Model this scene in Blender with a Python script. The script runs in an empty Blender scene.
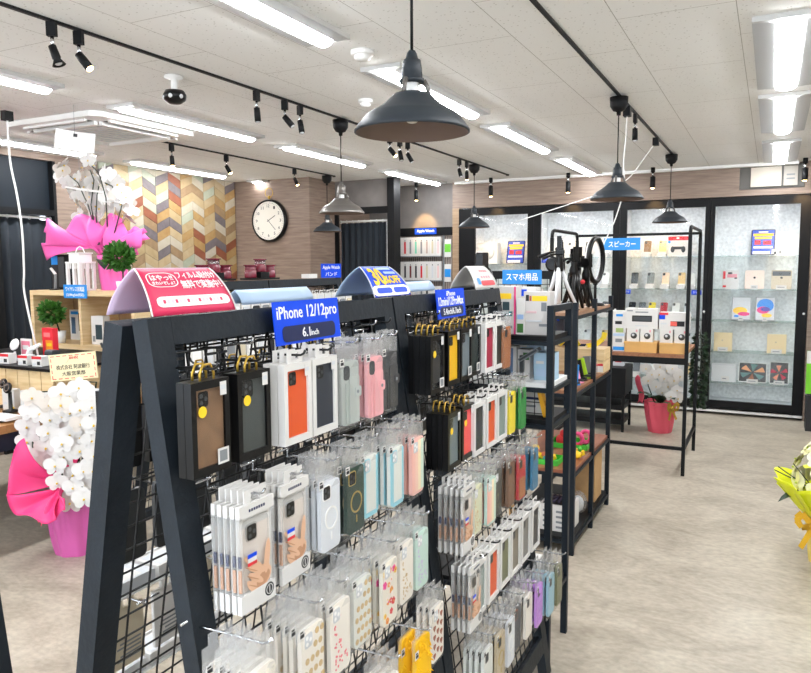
import bpy, bmesh, math, random
from mathutils import Matrix, Vector
random.seed(11)
SC = bpy.context.scene
COL = SC.collection
PI = math.pi
# ------------------------------------------------------------------ camera
F_PX, CX, CY = 720.0, 405.5, 336.5
yaw, pitch, roll = math.radians(26.898), math.radians(5.59), math.radians(-0.303)
EYE = Vector((0, 0, 1.6))
fw = Vector((-math.sin(yaw)*math.cos(pitch), math.cos(yaw)*math.cos(pitch), -math.sin(pitch)))
rt0 = Vector((math.cos(yaw), math.sin(yaw), 0))
up0 = rt0.cross(fw)
rt = rt0*math.cos(roll) + up0*math.sin(roll)
up = rt.cross(fw)
cam_data = bpy.data.cameras.new('camera')
cam = bpy.data.objects.new('camera', cam_data)
COL.objects.link(cam)
cam.matrix_world = Matrix(((rt.x, up.x, -fw.x, EYE.x), (rt.y, up.y, -fw.y, EYE.y), (rt.z, up.z, -fw.z, EYE.z), (0, 0, 0, 1)))
cam_data.sensor_width = 36.0
cam_data.lens = 36.0*F_PX/811.0
cam_data.clip_start = 0.05
cam_data.clip_end = 60
SC.camera = cam

def P(px, py, **k):
    """the point of a world plane x=, y= or z= seen at a pixel of the photograph"""
    d = fw + rt*((px-CX)/F_PX) - up*((py-CY)/F_PX)
    a, v = list(k.items())[0]
    i = 'xyz'.index(a)
    return EYE + d*((v-EYE[i])/d[i])

# ------------------------------------------------------------------ materials
def lin(c):
    return tuple(((v/255.0)/12.92 if v/255.0 <= 0.04045 else ((v/255.0+0.055)/1.055)**2.4) for v in c)
_mats = {}
def mat(name, rgb, rough=0.5, metal=0.0, noise=None, bump=None, emit=0.0, coat=0.0, spec=0.5):
    """noise=(scale, amount) varies the colour a little; bump=(scale, strength)"""
    if name in _mats: return _mats[name]
    m = bpy.data.materials.new(name); m.use_nodes = True
    nt = m.node_tree; b = nt.nodes['Principled BSDF']
    c = lin(rgb)
    b.inputs['Base Color'].default_value = (*c, 1)
    b.inputs['Roughness'].default_value = rough
    b.inputs['Metallic'].default_value = metal
    b.inputs['Specular IOR Level'].default_value = spec
    if coat: b.inputs['Coat Weight'].default_value = coat; b.inputs['Coat Roughness'].default_value = 0.08
    if emit:
        b.inputs['Emission Color'].default_value = (*c, 1)
        b.inputs['Emission Strength'].default_value = emit
    if noise or bump:
        tc = nt.nodes.new('ShaderNodeTexCoord')
    if noise:
        n = nt.nodes.new('ShaderNodeTexNoise'); n.inputs['Scale'].default_value = noise[0]; n.inputs['Detail'].default_value = 4
        nt.links.new(tc.outputs['Object'], n.inputs['Vector'])
        r = nt.nodes.new('ShaderNodeValToRGB')
        a = noise[1]
        r.color_ramp.elements[0].position = 0.3; r.color_ramp.elements[1].position = 0.7
        r.color_ramp.elements[0].color = (*[max(0, v*(1-a)) for v in c], 1)
        r.color_ramp.elements[1].color = (*[min(1, v*(1+a)) for v in c], 1)
        nt.links.new(n.outputs['Fac'], r.inputs['Fac']); nt.links.new(r.outputs['Color'], b.inputs['Base Color'])
    if bump:
        n2 = nt.nodes.new('ShaderNodeTexNoise'); n2.inputs['Scale'].default_value = bump[0]; n2.inputs['Detail'].default_value = 3
        nt.links.new(tc.outputs['Object'], n2.inputs['Vector'])
        bp = nt.nodes.new('ShaderNodeBump'); bp.inputs['Strength'].default_value = bump[1]; bp.inputs['Distance'].default_value = 0.01
        nt.links.new(n2.outputs['Fac'], bp.inputs['Height']); nt.links.new(bp.outputs['Normal'], b.inputs['Normal'])
    _mats[name] = m
    return m

def clear(name, tint=(255, 255, 255), haze=0.1, gloss=0.15, bump=None, rough=0.08):
    """clear plastic or glass: mostly see-through, a little haze, a little mirror"""
    if name in _mats: return _mats[name]
    m = bpy.data.materials.new(name); m.use_nodes = True
    nt = m.node_tree; nt.nodes.clear()
    out = nt.nodes.new('ShaderNodeOutputMaterial')
    t = nt.nodes.new('ShaderNodeBsdfTransparent'); t.inputs['Color'].default_value = (*lin(tint), 1)
    d = nt.nodes.new('ShaderNodeBsdfDiffuse'); d.inputs['Color'].default_value = (*lin((240, 242, 244)), 1)
    g = nt.nodes.new('ShaderNodeBsdfGlossy'); g.inputs['Roughness'].default_value = rough
    lw = nt.nodes.new('ShaderNodeLayerWeight'); lw.inputs['Blend'].default_value = 0.25
    tl = nt.nodes.new('ShaderNodeBsdfTranslucent'); tl.inputs['Color'].default_value = (.9, .92, .93, 1)
    dm = nt.nodes.new('ShaderNodeMixShader'); dm.inputs['Fac'].default_value = 0.45
    nt.links.new(d.outputs[0], dm.inputs[1]); nt.links.new(tl.outputs[0], dm.inputs[2])
    mx1 = nt.nodes.new('ShaderNodeMixShader'); mx1.inputs['Fac'].default_value = haze
    mx2 = nt.nodes.new('ShaderNodeMixShader')
    mul = nt.nodes.new('ShaderNodeMath'); mul.operation = 'MULTIPLY_ADD'
    mul.inputs[1].default_value = gloss*1.6; mul.inputs[2].default_value = gloss*0.35
    nt.links.new(lw.outputs['Fresnel'], mul.inputs[0])
    nt.links.new(t.outputs[0], mx1.inputs[1]); nt.links.new(dm.outputs[0], mx1.inputs[2])
    nt.links.new(mx1.outputs[0], mx2.inputs[1]); nt.links.new(g.outputs[0], mx2.inputs[2])
    nt.links.new(mul.outputs[0], mx2.inputs['Fac'])
    nt.links.new(mx2.outputs[0], out.inputs['Surface'])
    if bump:
        tc = nt.nodes.new('ShaderNodeTexCoord')
        n2 = nt.nodes.new('ShaderNodeTexNoise'); n2.inputs['Scale'].default_value = bump[0]; n2.inputs['Detail'].default_value = 3; n2.inputs['Distortion'].default_value = 1.2
        nt.links.new(tc.outputs['Object'], n2.inputs['Vector'])
        bp = nt.nodes.new('ShaderNodeBump'); bp.inputs['Strength'].default_value = bump[1]; bp.inputs['Distance'].default_value = 0.01
        nt.links.new(n2.outputs['Fac'], bp.inputs['Height'])
        nt.links.new(bp.outputs['Normal'], g.inputs['Normal']); nt.links.new(bp.outputs['Normal'], d.inputs['Normal'])
    _mats[name] = m
    return m

def wood(name, c1, c2, scale=6.0, stretch=(1, 1, 8), rough=0.5, detail=5):
    if name in _mats: return _mats[name]
    m = bpy.data.materials.new(name); m.use_nodes = True
    nt = m.node_tree; b = nt.nodes['Principled BSDF']
    tc = nt.nodes.new('ShaderNodeTexCoord'); mp = nt.nodes.new('ShaderNodeMapping')
    mp.inputs['Scale'].default_value = stretch
    n = nt.nodes.new('ShaderNodeTexNoise'); n.inputs['Scale'].default_value = scale; n.inputs['Detail'].default_value = detail; n.inputs['Distortion'].default_value = 0.6
    r = nt.nodes.new('ShaderNodeValToRGB')
    r.color_ramp.elements[0].position = 0.32; r.color_ramp.elements[1].position = 0.68
    r.color_ramp.elements[0].color = (*lin(c1), 1); r.color_ramp.elements[1].color = (*lin(c2), 1)
    nt.links.new(tc.outputs['Object'], mp.inputs['Vector']); nt.links.new(mp.outputs['Vector'], n.inputs['Vector'])
    nt.links.new(n.outputs['Fac'], r.inputs['Fac']); nt.links.new(r.outputs['Color'], b.inputs['Base Color'])
    b.inputs['Roughness'].default_value = rough
    _mats[name] = m
    return m

def emitter(name, rgb, strength):
    if name in _mats: return _mats[name]
    m = bpy.data.materials.new(name); m.use_nodes = True
    nt = m.node_tree; nt.nodes.clear()
    out = nt.nodes.new('ShaderNodeOutputMaterial'); e = nt.nodes.new('ShaderNodeEmission')
    e.inputs['Color'].default_value = (*lin(rgb), 1); e.inputs['Strength'].default_value = strength
    nt.links.new(e.outputs[0], out.inputs['Surface'])
    _mats[name] = m
    return m

# ------------------------------------------------------------------ mesh builder
class MB:
    def __init__(s):
        s.bm = bmesh.new(); s.mats = []
    def mi(s, m):
        if m not in s.mats: s.mats.append(m)
        return s.mats.index(m)
    def face(s, vs, m, smooth=False):
        try: f = s.bm.faces.new(vs)
        except ValueError: return None
        f.material_index = s.mi(m); f.smooth = smooth
        return f
    def poly(s, pts, m, M=None):
        return s.face([s.bm.verts.new(M @ Vector(p) if M else p) for p in pts], m)
    def box(s, x0, x1, y0, y1, z0, z1, m, M=None, b=0.0):
        if b > 0:                                    # chamfered in the Y-Z outline, rounded corners seen from +X
            pts = []
            for (cy, cz, a0) in ((y1-b, z1-b, 0), (y0+b, z1-b, 90), (y0+b, z0+b, 180), (y1-b, z0+b, 270)):
                for k in range(4):
                    a = math.radians(a0+k*30); pts.append((cy+b*math.cos(a), cz+b*math.sin(a)))
            A = [s.bm.verts.new(M @ Vector((x0, p, q)) if M else (x0, p, q)) for p, q in pts]
            B = [s.bm.verts.new(M @ Vector((x1, p, q)) if M else (x1, p, q)) for p, q in pts]
            n = len(pts)
            s.face(A[::-1], m); s.face(B, m)
            for i in range(n): s.face([A[i], A[(i+1) % n], B[(i+1) % n], B[i]], m)
            return
        c = [(x0, y0, z0), (x1, y0, z0), (x1, y1, z0), (x0, y1, z0), (x0, y0, z1), (x1, y0, z1), (x1, y1, z1), (x0, y1, z1)]
        v = [s.bm.verts.new(M @ Vector(p) if M else p) for p in c]
        for f in ((3, 2, 1, 0), (4, 5, 6, 7), (0, 1, 5, 4), (1, 2, 6, 5), (2, 3, 7, 6), (3, 0, 4, 7)):
            s.face([v[i] for i in f], m)
    def frame(s, x0, x1, y0, y1, z0, z1, w, m, M=None, wt=None, wb=None):
        """a rectangular rim in the Y-Z plane"""
        wt = w if wt is None else wt; wb = w if wb is None else wb
        s.box(x0, x1, y0, y0+w, z0, z1, m, M); s.box(x0, x1, y1-w, y1, z0, z1, m, M)
        s.box(x0, x1, y0+w, y1-w, z0, z0+wb, m, M); s.box(x0, x1, y0+w, y1-w, z1-wt, z1, m, M)
    def bar(s, p0, p1, w, h, m, upv=(0, 0, 1)):
        """a square bar from p0 to p1"""
        p0 = Vector(p0); p1 = Vector(p1); d = (p1-p0).normalized(); u = Vector(upv)
        if abs(d.dot(u)) > 0.98: u = Vector((1, 0, 0))
        a = d.cross(u).normalized(); bb = a.cross(d).normalized()
        M = Matrix(((d.x, a.x, bb.x, p0.x), (d.y, a.y, bb.y, p0.y), (d.z, a.z, bb.z, p0.z), (0, 0, 0, 1)))
        s.box(0, (p1-p0).length, -w/2, w/2, -h/2, h/2, m, M)
    def tube(s, pts, r, m, n=6, closed=False, caps=True):
        pts = [Vector(p) for p in pts]; N = len(pts); rings = []
        ref = None
        for i, p in enumerate(pts):
            if closed: t = (pts[(i+1) % N]-pts[i-1]).normalized()
            else: t = (pts[min(i+1, N-1)]-pts[max(i-1, 0)]).normalized()
            if ref is None:
                ref = Vector((0, 0, 1)) if abs(t.z) < 0.9 else Vector((1, 0, 0))
            a = t.cross(ref)
            if a.length < 1e-5: a = t.cross(Vector((0, 1, 0)))
            a.normalize(); b2 = a.cross(t).normalized(); ref = b2
            rr = r[i] if isinstance(r, (list, tuple)) else r
            rings.append([s.bm.verts.new(p+(a*math.cos(2*PI*k/n)+b2*math.sin(2*PI*k/n))*rr) for k in range(n)])
        for i in range(N if closed else N-1):
            A = rings[i]; B = rings[(i+1) % N]
            for k in range(n): s.face([A[k], A[(k+1) % n], B[(k+1) % n], B[k]], m, True)
        if caps and not closed:
            s.face(rings[0][::-1], m); s.face(rings[-1], m)
    def cyl(s, p0, p1, r, m, n=12):
        s.tube([p0, p1], r, m, n)
    def lathe(s, prof, m, n=24, M=None, c=(0, 0, 0)):
        """profile of (radius, z)"""
        rings = []
        for r, z in prof:
            if r < 1e-6:
                q = Vector((c[0], c[1], c[2]+z)); rings.append([s.bm.verts.new(M @ q if M else q)])
            else:
                ring = []
                for k in range(n):
                    q = Vector((c[0]+r*math.cos(2*PI*k/n), c[1]+r*math.sin(2*PI*k/n), c[2]+z))
                    ring.append(s.bm.verts.new(M @ q if M else q))
                rings.append(ring)
        for A, B in zip(rings, rings[1:]):
            if len(A) == 1 and len(B) == 1: continue
            for k in range(n):
                if len(A) == 1: s.face([A[0], B[(k+1) % n], B[k]], m, True)
                elif len(B) == 1: s.face([A[k], A[(k+1) % n], B[0]], m, True)
                else: s.face([A[k], A[(k+1) % n], B[(k+1) % n], B[k]], m, True)
    def ell(s, c, r, m, M=None, nu=12, nv=8):
        prof = []
        rings = []
        for j in range(nv+1):
            th = PI*j/nv
            if j in (0, nv):
                q = Vector((c[0], c[1], c[2]+r[2]*math.cos(th))); rings.append([s.bm.verts.new(M @ q if M else q)])
            else:
                ring = []
                for k in range(nu):
                    q = Vector((c[0]+r[0]*math.sin(th)*math.cos(2*PI*k/nu), c[1]+r[1]*math.sin(th)*math.sin(2*PI*k/nu), c[2]+r[2]*math.cos(th)))
                    ring.append(s.bm.verts.new(M @ q if M else q))
                rings.append(ring)
        for A, B in zip(rings, rings[1:]):
            for k in range(nu):
                if len(A) == 1: s.face([A[0], B[k], B[(k+1) % nu]], m, True)
                elif len(B) == 1: s.face([A[k], B[0], A[(k+1) % nu]], m, True)
                else: s.face([A[k], B[k], B[(k+1) % nu], A[(k+1) % nu]], m, True)
    def prism(s, pts, d, m, M=None, m2=None):
        """outline in local X-Y pushed along Z by d"""
        A = [s.bm.verts.new(M @ Vector((x, y, 0)) if M else (x, y, 0)) for x, y in pts]
        B = [s.bm.verts.new(M @ Vector((x, y, d)) if M else (x, y, d)) for x, y in pts]
        n = len(pts)
        s.face(A[::-1], m); s.face(B, m2 or m)
        for i in range(n): s.face([A[i], A[(i+1) % n], B[(i+1) % n], B[i]], m)
    def ring2(s, cy, cz, r0, r1, x0, x1, m, n=24, M=None):
        """a flat washer facing X"""
        V = []
        for r in (r0, r1):
            for x in (x0, x1):
                V.append([s.bm.verts.new(M @ Vector((x, cy+r*math.cos(2*PI*k/n), cz+r*math.sin(2*PI*k/n))) if M else (x, cy+r*math.cos(2*PI*k/n), cz+r*math.sin(2*PI*k/n))) for k in range(n)])
        for k in range(n):
            j = (k+1) % n
            s.face([V[1][k], V[3][k], V[3][j], V[1][j]], m); s.face([V[0][j], V[2][j], V[2][k], V[0][k]], m)
            s.face([V[2][k], V[2][j], V[3][j], V[3][k]], m); s.face([V[0][k], V[1][k], V[1][j], V[0][j]], m)
    def sheet(s, fn, nu, nv, m, smooth=True, thick=0.0):
        V = [[s.bm.verts.new(fn(i/nu, j/nv)) for i in range(nu+1)] for j in range(nv+1)]
        for j in range(nv):
            for i in range(nu): s.face([V[j][i], V[j][i+1], V[j+1][i+1], V[j+1][i]], m, smooth)
        if thick:
            s.bm.normal_update()
            bmesh.ops.solidify(s.bm, geom=s.bm.faces[:], thickness=thick)
    def mesh(s, name):
        bmesh.ops.recalc_face_normals(s.bm, faces=s.bm.faces[:])
        me = bpy.data.meshes.new(name); s.bm.to_mesh(me); s.bm.free()
        for m in s.mats: me.materials.append(m)
        return me
    def build(s, name, parent=None, loc=None, label=None):
        return put(name, s.mesh(name), parent, loc, label)

def put(name, me, parent=None, loc=None, label=None):
    o = bpy.data.objects.new(name, me); COL.objects.link(o)
    if parent: o.parent = parent
    if loc is not None: o.location = loc
    if label: o['label'] = label
    return o
_labels = {}
def tag(o, label, cat, group=None):
    o['label'] = label; o['category'] = cat
    if group: o['group'] = group
    k = label.lower()
    if k in _labels and not (group and _labels[k] == group): print('SAME LABEL', label)
    n = len(label.replace('-', ' ').split())
    if n > 16 or n < 4: print('LABEL LENGTH', n, label)
    _labels[k] = group
    return o
def thing(name, label, cat, loc=(0, 0, 0), rz=0.0, group=None):
    o = bpy.data.objects.new(name, None); COL.objects.link(o)
    o.empty_display_size = 0.05
    o.location = loc; o.rotation_euler = (0, 0, rz)
    return tag(o, label, cat, group)
def struct(name, mb):
    o = mb.build(name); o['kind'] = 'structure'
    return o
def dup_tree(o, parent=None):
    c = o.copy(); COL.objects.link(c)
    if parent: c.parent = parent
    for ch in list(o.children): dup_tree(ch, c)
    return c
def face_M(origin, right, upv):
    """local x = right, y = up, z = out of the face"""
    r = Vector(right).normalized(); u = Vector(upv).normalized(); n = r.cross(u)
    o = Vector(origin)
    return Matrix(((r.x, u.x, n.x, o.x), (r.y, u.y, n.y, o.y), (r.z, u.z, n.z, o.z), (0, 0, 0, 1)))
def text_mesh(txt, width, height, m, bold=0.0):
    """lettering fitted into width x height, centred, lying in local X-Y"""
    cu = bpy.data.curves.new('t', 'FONT'); cu.body = txt; cu.align_x = 'CENTER'; cu.align_y = 'CENTER'
    cu.size = 1.0; cu.extrude = 0.004; cu.resolution_u = 2; cu.offset = bold
    ob = bpy.data.objects.new('t', cu); COL.objects.link(ob)
    dg = bpy.context.evaluated_depsgraph_get(); dg.update()
    me = bpy.data.meshes.new_from_object(ob.evaluated_get(dg))
    COL.objects.unlink(ob); bpy.data.objects.remove(ob)
    xs = [v.co.x for v in me.vertices] or [0, 1]; ys = [v.co.y for v in me.vertices] or [0, 1]
    cx, cy = (min(xs)+max(xs))/2, (min(ys)+max(ys))/2
    sx = width/max(1e-6, max(xs)-min(xs)); sy = height/max(1e-6, max(ys)-min(ys))
    for v in me.vertices:
        v.co.x = (v.co.x-cx)*sx; v.co.y = (v.co.y-cy)*sy; v.co.z = v.co.z*0.12
    me.materials.clear(); me.materials.append(m)
    return me
def text(txt, width, height, m, parent, M, name='lettering', bold=0.0):
    for ch in parent.children:
        if ch.name.split('.')[0] in ('panel', 'dial', 'size_band') and ch.location.length < 1e-6: parent = ch; break
    me = text_mesh(txt, width, height, m, bold); me.transform(M); me.name = name
    return put(name, me, parent)

# ------------------------------------------------------------------ shared materials
BLK = mat('black_paint', (26, 30, 34), 0.45, noise=(9, .25))
BLKW = mat('black_stained_wood', (25, 32, 39), 0.55, noise=(14, .2), bump=(60, .15), spec=.3)
BLKM = mat('black_powder_steel', (15, 16, 18), 0.5, spec=.22)
BLKG = mat('black_gloss_card', (12, 12, 13), 0.3, spec=.3)
NAVYM = mat('blue_black_steel', (22, 30, 38), 0.5, spec=.25)
CHROME = mat('chrome_wire', (200, 202, 205), 0.18, 1.0)
WIRE = mat('black_wire', (12, 13, 15), 0.35)
WHITE = mat('white_plastic', (240, 240, 238), 0.35)
WCARD = mat('white_card', (217, 215, 212), 0.6)
LGREY = mat('light_grey_card', (205, 208, 212), 0.55)
GREY = mat('grey_plastic', (128, 132, 136), 0.5)
DGREY = mat('dark_grey_plastic', (60, 64, 68), 0.4)
INK = mat('dark_ink', (30, 30, 34), 0.6)
CREAM = mat('cream_card', (240, 226, 182), 0.6)
RED = mat('red_print', (214, 40, 52), 0.5)
PINKRED = mat('crimson_pink_print', (212, 40, 88), 0.5)
BLUE = mat('bright_blue_print', (6, 72, 222), 0.5, spec=.3)
SKYB = mat('sky_blue_print', (28, 140, 222), 0.45)
NAVY = mat('navy_print', (20, 32, 78), 0.5)
YEL = mat('yellow_print', (248, 206, 40), 0.5)
LILAC = mat('pale_lilac_print', (222, 204, 232), 0.5)
PALEB = mat('pale_blue_card', (176, 200, 226), 0.5)
GOLD = mat('gold_foil', (196, 160, 66), 0.3, 0.7)
KRAFT = mat('kraft_cardboard', (190, 152, 104), 0.75, noise=(20, .08))
PINE = wood('pale_pine', (214, 184, 134), (234, 208, 164), 5, (1, 1, 9), 0.5)
OAKE = wood('oak_board', (168, 120, 74), (192, 142, 92), 6, (1, 8, 8), 0.45)
SHELFW = wood('brown_shelf_board', (128, 84, 56), (160, 110, 76), 6, (8, 1, 8), 0.42)
BAG = clear('clear_bag', haze=0.05, gloss=0.09, bump=(26, .3), rough=0.2)
BAGTOP = clear('clear_bag_header', haze=0.2, gloss=0.14, bump=(26, .3), rough=0.22)
CASEC = clear('frosted_case', (250, 250, 250), 0.16, 0.08, rough=0.2)
PANE = clear('window_film', haze=0.0, gloss=0.07, rough=0.05)
GLASS = clear('cabinet_glass', (252, 253, 253), 0.0, 0.045, rough=0.02)
SHELFG = clear('shelf_glass', (238, 244, 242), 0.08, 0.12, rough=0.05)
# ================================================================== THE ROOM
HC = 2.62; XL, XR = -5.85, 2.6; YF, YB = -3.2, 8.3
def floor_mat():
    m = bpy.data.materials.new('stone_vinyl'); m.use_nodes = True
    nt = m.node_tree; b = nt.nodes['Principled BSDF']; L = nt.links.new
    tc = nt.nodes.new('ShaderNodeTexCoord')
    mp = nt.nodes.new('ShaderNodeMapping'); mp.inputs['Scale'].default_value = (1.0, 1.5, 1)
    mp.inputs['Rotation'].default_value = (0, 0, math.radians(8))
    n1 = nt.nodes.new('ShaderNodeTexNoise'); n1.inputs['Scale'].default_value = 1.9; n1.inputs['Detail'].default_value = 9; n1.inputs['Roughness'].default_value = 0.72; n1.inputs['Distortion'].default_value = 0.7
    r = nt.nodes.new('ShaderNodeValToRGB')
    r.color_ramp.elements[0].position = 0.28; r.color_ramp.elements[0].color = (*lin((146, 136, 121)), 1)
    r.color_ramp.elements[1].position = 0.72; r.color_ramp.elements[1].color = (*lin((198, 190, 174)), 1)
    e = r.color_ramp.elements.new(0.5); e.color = (*lin((176, 166, 150)), 1)
    n2 = nt.nodes.new('ShaderNodeTexNoise'); n2.inputs['Scale'].default_value = 26; n2.inputs['Detail'].default_value = 6
    mx = nt.nodes.new('ShaderNodeMixRGB'); mx.blend_type = 'OVERLAY'; mx.inputs['Fac'].default_value = 0.35
    L(tc.outputs['Object'], mp.inputs['Vector']); L(mp.outputs['Vector'], n1.inputs['Vector']); L(mp.outputs['Vector'], n2.inputs['Vector'])
    L(n1.outputs['Fac'], r.inputs['Fac']); L(r.outputs['Color'], mx.inputs['Color1']); L(n2.outputs['Fac'], mx.inputs['Color2'])
    L(mx.outputs['Color'], b.inputs['Base Color'])
    b.inputs['Roughness'].default_value = 0.42; b.inputs['Specular IOR Level'].default_value = 0.35
    return m
def ceil_mat():
    m = bpy.data.materials.new('pinhole_ceiling_board'); m.use_nodes = True
    nt = m.node_tree; b = nt.nodes['Principled BSDF']; L = nt.links.new
    tc = nt.nodes.new('ShaderNodeTexCoord')
    mp = nt.nodes.new('ShaderNodeMapping'); mp.inputs['Rotation'].default_value = (0, 0, PI/2); mp.inputs['Location'].default_value = (0, 0.62+0.455*8, 0)
    br = nt.nodes.new('ShaderNodeTexBrick'); br.offset = 0.5
    br.inputs['Scale'].default_value = 1.0; br.inputs['Brick Width'].default_value = 0.91; br.inputs['Row Height'].default_value = 0.455
    br.inputs['Mortar Size'].default_value = 0.0016; br.inputs['Mortar Smooth'].default_value = 0.0; br.inputs['Bias'].default_value = 0
    for k, c in (('Color1', (246, 247, 246)), ('Color2', (244, 245, 244)), ('Mortar', (182, 181, 177))):
        br.inputs[k].default_value = (*lin(c), 1)
    vo = nt.nodes.new('ShaderNodeTexVoronoi'); vo.inputs['Scale'].default_value = 42; vo.inputs['Randomness'].default_value = 1
    n = nt.nodes.new('ShaderNodeTexNoise'); n.inputs['Scale'].default_value = 75; n.inputs['Detail'].default_value = 2
    r = nt.nodes.new('ShaderNodeValToRGB'); r.color_ramp.elements[0].position = 0.11; r.color_ramp.elements[0].color = (0.62, 0.61, 0.59, 1)
    r.color_ramp.elements[1].position = 0.2; r.color_ramp.elements[1].color = (1, 1, 1, 1)
    mx = nt.nodes.new('ShaderNodeMixRGB'); mx.blend_type = 'MULTIPLY'; mx.inputs['Fac'].default_value = 0.8
    L(tc.outputs['Object'], mp.inputs['Vector']); L(mp.outputs['Vector'], br.inputs['Vector']); L(tc.outputs['Object'], vo.inputs['Vector'])
    L(vo.outputs['Distance'], r.inputs['Fac']); L(br.outputs['Color'], mx.inputs['Color1']); L(r.outputs['Color'], mx.inputs['Color2'])
    L(mx.outputs['Color'], b.inputs['Base Color']); b.inputs['Roughness'].default_value = 0.9; b.inputs['Specular IOR Level'].default_value = 0.1
    return m
LAM = wood('brown_wood_laminate', (124, 105, 92), (150, 131, 117), 3.0, (1.2, 1.2, 16), 0.5)
LAMX = LAM
CONC = mat('grey_concrete_wall', (124, 119, 116), 0.8, noise=(3.2, .22))
PLAST = mat('off_white_plaster', (214, 212, 206), 0.85)
def sbox(name, *a, m=None, extra=()):
    b = MB(); b.box(*a, m)
    for e in extra: b.box(*e[:-1], e[-1])
    return struct(name, b)
sbox('floor', XL-0.7, XR, YF, YB+1.6, -0.08, 0, m=floor_mat())
sbox('ceiling', XL-0.7, XR, YF, YB+1.6, HC, HC+0.08, m=ceil_mat())
# left wall with the curtained doorway (Y 3.93..4.47)
DY0, DY1 = 3.93, 4.47
b = MB()
b.box(XL-0.1, XL, YF, DY0-0.06, 0, HC, LAM); b.box(XL-0.1, XL, DY1+0.03, 6.97, 0, HC, LAM)
b.box(XL-0.1, XL, DY0-0.06, DY1+0.03, 2.56, HC, LAM)
struct('wall_left', b)
b = MB()                                            # door lining, head bar and dark bulkhead
b.box(XL-0.12, XL+0.03, DY0-0.07, DY0, 0, 2.56, BLKM); b.box(XL-0.12, XL+0.01, DY1, DY1+0.03, 0, 2.56, BLKM)
b.box(XL-0.10, XL+0.02, DY0, DY1, 2.07, 2.12, BLKM); b.box(XL-0.11, XL-0.05, DY0, DY1, 2.12, 2.56, NAVYM)
struct('door_1', b)
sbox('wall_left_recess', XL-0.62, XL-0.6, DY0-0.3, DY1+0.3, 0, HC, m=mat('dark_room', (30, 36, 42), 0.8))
CURT = mat('dark_navy_curtain', (26, 34, 42), 0.85)
def curtain(name, label, p0, p1, z0, z1, waves, amp):
    p0 = Vector((*p0, 0)); p1 = Vector((*p1, 0)); d = p1-p0; nrm = Vector((-d.y, d.x, 0)).normalized()
    o = thing(name, label, 'curtain', (p0.x, p0.y, z0))
    b = MB()
    b.sheet(lambda u, v: Vector((d.x*u, d.y*u, (z1-z0)*v))+nrm*amp*(math.sin(u*waves*2*PI)+0.4*math.sin(u*waves*5.3+1))*(0.6+0.4*(1-v)), waves*12, 6, CURT, True, 0.004)
    b.build('fabric', o)
    b = MB(); b.tube([(0, 0, z1-z0+0.02), (d.x, d.y, z1-z0+0.02)], 0.011, WHITE, 8); b.build('rod', o)
    for i in range(waves+1):
        b = MB(); q = d*(i/waves); b.tube([(q.x+0.016*math.cos(a), q.y, z1-z0+0.016+0.018*math.sin(a)) for a in [k*PI/4 for k in range(8)]], 0.0025, WHITE, 4, True); b.build('curtain_ring', o)
    return o
curtain('curtain', 'dark navy curtain filling the narrow black doorway beside the wooden cube shelf', (XL-0.04, DY0+0.01), (XL-0.04, DY1-0.01), 0.02, 2.03, 5, 0.018)
# chevron cladding on the far half of the left wall
CHV = [wood('plank_'+n, c1, c2, 4, (1, 3, 3), 0.55) for n, c1, c2 in (
    ('straw', (159, 137, 98), (171, 151, 114)), ('honey', (151, 118, 70), (165, 134, 86)), ('cream', (171, 161, 141), (180, 171, 155)),
    ('russet', (122, 67, 44), (137, 80, 53)), ('slate', (94, 86, 89), (108, 100, 102)), ('sage', (151, 157, 137), (163, 167, 149)), ('tan', (132, 108, 77), (146, 120, 89)), ('sand', (168, 146, 108), (176, 157, 124)))]
b = MB(); Y0, Y1 = 4.97, 6.95; cw = 0.18; ph = 0.098; rise = 0.085
rnd = random.Random(5)
ncol = int(round((Y1-Y0)/cw)); cw = (Y1-Y0)/ncol
last = None
for c in range(ncol):
    up_ = (c % 2 == 0)
    k = -2
    while k*ph < HC:
        za = k*ph; zb = za+rise
        if not up_: za, zb = zb, za
        y0 = Y0+c*cw; y1 = y0+cw
        q = [(y0+.0015, za+.0015), (y1-.0015, zb+.0015), (y1-.0015, zb+ph-.0015), (y0+.0015, za+ph-.0015)]
        q = [(y, min(max(z, 0.0), HC-0.002)) for y, z in q]
        if max(z for _, z in q)-min(z for _, z in q) > 0.02:
            i = rnd.choice([0, 0, 1, 1, 2, 2, 7, 7, 3, 4, 5, 6])
            while i == last: i = rnd.randrange(8)
            last = i
            M = Matrix(((0, 0, 1, XL+0.001), (1, 0, 0, 0), (0, 1, 0, 0), (0, 0, 0, 1)))
            b.prism(q, 0.016+rnd.random()*0.004, CHV[i], M)
        k += 1
struct('wall_left_chevron_cladding', b)
# block with the clock, curtained opening behind it, concrete niche and cabinet wall
b = MB(); b.box(XL-0.1, -4.763, 6.97, 8.9, 0, HC, LAM); struct('wall_clock_side', b)
b = MB()
b.box(-4.763, -3.92, 7.52, 7.60, 2.28, HC, CONC); struct('wall_over_curtain', b)
b = MB()
b.box(-4.763, -4.02, 7.50, 7.53, 2.22, 2.30, BLKM); b.box(-4.005, -3.915, 7.44, 7.60, 0, HC, BLKM); b.box(-4.763, -4.72, 7.5, 7.54, 0, 2.24, BLKM)
b.box(-4.045, -4.028, 7.50, 7.53, 0, 2.14, WHITE)
struct('door_2', b)
curtain('curtain', 'wide black curtain on a white rod beside the brown clock wall', (-4.715, 7.57), (-4.05, 7.57), 0.02, 2.12, 8, 0.02)
sbox('wall_back_niche', -4.9, -3.54, 8.36, 8.44, 0, HC, m=CONC)
LIGHTLAM = wood('light_wood_laminate', (146, 120, 94), (170, 144, 116), 3.0, (1.2, 1.2, 16), 0.5)
b = MB()                                            # wooden fascia over and beside the cabinets
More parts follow.
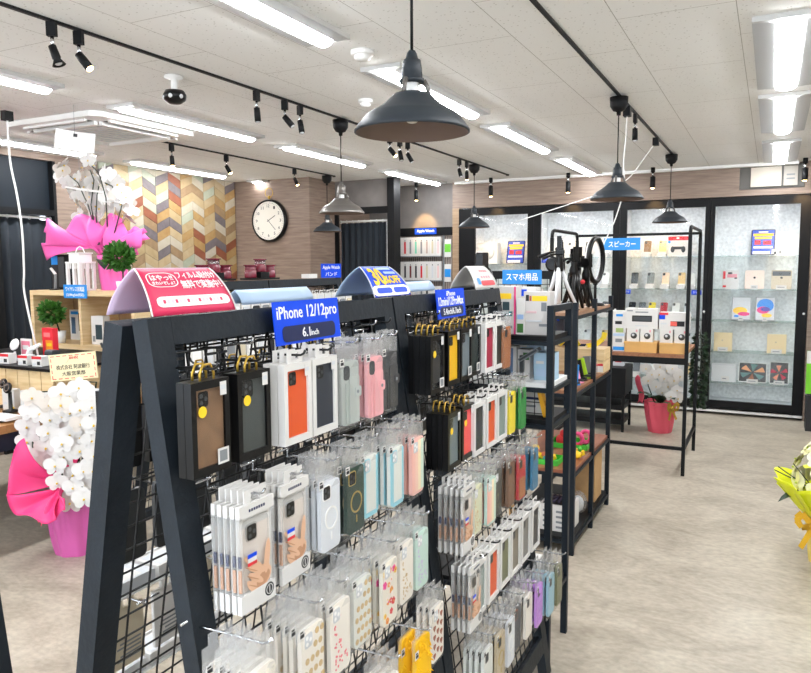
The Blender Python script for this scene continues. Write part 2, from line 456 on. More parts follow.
b.box(-3.55, -0.335, 8.30, 8.40, 2.30, HC, LAM); b.box(-0.335, 0.26, 8.30, 8.40, 2.30, 2.36, LAM)
b.box(0.26, XR, 8.30, 8.40, 2.30, HC, LAM); b.box(-0.335, 0.26, 8.37, 8.40, 2.36, HC, LAM)
b.box(-3.55, -3.462, 8.30, 8.80, 0, 2.30, LIGHTLAM); b.box(0.337, XR, 8.30, 8.80, 0, 2.30, LAM)
struct('wall_back', b)
sbox('wall_back_recess', -3.55, 0.4, 8.82, 8.9, 0, HC, m=PLAST)
sbox('wall_right', XR, XR+0.1, YF, 8.9, 0, HC, m=PLAST)
b = MB()                                            # shop front: piers around a wide glazed opening
b.box(XL-0.7, -5.2, YF-0.1, YF, 0, HC, PLAST); b.box(1.9, XR, YF-0.1, YF, 0, HC, PLAST); b.box(-5.2, 1.9, YF-0.1, YF, 2.35, HC, PLAST); b.box(-5.2, 1.9, YF-0.1, YF, 0, 0.25, PLAST)
struct('wall_front', b)
b = MB()
for k in range(6):
    x = -5.2+k*1.42; b.box(x-.03, x+.03, YF-.08, YF-.02, .25, 2.35, BLKM)
b.box(-5.2, 1.9, YF-.08, YF-.02, .25, .31, BLKM); b.box(-5.2, 1.9, YF-.08, YF-.02, 2.29, 2.35, BLKM)
b.poly([(-5.2, YF-.05, .28), (1.9, YF-.05, .28), (1.9, YF-.05, 2.32), (-5.2, YF-.05, 2.32)], GLASS)
struct('window_1', b)
b = MB(); b.box(-3.5, 0.2, 8.24, 8.30, HC-0.03, HC, WHITE); struct('trim_1', b)
# service panel above the cabinets
o = thing('wall_control_panel', 'pale control panel with a small grey side unit set above the tablet cabinet', 'control panel', (-0.03, 8.34, 2.37))
b = MB(); b.frame(0, 1, 0, 1, 0, 1, .1, GREY) if False else b.box(-0.305, 0.285, 0.0, 0.03, 0.0, 0.235, mat('panel_recess_grey', (96, 94, 90), .6)); b.build('recess', o)
b = MB(); b.box(-0.2, 0.08, -0.025, 0.0, 0.02, 0.215, mat('panel_beige', (206, 198, 184), .5)); b.build('cover_panel', o)
b = MB(); b.box(0.10, 0.225, -0.02, 0.0, 0.02, 0.215, mat('unit_grey', (176, 170, 160), .5)); b.box(0.125, 0.2, -0.024, -0.02, 0.12, 0.135, GREY); b.box(0.125, 0.2, -0.024, -0.02, 0.08, 0.095, GREY); b.build('side_unit', o)

# ------------------------------------------------------------------ ceiling fittings
TUBE = emitter('fluorescent_lens', (250, 252, 255), 24.0)
HOUS = mat('light_housing_white', (206, 206, 204), 0.5)
REFL = mat('light_reflector', (188, 190, 192), 0.4, 0.1)
def ceiling_light(x, y, n, wide, label):
    o = thing('ceiling_light', label, 'ceiling light', (x, y, HC), 0, 'fluorescent ceiling lights')
    Ln = 1.27; w = 0.145 if wide else 0.115
    b = MB(); b.box(-w, w, -Ln/2-.02, Ln/2+.02, -0.022, 0, HOUS)
    for s in (-1, 1): b.poly([(s*w, -Ln/2, -.022), (s*w, Ln/2, -.022), (s*.06, Ln/2, -.03), (s*.06, -Ln/2, -.03)], REFL)
    b.build('housing', o)
    pts = [((0.056 if wide else 0.044)*math.cos(a), -0.02-0.028*math.sin(a)) for a in [k*PI/8 for k in range(9)]]
    b = MB(); M = Matrix(((1, 0, 0, 0), (0, 0, 1, -Ln/2+.01), (0, 1, 0, 0), (0, 0, 0, 1)))
    b.prism(pts, Ln-.02, TUBE, M); b.build('lens', o)
    return o
rows = [-1.85, -0.1, 1.55+0.63, 3.33+0.64, 5.05+0.64, 6.85+0.66]
cols = [(0.03, 'row by the tablet cabinet'), (-1.82, 'row behind the big pendant'), (-3.68, 'row over the pine crate'), (-5.46, 'row along the chevron wall')]
word = ['sixth', 'fifth', 'fourth', 'third', 'second', 'first']
for ci, (x, cn) in enumerate(cols):
    for ri, y in enumerate(rows):
        if ci == 0 and ri in (3, 4, 5): y += 0.1 if ri == 3 else -0.06
        if ri < 2: y += 0.0
        ceiling_light(x, y, 0, ci == 0, 'white fluorescent ceiling light, %s from the back, %s' % (word[ri], cn))

def track(x, y0, y1, label):
    o = thing('lighting_track', label, 'lighting track', (x, y0, HC), 0, 'black lighting tracks')
    b = MB(); b.box(-.008, .008, 0, y1-y0, -.012, 0, BLKM); b.build('track_channel', o)
    b = MB(); b.box(-.014, .014, -.02, .0, -.016, 0, BLKM); b.build('end_cap', o)
    b = MB(); b.box(-.014, .014, y1-y0, y1-y0+.02, -.016, 0, BLKM); b.build('end_cap', o)
track(-0.86, 0.2, 7.3, 'black lighting track carrying the big front pendant')
track(-2.69, 0.3, 7.85, 'long black lighting track over the middle of the shop')
track(-4.45, 4.36, 7.0, 'short black lighting track in front of the chevron wall')
WARM = emitter('warm_lamp', (255, 216, 146), 14.0)
LENSD = mat('spot_lens_off', (210, 212, 214), 0.2)
def spot(x, y, tilt, turn, lit, label, cone=False, small=False):
    o = thing('track_spotlight', label, 'spotlight', (x, y, HC-.012), turn, 'black track spotlights')
    s = 0.66
    b = MB(); b.box(-.012, .012, -.019, .019, -.085*s, 0, BLKM); b.build('adapter', o)
    b = MB(); b.cyl((0, 0, -.085*s), (0, 0, -.15*s), .008, CHROME, 8); b.build('stem', o, label='bright metal stem')
    R = Matrix.Translation((0, 0, -.15*s)) @ Matrix.Rotation(tilt, 4, 'X')
    b = MB(); prof = [(0, .012), (.026, .008), (.028, -.04), (.028, -.11), (.024, -.11), (0, -.11)]
    if cone: prof = [(0, .012), (.024, .008), (.027, -.07), (.022, -.078), (.042, -.115), (.036, -.112), (0, -.095)]
    b.lathe([(r*s, z*s) for r, z in prof], BLKM, 14, R); hd = b.build('lamp_head', o)
    b = MB()
    b.ell((0, 0, (-.112 if not cone else -.104)*s), (.024*s, .024*s, .012*s), WARM if lit else LENSD, R, 10, 6)
    b.build('bulb', hd)
    return o
A = math.radians
spot(-2.69, 2.09, A(18), A(-60), False, 'black track spotlight with a flared rim, first from the window end', True)
spot(-2.69, 2.22, A(38), A(-70), True, 'black track spotlight glowing warm beside the flared one')
spot(-2.69, 3.42, A(6), 0, False, 'single dark spotlight straight down between the camera and a pair')
spot(-2.69, 3.69, A(40), A(-70), False, 'dark spotlight tilted over, first of the pair beyond the dome camera')
spot(-2.69, 3.85, A(-14), A(70), False, 'dark spotlight hanging steeper, second of the pair beyond the dome camera')
spot(-2.69, 5.05, A(40), A(-80), True, 'warm lit spotlight seen under the big pendant rim')
spot(-2.69, 5.22, A(-16), A(70), False, 'dark spotlight next to the warm one under the big pendant rim')
spot(-2.69, 5.36, A(30), A(-70), False, 'dark spotlight tilted away, last of three under the big pendant')
spot(-2.69, 6.45, A(-22), A(60), False, 'small dark spotlight tilted, beside the far pendant canopy')
spot(-2.69, 6.64, A(4), 0, True, 'small warm lit spotlight just before the far pendant canopy')
spot(-4.45, 4.53, A(4), 0, True, 'warm lit spotlight hanging straight below the air conditioner corner')
spot(-4.45, 5.2, A(30), A(-70), True, 'warm lit spotlight tilted toward the chevron planks')
spot(-4.45, 6.25, A(24), A(-70), True, 'warm lit spotlight above the round wall clock')
spot(-0.86, 5.13, A(2), 0, False, 'dark spotlight straight down on the track beside the second pendant')
spot(-0.86, 3.0, A(10), A(-40), False, 'dark spotlight on the front pendant track above the frame') if False else None
def wallspot(x, y, lit, label):
    o = thing('ceiling_spotlight', label, 'spotlight', (x, y, HC), 0, 'slim ceiling spotlights along the back wall')
    b = MB(); b.cyl((0, 0, 0), (0, 0, -.05), .022, BLKM, 12); b.build('mount', o)
    b = MB(); b.cyl((0, 0, -.05), (0, 0, -.10), .012, CHROME, 8); b.build('stem', o)
    b = MB(); b.lathe([(0, -.09), (.027, -.095), (.027, -.21), (.022, -.215), (0, -.212)], BLKM, 12); b.build('lamp_head', o)
    b = MB(); b.ell((0, 0, -.214), (.02, .02, .008), WARM, None, 8, 4); b.build('bulb', o)
    l = bpy.data.lights.new('spot_glow', 'SPOT'); l.energy = 12; l.color = lin((255, 206, 140)); l.spot_size = math.radians(60); l.spot_blend = 0.6; l.shadow_soft_size = 0.02
    lo = bpy.data.objects.new('spot_glow', l); COL.objects.link(lo); lo.parent = o; lo.location = (0, 0, -.23); lo.rotation_euler = (A(38), 0, 0)
wallspot(-2.97, 8.08, True, 'slim black spotlight in front of the fascia above the white square device')
wallspot(-2.06, 8.08, True, 'slim black spotlight in front of the fascia between two cabinet bays')
wallspot(-1.16, 8.08, True, 'slim black spotlight in front of the fascia beside the third pendant')
wallspot(-3.95, 8.1, True, 'slim black spotlight before the grey concrete wall')
wallspot(0.25, 8.08, True, 'slim black spotlight glowing warm beside the control panel')

# pendants
SHADE_O = mat('shade_slate_enamel', (40, 46, 52), 0.5, spec=.35)
SHADE_I = mat('shade_inside_bronze', (104, 84, 72), 0.5)
SHADE_S = mat('shade_brushed_pewter', (112, 108, 104), 0.36, 0.55)
def pendant(x, y, zrim, label, outer=SHADE_O, canopy=True, s=1.0):
    o = thing('pendant_lamp', label, 'pendant lamp', (x, y, HC), 0, 'black factory pendant lamps')
    top = zrim+.21*s-HC
    if canopy:
        b = MB(); b.lathe([(0, 0), (.055, 0), (.052, -.05), (.034, -.078), (.014, -.085), (.012, -.105), (0, -.106)], BLKM, 18, None, (0, 0, -.018)); b.build('canopy', o)
    b = MB(); b.tube([(0, 0, -.1 if canopy else 0), (0, 0, top)], .004, BLKM, 6); b.build('cord', o)
    z0 = zrim-HC
    b = MB(); b.lathe([(0, .215), (.009, .213), (.014, .205), (.018, .19), (.024, .188), (.028, .165), (.029, .14), (.034, .138), (.034, .128), (.0, .126)], outer, 20, Matrix.Scale(s, 4), (0, 0, z0/s)); b.build('lamp_holder', o)
    b = MB()
    for k in range(3):
        a = k*2*PI/3+.5
        pts = [(.032*math.cos(a), .032*math.sin(a), .135), (.043*math.cos(a), .043*math.sin(a), .115), (.046*math.cos(a), .046*math.sin(a), .095)]
        b.tube([Vector(p)*s+Vector((0, 0, z0)) for p in pts], .007*s, SHADE_S, 6)
    b.lathe([(.02, .13), (.02, .09)], WHITE, 12, Matrix.Scale(s, 4), (0, 0, z0/s))
    b.build('bracket', o)
    R = 0.158
    b = MB(); b.lathe([(.036, .1), (.05, .098), (.06, .088), (.085, .066), (.118, .047), (.128, .04), (.145, .02), (R, .002), (R, -.003), (R-.004, -.004)], outer, 40, Matrix.Scale(s, 4), (0, 0, z0/s))
    b.lathe([(R-.004, -.004), (.142, .017), (.125, .035), (.083, .06), (.05, .09), (0, .095)], SHADE_I, 40, Matrix.Scale(s, 4), (0, 0, z0/s)); sh = b.build('lamp_shade', o)
    b = MB(); b.ell((0, 0, z0+.055*s), (.03*s, .03*s, .035*s), mat('bulb_off', (220, 214, 200), .2), None, 12, 8); b.build('bulb', sh)
    return o
pendant(-0.865, 1.75, 1.955, 'big slate pendant lamp hanging closest, above the black rack', s=.97)
pendant(-0.86, 4.55, 2.0, 'dark pendant lamp with white cords over the tripods', s=1.0)
pendant(-0.86, 7.1, 1.99, 'dark pendant lamp in front of the tablet cabinet wall', s=.98)
pendant(-2.69, 4.33, 1.97, 'pewter toned pendant lamp before the clock wall and curtain', SHADE_S, s=1.0)
pendant(-2.69, 6.84, 1.985, 'dark pendant lamp hanging before the white square device')
pendant(-4.45, 6.86, 1.99, 'dark pendant lamp behind the pewter one at the clock wall corner')
# loose white cables from the track
def cable(name, label, pts, r=.004, m=WHITE, cat='cable', smooth=3, plug=True):
    P0 = [Vector(p) for p in pts]; out = []
    for i in range(len(P0)-1):
        a = P0[max(i-1, 0)]; p = P0[i]; q = P0[i+1]; c = P0[min(i+2, len(P0)-1)]
        for k in range(6):
            t = k/6
            out.append(0.5*((2*p)+(q-a)*t+(2*a-5*p+4*q-c)*t*t+(3*p-a-3*q+c)*t**3))
    out.append(P0[-1])
    o = thing(name, label, cat, P0[0])
    b = MB(); b.tube([v-P0[0] for v in out], r, m, 6); b.build('cable_run', o)
    if plug:
        b = MB(); b.box(-.022, .022, -.03, .03, -.03, .03, BLKM); b.build('plug_adapter', o)
    return o
cable('white_power_cord', 'white power cord looping from the track down beside the second pendant', [(-.86, 4.83, 2.57), (-.87, 4.86, 2.42), (-.88, 4.85, 2.25), (-.87, 4.84, 2.1), (-.92, 4.84, 1.9), (-1.0, 4.85, 1.72), (-1.06, 4.86, 1.5)])
cable('white_power_cord', 'white power cord slanting from the track down behind the second pendant', [(-.86, 6.1, 2.57), (-.95, 6.12, 2.45), (-1.08, 6.16, 2.3), (-1.3, 6.2, 2.2), (-1.62, 6.3, 2.12), (-2.1, 6.4, 2.0)])
q0 = P(7, 116, z=2.57); ql = [q0, q0+Vector((0.0, 0, -.2))]
for px, py, y in ((10, 160, 3.05), (17, 195, 3.05), (22, 230, 3.05), (24, 270, 3.08), (24, 290, 3.1), (30, 320, 3.12), (37, 350, 3.15), (38, 358, 3.15)): ql.append(P(px, py, y=y))
cable('white_power_cord', 'white power cord hanging from the ceiling down to the pine crate tray', ql[:1]+ql[2:], .007)

# air conditioner cassette
o = thing('ceiling_air_conditioner', 'white ceiling cassette air conditioner with four louvred sides', 'air conditioner', (-4.42, 3.83, HC), 0)
b = MB(); h = .475; b.prism([(-h, -h+.06), (-h+.06, -h), (h-.06, -h), (h, -h+.06), (h, h-.06), (h-.06, h), (-h+.06, h), (-h, h-.06)], -.035, WHITE); b.build('panel', o)
b = MB(); b.box(-.26, .26, -.26, .26, -.042, -.035, mat('grille_white', (222, 222, 218), .5))
for k in range(9): b.box(-.24, .24, -.22+k*.055-.004, -.22+k*.055+.004, -.046, -.042, LGREY)
b.build('intake_grille', o)
for k in range(4):
    M = Matrix.Rotation(k*PI/2, 4, 'Z')
    s_ = MB(); s_.box(.33, .41, -.3, .3, -.0365, -.034, DGREY, M); s_.box(.315, .345, -.31, .31, -.06, -.035, WHITE, M)
    s_.box(.40, .425, -.31, .31, -.05, -.035, WHITE, M); s_.build('louver', o)
# dome camera
o = thing('ceiling_camera', 'small black dome camera on a white ceiling bracket', 'camera', (-2.9, 2.99, HC))
b = MB(); b.lathe([(0, 0), (.05, 0), (.05, -.012), (.018, -.02), (.018, -.07), (.03, -.078), (0, -.08)], WHITE, 16); b.build('bracket', o)
b = MB(); b.lathe([(0, -.075), (.05, -.078), (.062, -.1), (.058, -.125), (.03, -.145), (0, -.148)], BLKG, 18); b.build('body', o)
b = MB()
for a in (-2.2, -1.2, -.2): b.ell((.052*math.cos(a), .052*math.sin(a), -.112), (.014, .014, .014), LENSD, None, 8, 6)
b.build('lens', o)
def detector(x, y, r, label):
    o = thing('smoke_detector', label, 'smoke detector', (x, y, HC))
    b = MB(); b.lathe([(0, 0), (r, 0), (r, -.018), (r*.9, -.022), (0, -.022)], WHITE, 20); b.build('base', o)
    b = MB(); b.lathe([(r*.72, -.022), (r*.7, -.035), (r*.5, -.045), (0, -.047)], WHITE, 20); b.build('sensor', o)
detector(-1.78, 3.07, .055, 'round cream smoke detector just behind the big pendant cord')
detector(-2.27, 3.95, .045, 'small round detector farther back over the spotlights')
# hanging clear card
o = thing('hanging_card', 'blank white card hung on a thin wire under the ceiling above the tall orchid', 'card', P(75, 141, y=3.2))
b = MB(); MM = Matrix.Rotation(A(48), 4, 'Z') @ Matrix.Rotation(A(6), 4, 'Y')
b.box(-.115, .115, -.001, .001, -.06, .06, WCARD, MM); b.build('card_sheet', o)
b = MB(); b.box(-.012, .012, -.004, .004, .025, .045, INK, MM); b.build('clip', o)
b = MB(); b.tube([(0, 0, .04), (0, 0, HC-o.location.z)], .0015, GREY, 4); b.tube([(.02, 0, -.06), (.03, 0, -.2)], .0015, GREY, 4); b.build('wire', o)

# wall clock, pocket watch style, on the clock wall
o = thing('wall_clock', 'round pocket watch style wall clock with black rim on brown panelled wall', 'clock', (-5.31, 6.968, 2.14))
CM = Matrix(((1, 0, 0, 0), (0, 0, 1, 0), (0, -1, 0, 0), (0, 0, 0, 1))) @ Matrix.Rotation(PI, 4, 'X')
CM = Matrix(((1, 0, 0, 0), (0, 0, -1, 0), (0, 1, 0, 0), (0, 0, 0, 1)))       # local z -> -Y
b = MB(); b.lathe([(0, 0), (.245, 0), (.25, .012), (.25, .045), (.238, .062), (.226, .058), (.224, .05), (.0, .05)], BLKG, 48, CM); b.build('rim', o)
b = MB(); b.lathe([(.224, .0505), (.0, .0515)], mat('dial_ivory', (236, 232, 222), .5), 48, CM); b.build('dial', o)
b = MB()
nb = MB()
for k in range(60):
    a = k*PI/30
    l = .012; nb.box(-.0012, .0012, .2, .2+l, .052, .0535, INK, CM @ Matrix.Rotation(a, 4, 'Z'))
nb.build('minute_marks', [c for c in o.children if c.name.startswith('dial')][0])
for k in range(1, 13):
    a = -k*PI/6
    text(str(k), .012*len(str(k))+.012, .034, INK, o, CM @ Matrix.Translation((-.172*math.sin(a), .172*math.cos(a), .0525)), 'numeral')
for ang, l, w, nm in ((A(-60), .115, .007, 'hour_hand'), (A(-137), .15, .005, 'minute_hand')):
    b = MB(); b.box(-w/2, w/2, -.02, l, .054, .056, INK, CM @ Matrix.Rotation(ang, 4, 'Z')); b.build(nm, o)
b = MB(); b.tube([CM @ Vector((.055*math.cos(k*PI/8), .325+.055*math.sin(k*PI/8), .03)) for k in range(16)], .004, GOLD, 6, True)
b.cyl(CM @ Vector((0, .245, .03)), CM @ Vector((0, .29, .03)), .014, GOLD, 10); b.build('hanging_ring', o)
# ================================================================== A-FRAME RACKS AND WHAT HANGS ON THEM
FOOT, SL = -0.717, 0.1508
def fx(z): return FOOT-SL*z                                   # front face of the row at height z
def panel_M(foot, tx, tz, flip):
    return Matrix(((tz*flip, 0, tx*-1, foot), (0, 1, 0, 0), (tx*flip*flip if flip > 0 else tx, 0, tz, 0), (0, 0, 0, 1)))
def make_rack(label, xc, y0, y1, front_hooks, rear_hooks, trays=()):
    """two leaning grid panels that meet at the top; xc shifts it along X from the near row"""
    o = thing('grid_display_rack', label, 'display rack', (xc-.99, y0, 0), 0, 'black A-frame grid racks')
    base = -Vector((xc-.99, y0, 0))
    Ln = 1.53
    tF = Vector((-.1491, 0, .98882)); nF = Vector((.98882, 0, .1491))
    tR = Vector((.177, 0, .9842)); nR = Vector((-.9842, 0, .177))
    for side, ft, t, n, th, hooks in (('front', FOOT, tF, nF, .036, front_hooks), ('rear', -1.318, tR, nR, .044, rear_hooks)):
        M = Matrix(((n.x, 0, t.x, ft+xc), (0, 1, 0, 0), (n.z, 0, t.z, 0), (0, 0, 0, 1)))
        pw = .055
        for ya in (y0, y1-pw):
            b = MB(); b.box(-th, 0, ya+.0005, ya+pw-.0005, 0, Ln, BLKW, M); b.build('post', o, base)
        b = MB(); b.box(-th, 0, y0+pw, y1-pw, Ln-.05, Ln, BLKW, M); b.build('top_beam', o, base)
        b = MB(); b.box(-th, 0, y0+pw, y1-pw, .10, .16, BLKW, M); b.build('bottom_rail', o, base)
        b = MB(); ya, yb = y0+pw-.003, y1-pw+.003
        k = 0
        N = int(round((yb-ya)/.05))
        for k in range(N+1):
            y = ya+(yb-ya)*k/N; b.tube([M @ Vector((-.02, y, .16)), M @ Vector((-.02, y, Ln-.05))], .0024, WIRE, 5)
        N = int((Ln-.22)/.05)
        for k in range(N+1):
            v = .165+k*.05; b.tube([M @ Vector((-.016, ya, v)), M @ Vector((-.016, yb, v))], .0024, WIRE, 5)
        b.build('wire_grid', o, base)
        for (y, z, ln, m) in hooks:
            xg = ft+xc+(t.x/t.z)*z - n.x*.014
            sx = 1 if n.x > 0 else -1
            b = MB(); b.tube([(xg, y-.03, z+.012), (xg, y+.03, z+.012)], .0028, m, 5)
            b.tube([(xg+sx*.004, y, z+.012), (xg+sx*.004, y, z-.004), (xg+sx*.02, y, z), (xg+sx*ln*.9, y, z+.002), (xg+sx*(ln*.97), y, z+.006), (xg+sx*ln, y, z+.013)], .0026, m, 6)
            b.build('hook', o, base)
    for (y, yb, z, d) in trays:
        xg = -1.318+xc+.18*z-.012
        b = MB(); b.box(xg-d, xg-.006, y, yb, z, z+.004, WHITE); b.box(xg-d, xg-d+.004, y, yb, z, z+.03, WHITE); b.box(xg-d-.012, xg-d, y, yb, z-.012, z+.0, BLKM)
        b.build('ledge_tray', o, base)
    return o

# ---- phone cases -----------------------------------------------------------
def C(name, rgb, rough=.42, **k): return mat('case_'+name, rgb, rough, **k)
SKIN = mat('hand_print_skin', (226, 182, 150), .6); SKIN2 = mat('hand_print_shade', (196, 146, 112), .6)
def case_mesh(style, m, m2=None, w=.073, h=.148, t=.010):
    """a phone case facing +X, centred; camera cut-out at its upper left"""
    b = MB(); x = t/2
    b.box(-x, x, -w/2, w/2, -h/2, h/2, m, None, .012)
    cy, cz = -w/2+.021, h/2-.023
    rim = m if style in ('dots', 'flowers', 'sprigs', 'rainbow', 'hearts') else (m2 or m)
    if style not in ('fur', 'folio'):
        b.box(x, x+.0015, cy-.015, cy+.015, cz-.016, cz+.016, rim, None, .006)
        pale = style in ('dots', 'flowers', 'sprigs', 'stripes', 'rainbow', 'hearts')
        b.box(x+.0015, x+.0018, cy-.0125, cy+.0125, cz-.0135, cz+.0135, LGREY if pale else BLKG, None, .005)
        for dy, dz in ((-.005, .006), (-.005, -.006), (.006, 0)):
            b.ring2(cy+dy, cz+dz, .0001, .004, x+.0018, x+.0024, WHITE if pale else DGREY, 10)
    if style == 'ring':
        b.ring2(0.002, -.006, .0205, .0245, x, x+.0012, m2 or WHITE, 28)
        b.box(x, x+.0012, 0, .004, -.052, -.036, m2 or WHITE)
    elif style == 'folio':
        b.box(x, x+.003, -w/2+.03, w/2-.002, -h/2+.002, h/2-.035, m, None, .006)
        b.box(x+.003, x+.005, w/2-.02, w/2+.004, -.012, .012, m, None, .005)
        b.ring2(w/2-.012, 0, .0001, .004, x+.005, x+.0065, m2 or GREY, 10)
        b.box(x, x+.0012, cy-.012, cy+.012, cz-.02, cz+.013, DGREY, None, .008)
        b.box(x, x+.0032, -w/2+.016, -w/2+.02, -h/2+.004, h/2-.05, m2 or m)
    elif style == 'dots':
        r_ = random.Random(3)
        for i in range(4):
            for j in range(6):
                if i < 2 and j > 3: continue
                b.ring2(-w/2+.012+i*.0165+(.006 if j % 2 else 0), -h/2+.014+j*.0235, .0001, .0066, x, x+.0008, m2, 8)
    elif style == 'flowers':
        r_ = random.Random(8)
        fm = [C('petal_red', (222, 42, 60)), C('petal_pink', (236, 60, 150)), C('petal_orange', (240, 150, 60)), C('petal_white', (246, 236, 230)), C('petal_yellow', (240, 200, 70))]
        for k in range(24):
            yy = r_.uniform(-w/2+.008, w/2-.008); zz = r_.uniform(-h/2+.008, h/2-.012); q = r_.choice(fm); s_ = r_.uniform(.0035, .0062)
            for a in range(5): b.ring2(yy+s_*.9*math.cos(a*1.2566), zz+s_*.9*math.sin(a*1.2566), .0001, s_*.7, x, x+.0008+.0001*(k % 3), q, 7)
            b.ring2(yy, zz, .0001, s_*.5, x, x+.0013, fm[(k+1) % 5], 7)
    elif style == 'sprigs':
        r_ = random.Random(21)
        for k in range(14):
            yy = r_.uniform(-w/2+.01, w/2-.01); zz = r_.uniform(-h/2+.01, h/2-.03)
            for a in range(3): b.ring2(yy+r_.uniform(-.005, .005), zz+r_.uniform(-.005, .005), .0001, .0022, x, x+.0008+a*.0001, m2, 6)
    elif style == 'stripes':
        b.box(x, x+.0018, -w/2+.001, -w/2+.016, -h/2+.006, h/2-.006, m2, None, .006)
        b.box(x, x+.0016, w/2-.008, w/2-.001, -h/2+.006, h/2-.006, m2, None, .003)
        b.box(x, x+.0016, -w/2+.012, w/2-.006, -h/2+.001, -h/2+.011, m2, None, .004)
    elif style == 'rainbow':
        cs = [C('peach', (246, 190, 176)), C('coral_pale', (248, 206, 186)), C('butter', (250, 230, 196)), C('pale_mint', (214, 232, 214))]
        for k in range(4): b.box(x, x+.0012, -w/2+.002+k*(w-.004)/4, -w/2+.002+(k+1)*(w-.004)/4, -h/2+.008, h/2-.008, cs[k])
    elif style == 'quilt':
        for k in range(5): b.ell((x-.002, 0, -h/2+.018+k*.028), (.006, w/2-.003, .0145), m, None, 12, 6)
    elif style == 'fur':
        r_ = random.Random(4)
        b.ell((0, 0, 0), (.015, w/2+.007, h/2+.002), m, None, 14, 12)
        for k in range(120):
            th = r_.uniform(0.12, PI-.12); ph_ = r_.uniform(-1.5, 1.5)
            q = Vector((.0155*math.sin(th)*math.cos(ph_), (w/2+.003)*math.sin(th)*math.sin(ph_), (h/2+.002)*math.cos(th)))
            b.tube([q, q+Vector((.007, .003*math.sin(ph_), -.004))], [.0028, .0006], m, 4)
    elif style == 'hearts':
        for i in range(3):
            for j in range(5):
                yy = -w/2+.015+i*.021; zz = -h/2+.018+j*.025+(.01 if i % 2 else 0)
                if i == 0 and j > 3: continue
                b.ring2(yy-.003, zz+.002, .0001, .0046, x, x+.0009, m2, 8); b.ring2(yy+.003, zz+.002, .0001, .0046, x, x+.001, m2, 8)
                b.prism([(-.0074, 0), (0, -.0095), (.0074, 0)], .0009, m2, Matrix(((0, 0, 1, x), (1, 0, 0, yy), (0, 1, 0, zz), (0, 0, 0, 1))))
    elif style == 'leather':
        b.box(x, x+.002, -w/2+.006, w/2-.006, -h/2+.006, -h/2+.075, m2 or m, None, .008)
    elif style == 'sheen':
        b.box(x, x+.0006, -w/2+.012, w/2-.012, -h/2+.02, h/2-.05, m2 or m, None, .01)  # thin plate in the second colour over the middle of the back
    return b.mesh('phone_case')
_pm = {}
def cm(style, m, m2=None, **k):
    key = (style, m.name, m2.name if m2 else '', tuple(sorted(k.items())))
    if key not in _pm: _pm[key] = case_mesh(style, m, m2, **k)
    return _pm[key]

# ---- packages: local origin is the hole that sits on the hook, the front faces +X
BW, BH, BD = .095, .164, .016
def box_meshes(card, loop):
    key = ('box', card.name, loop)
    if key in _pm: return _pm[key]
    d = BD/2; z1 = -.018 if loop == 'gold' else -.014; z0 = z1-BH
    b = MB()
    b.box(-d, -d+.003, -BW/2, BW/2, z0, z1, card)
    b.frame(-d+.003, d, -BW/2, BW/2, z0, z1, .012, card, None, .014, .014)
    r = {'carton': b.mesh('carton')}
    b = MB(); b.poly([(d-.002, -BW/2+.0121, z0+.0142), (d-.002, BW/2-.0121, z0+.0142), (d-.002, BW/2-.0121, z1-.0142), (d-.002, -BW/2+.0121, z1-.0142)], PANE); r['window'] = b.mesh('window')
    b = MB()
    if loop == 'gold':
        b.tube([(0, -.017, z1), (0, -.017, -.006), (0, -.009, .009), (0, .009, .009), (0, .017, -.006), (0, .017, z1)], .0024, GOLD, 6)
    else:
        b.box(-.001, .001, -.026, -.012, z1, .011, WCARD); b.box(-.001, .001, .012, .026, z1, .011, WCARD)
        b.box(-.001, .001, -.012, .012, .006, .011, WCARD); b.box(-.001, .001, -.012, .012, z1, -.008, WCARD)
    r['hang_loop'] = b.mesh('hang_loop')
    b = MB(); b.box(d, d+.0006, BW/2-.024, BW/2-.008, z1-.030, z1-.006, WCARD); b.box(d+.0006, d+.0008, BW/2-.022, BW/2-.010, z1-.020, z1-.012, LGREY); r['price_tag'] = b.mesh('price_tag')
    b = MB(); b.frame(d, d+.0008, BW/2-.034, BW/2-.006, z0+.012, z0+.040, .004, WCARD); b.box(d, d+.0004, BW/2-.030, BW/2-.010, z0+.016, z0+.036, GREY); r['square_sticker'] = b.mesh('square_sticker')
    b = MB(); b.ring2(-BW/2+.026, z1-.052, .0001, .010, d, d+.0006, YEL, 14); r['round_sticker'] = b.mesh('round_sticker')
    _pm[key] = r; return r
def make_box(o, style, m, m2=None, card=BLKG, loop='gold', sticker=False, square=False, price=True, shut=False):
    r = box_meshes(card, loop)
    if shut: put('carton', closed_mesh(card, -.018 if loop == 'gold' else -.014), o)
    else:
        put('carton', r['carton'], o); put('window', r['window'], o, label='clear window')
        put('phone_case', cm(style, m, m2, t=.007), o, (-BD/2+.0075, 0, (-.018 if loop == 'gold' else -.014)-BH/2))
    put('hang_loop', r['hang_loop'], o)
    ct = [c for c in o.children if c.name.startswith('carton')][0]
    if price and not shut: put('price_tag', r['price_tag'], ct)
    if square and not shut: put('square_sticker', r['square_sticker'], ct)
    if sticker and not shut: put('round_sticker', r['round_sticker'], ct, label='yellow round sticker')
def closed_mesh(card, z1):
    k = ('closed', card.name, z1)
    if k not in _pm:
        b = MB(); b.box(-BD/2, BD/2, -BW/2, BW/2, z1-BH, z1, card); _pm[k] = b.mesh('carton')
    return _pm[k]
PW, PH = .094, .205
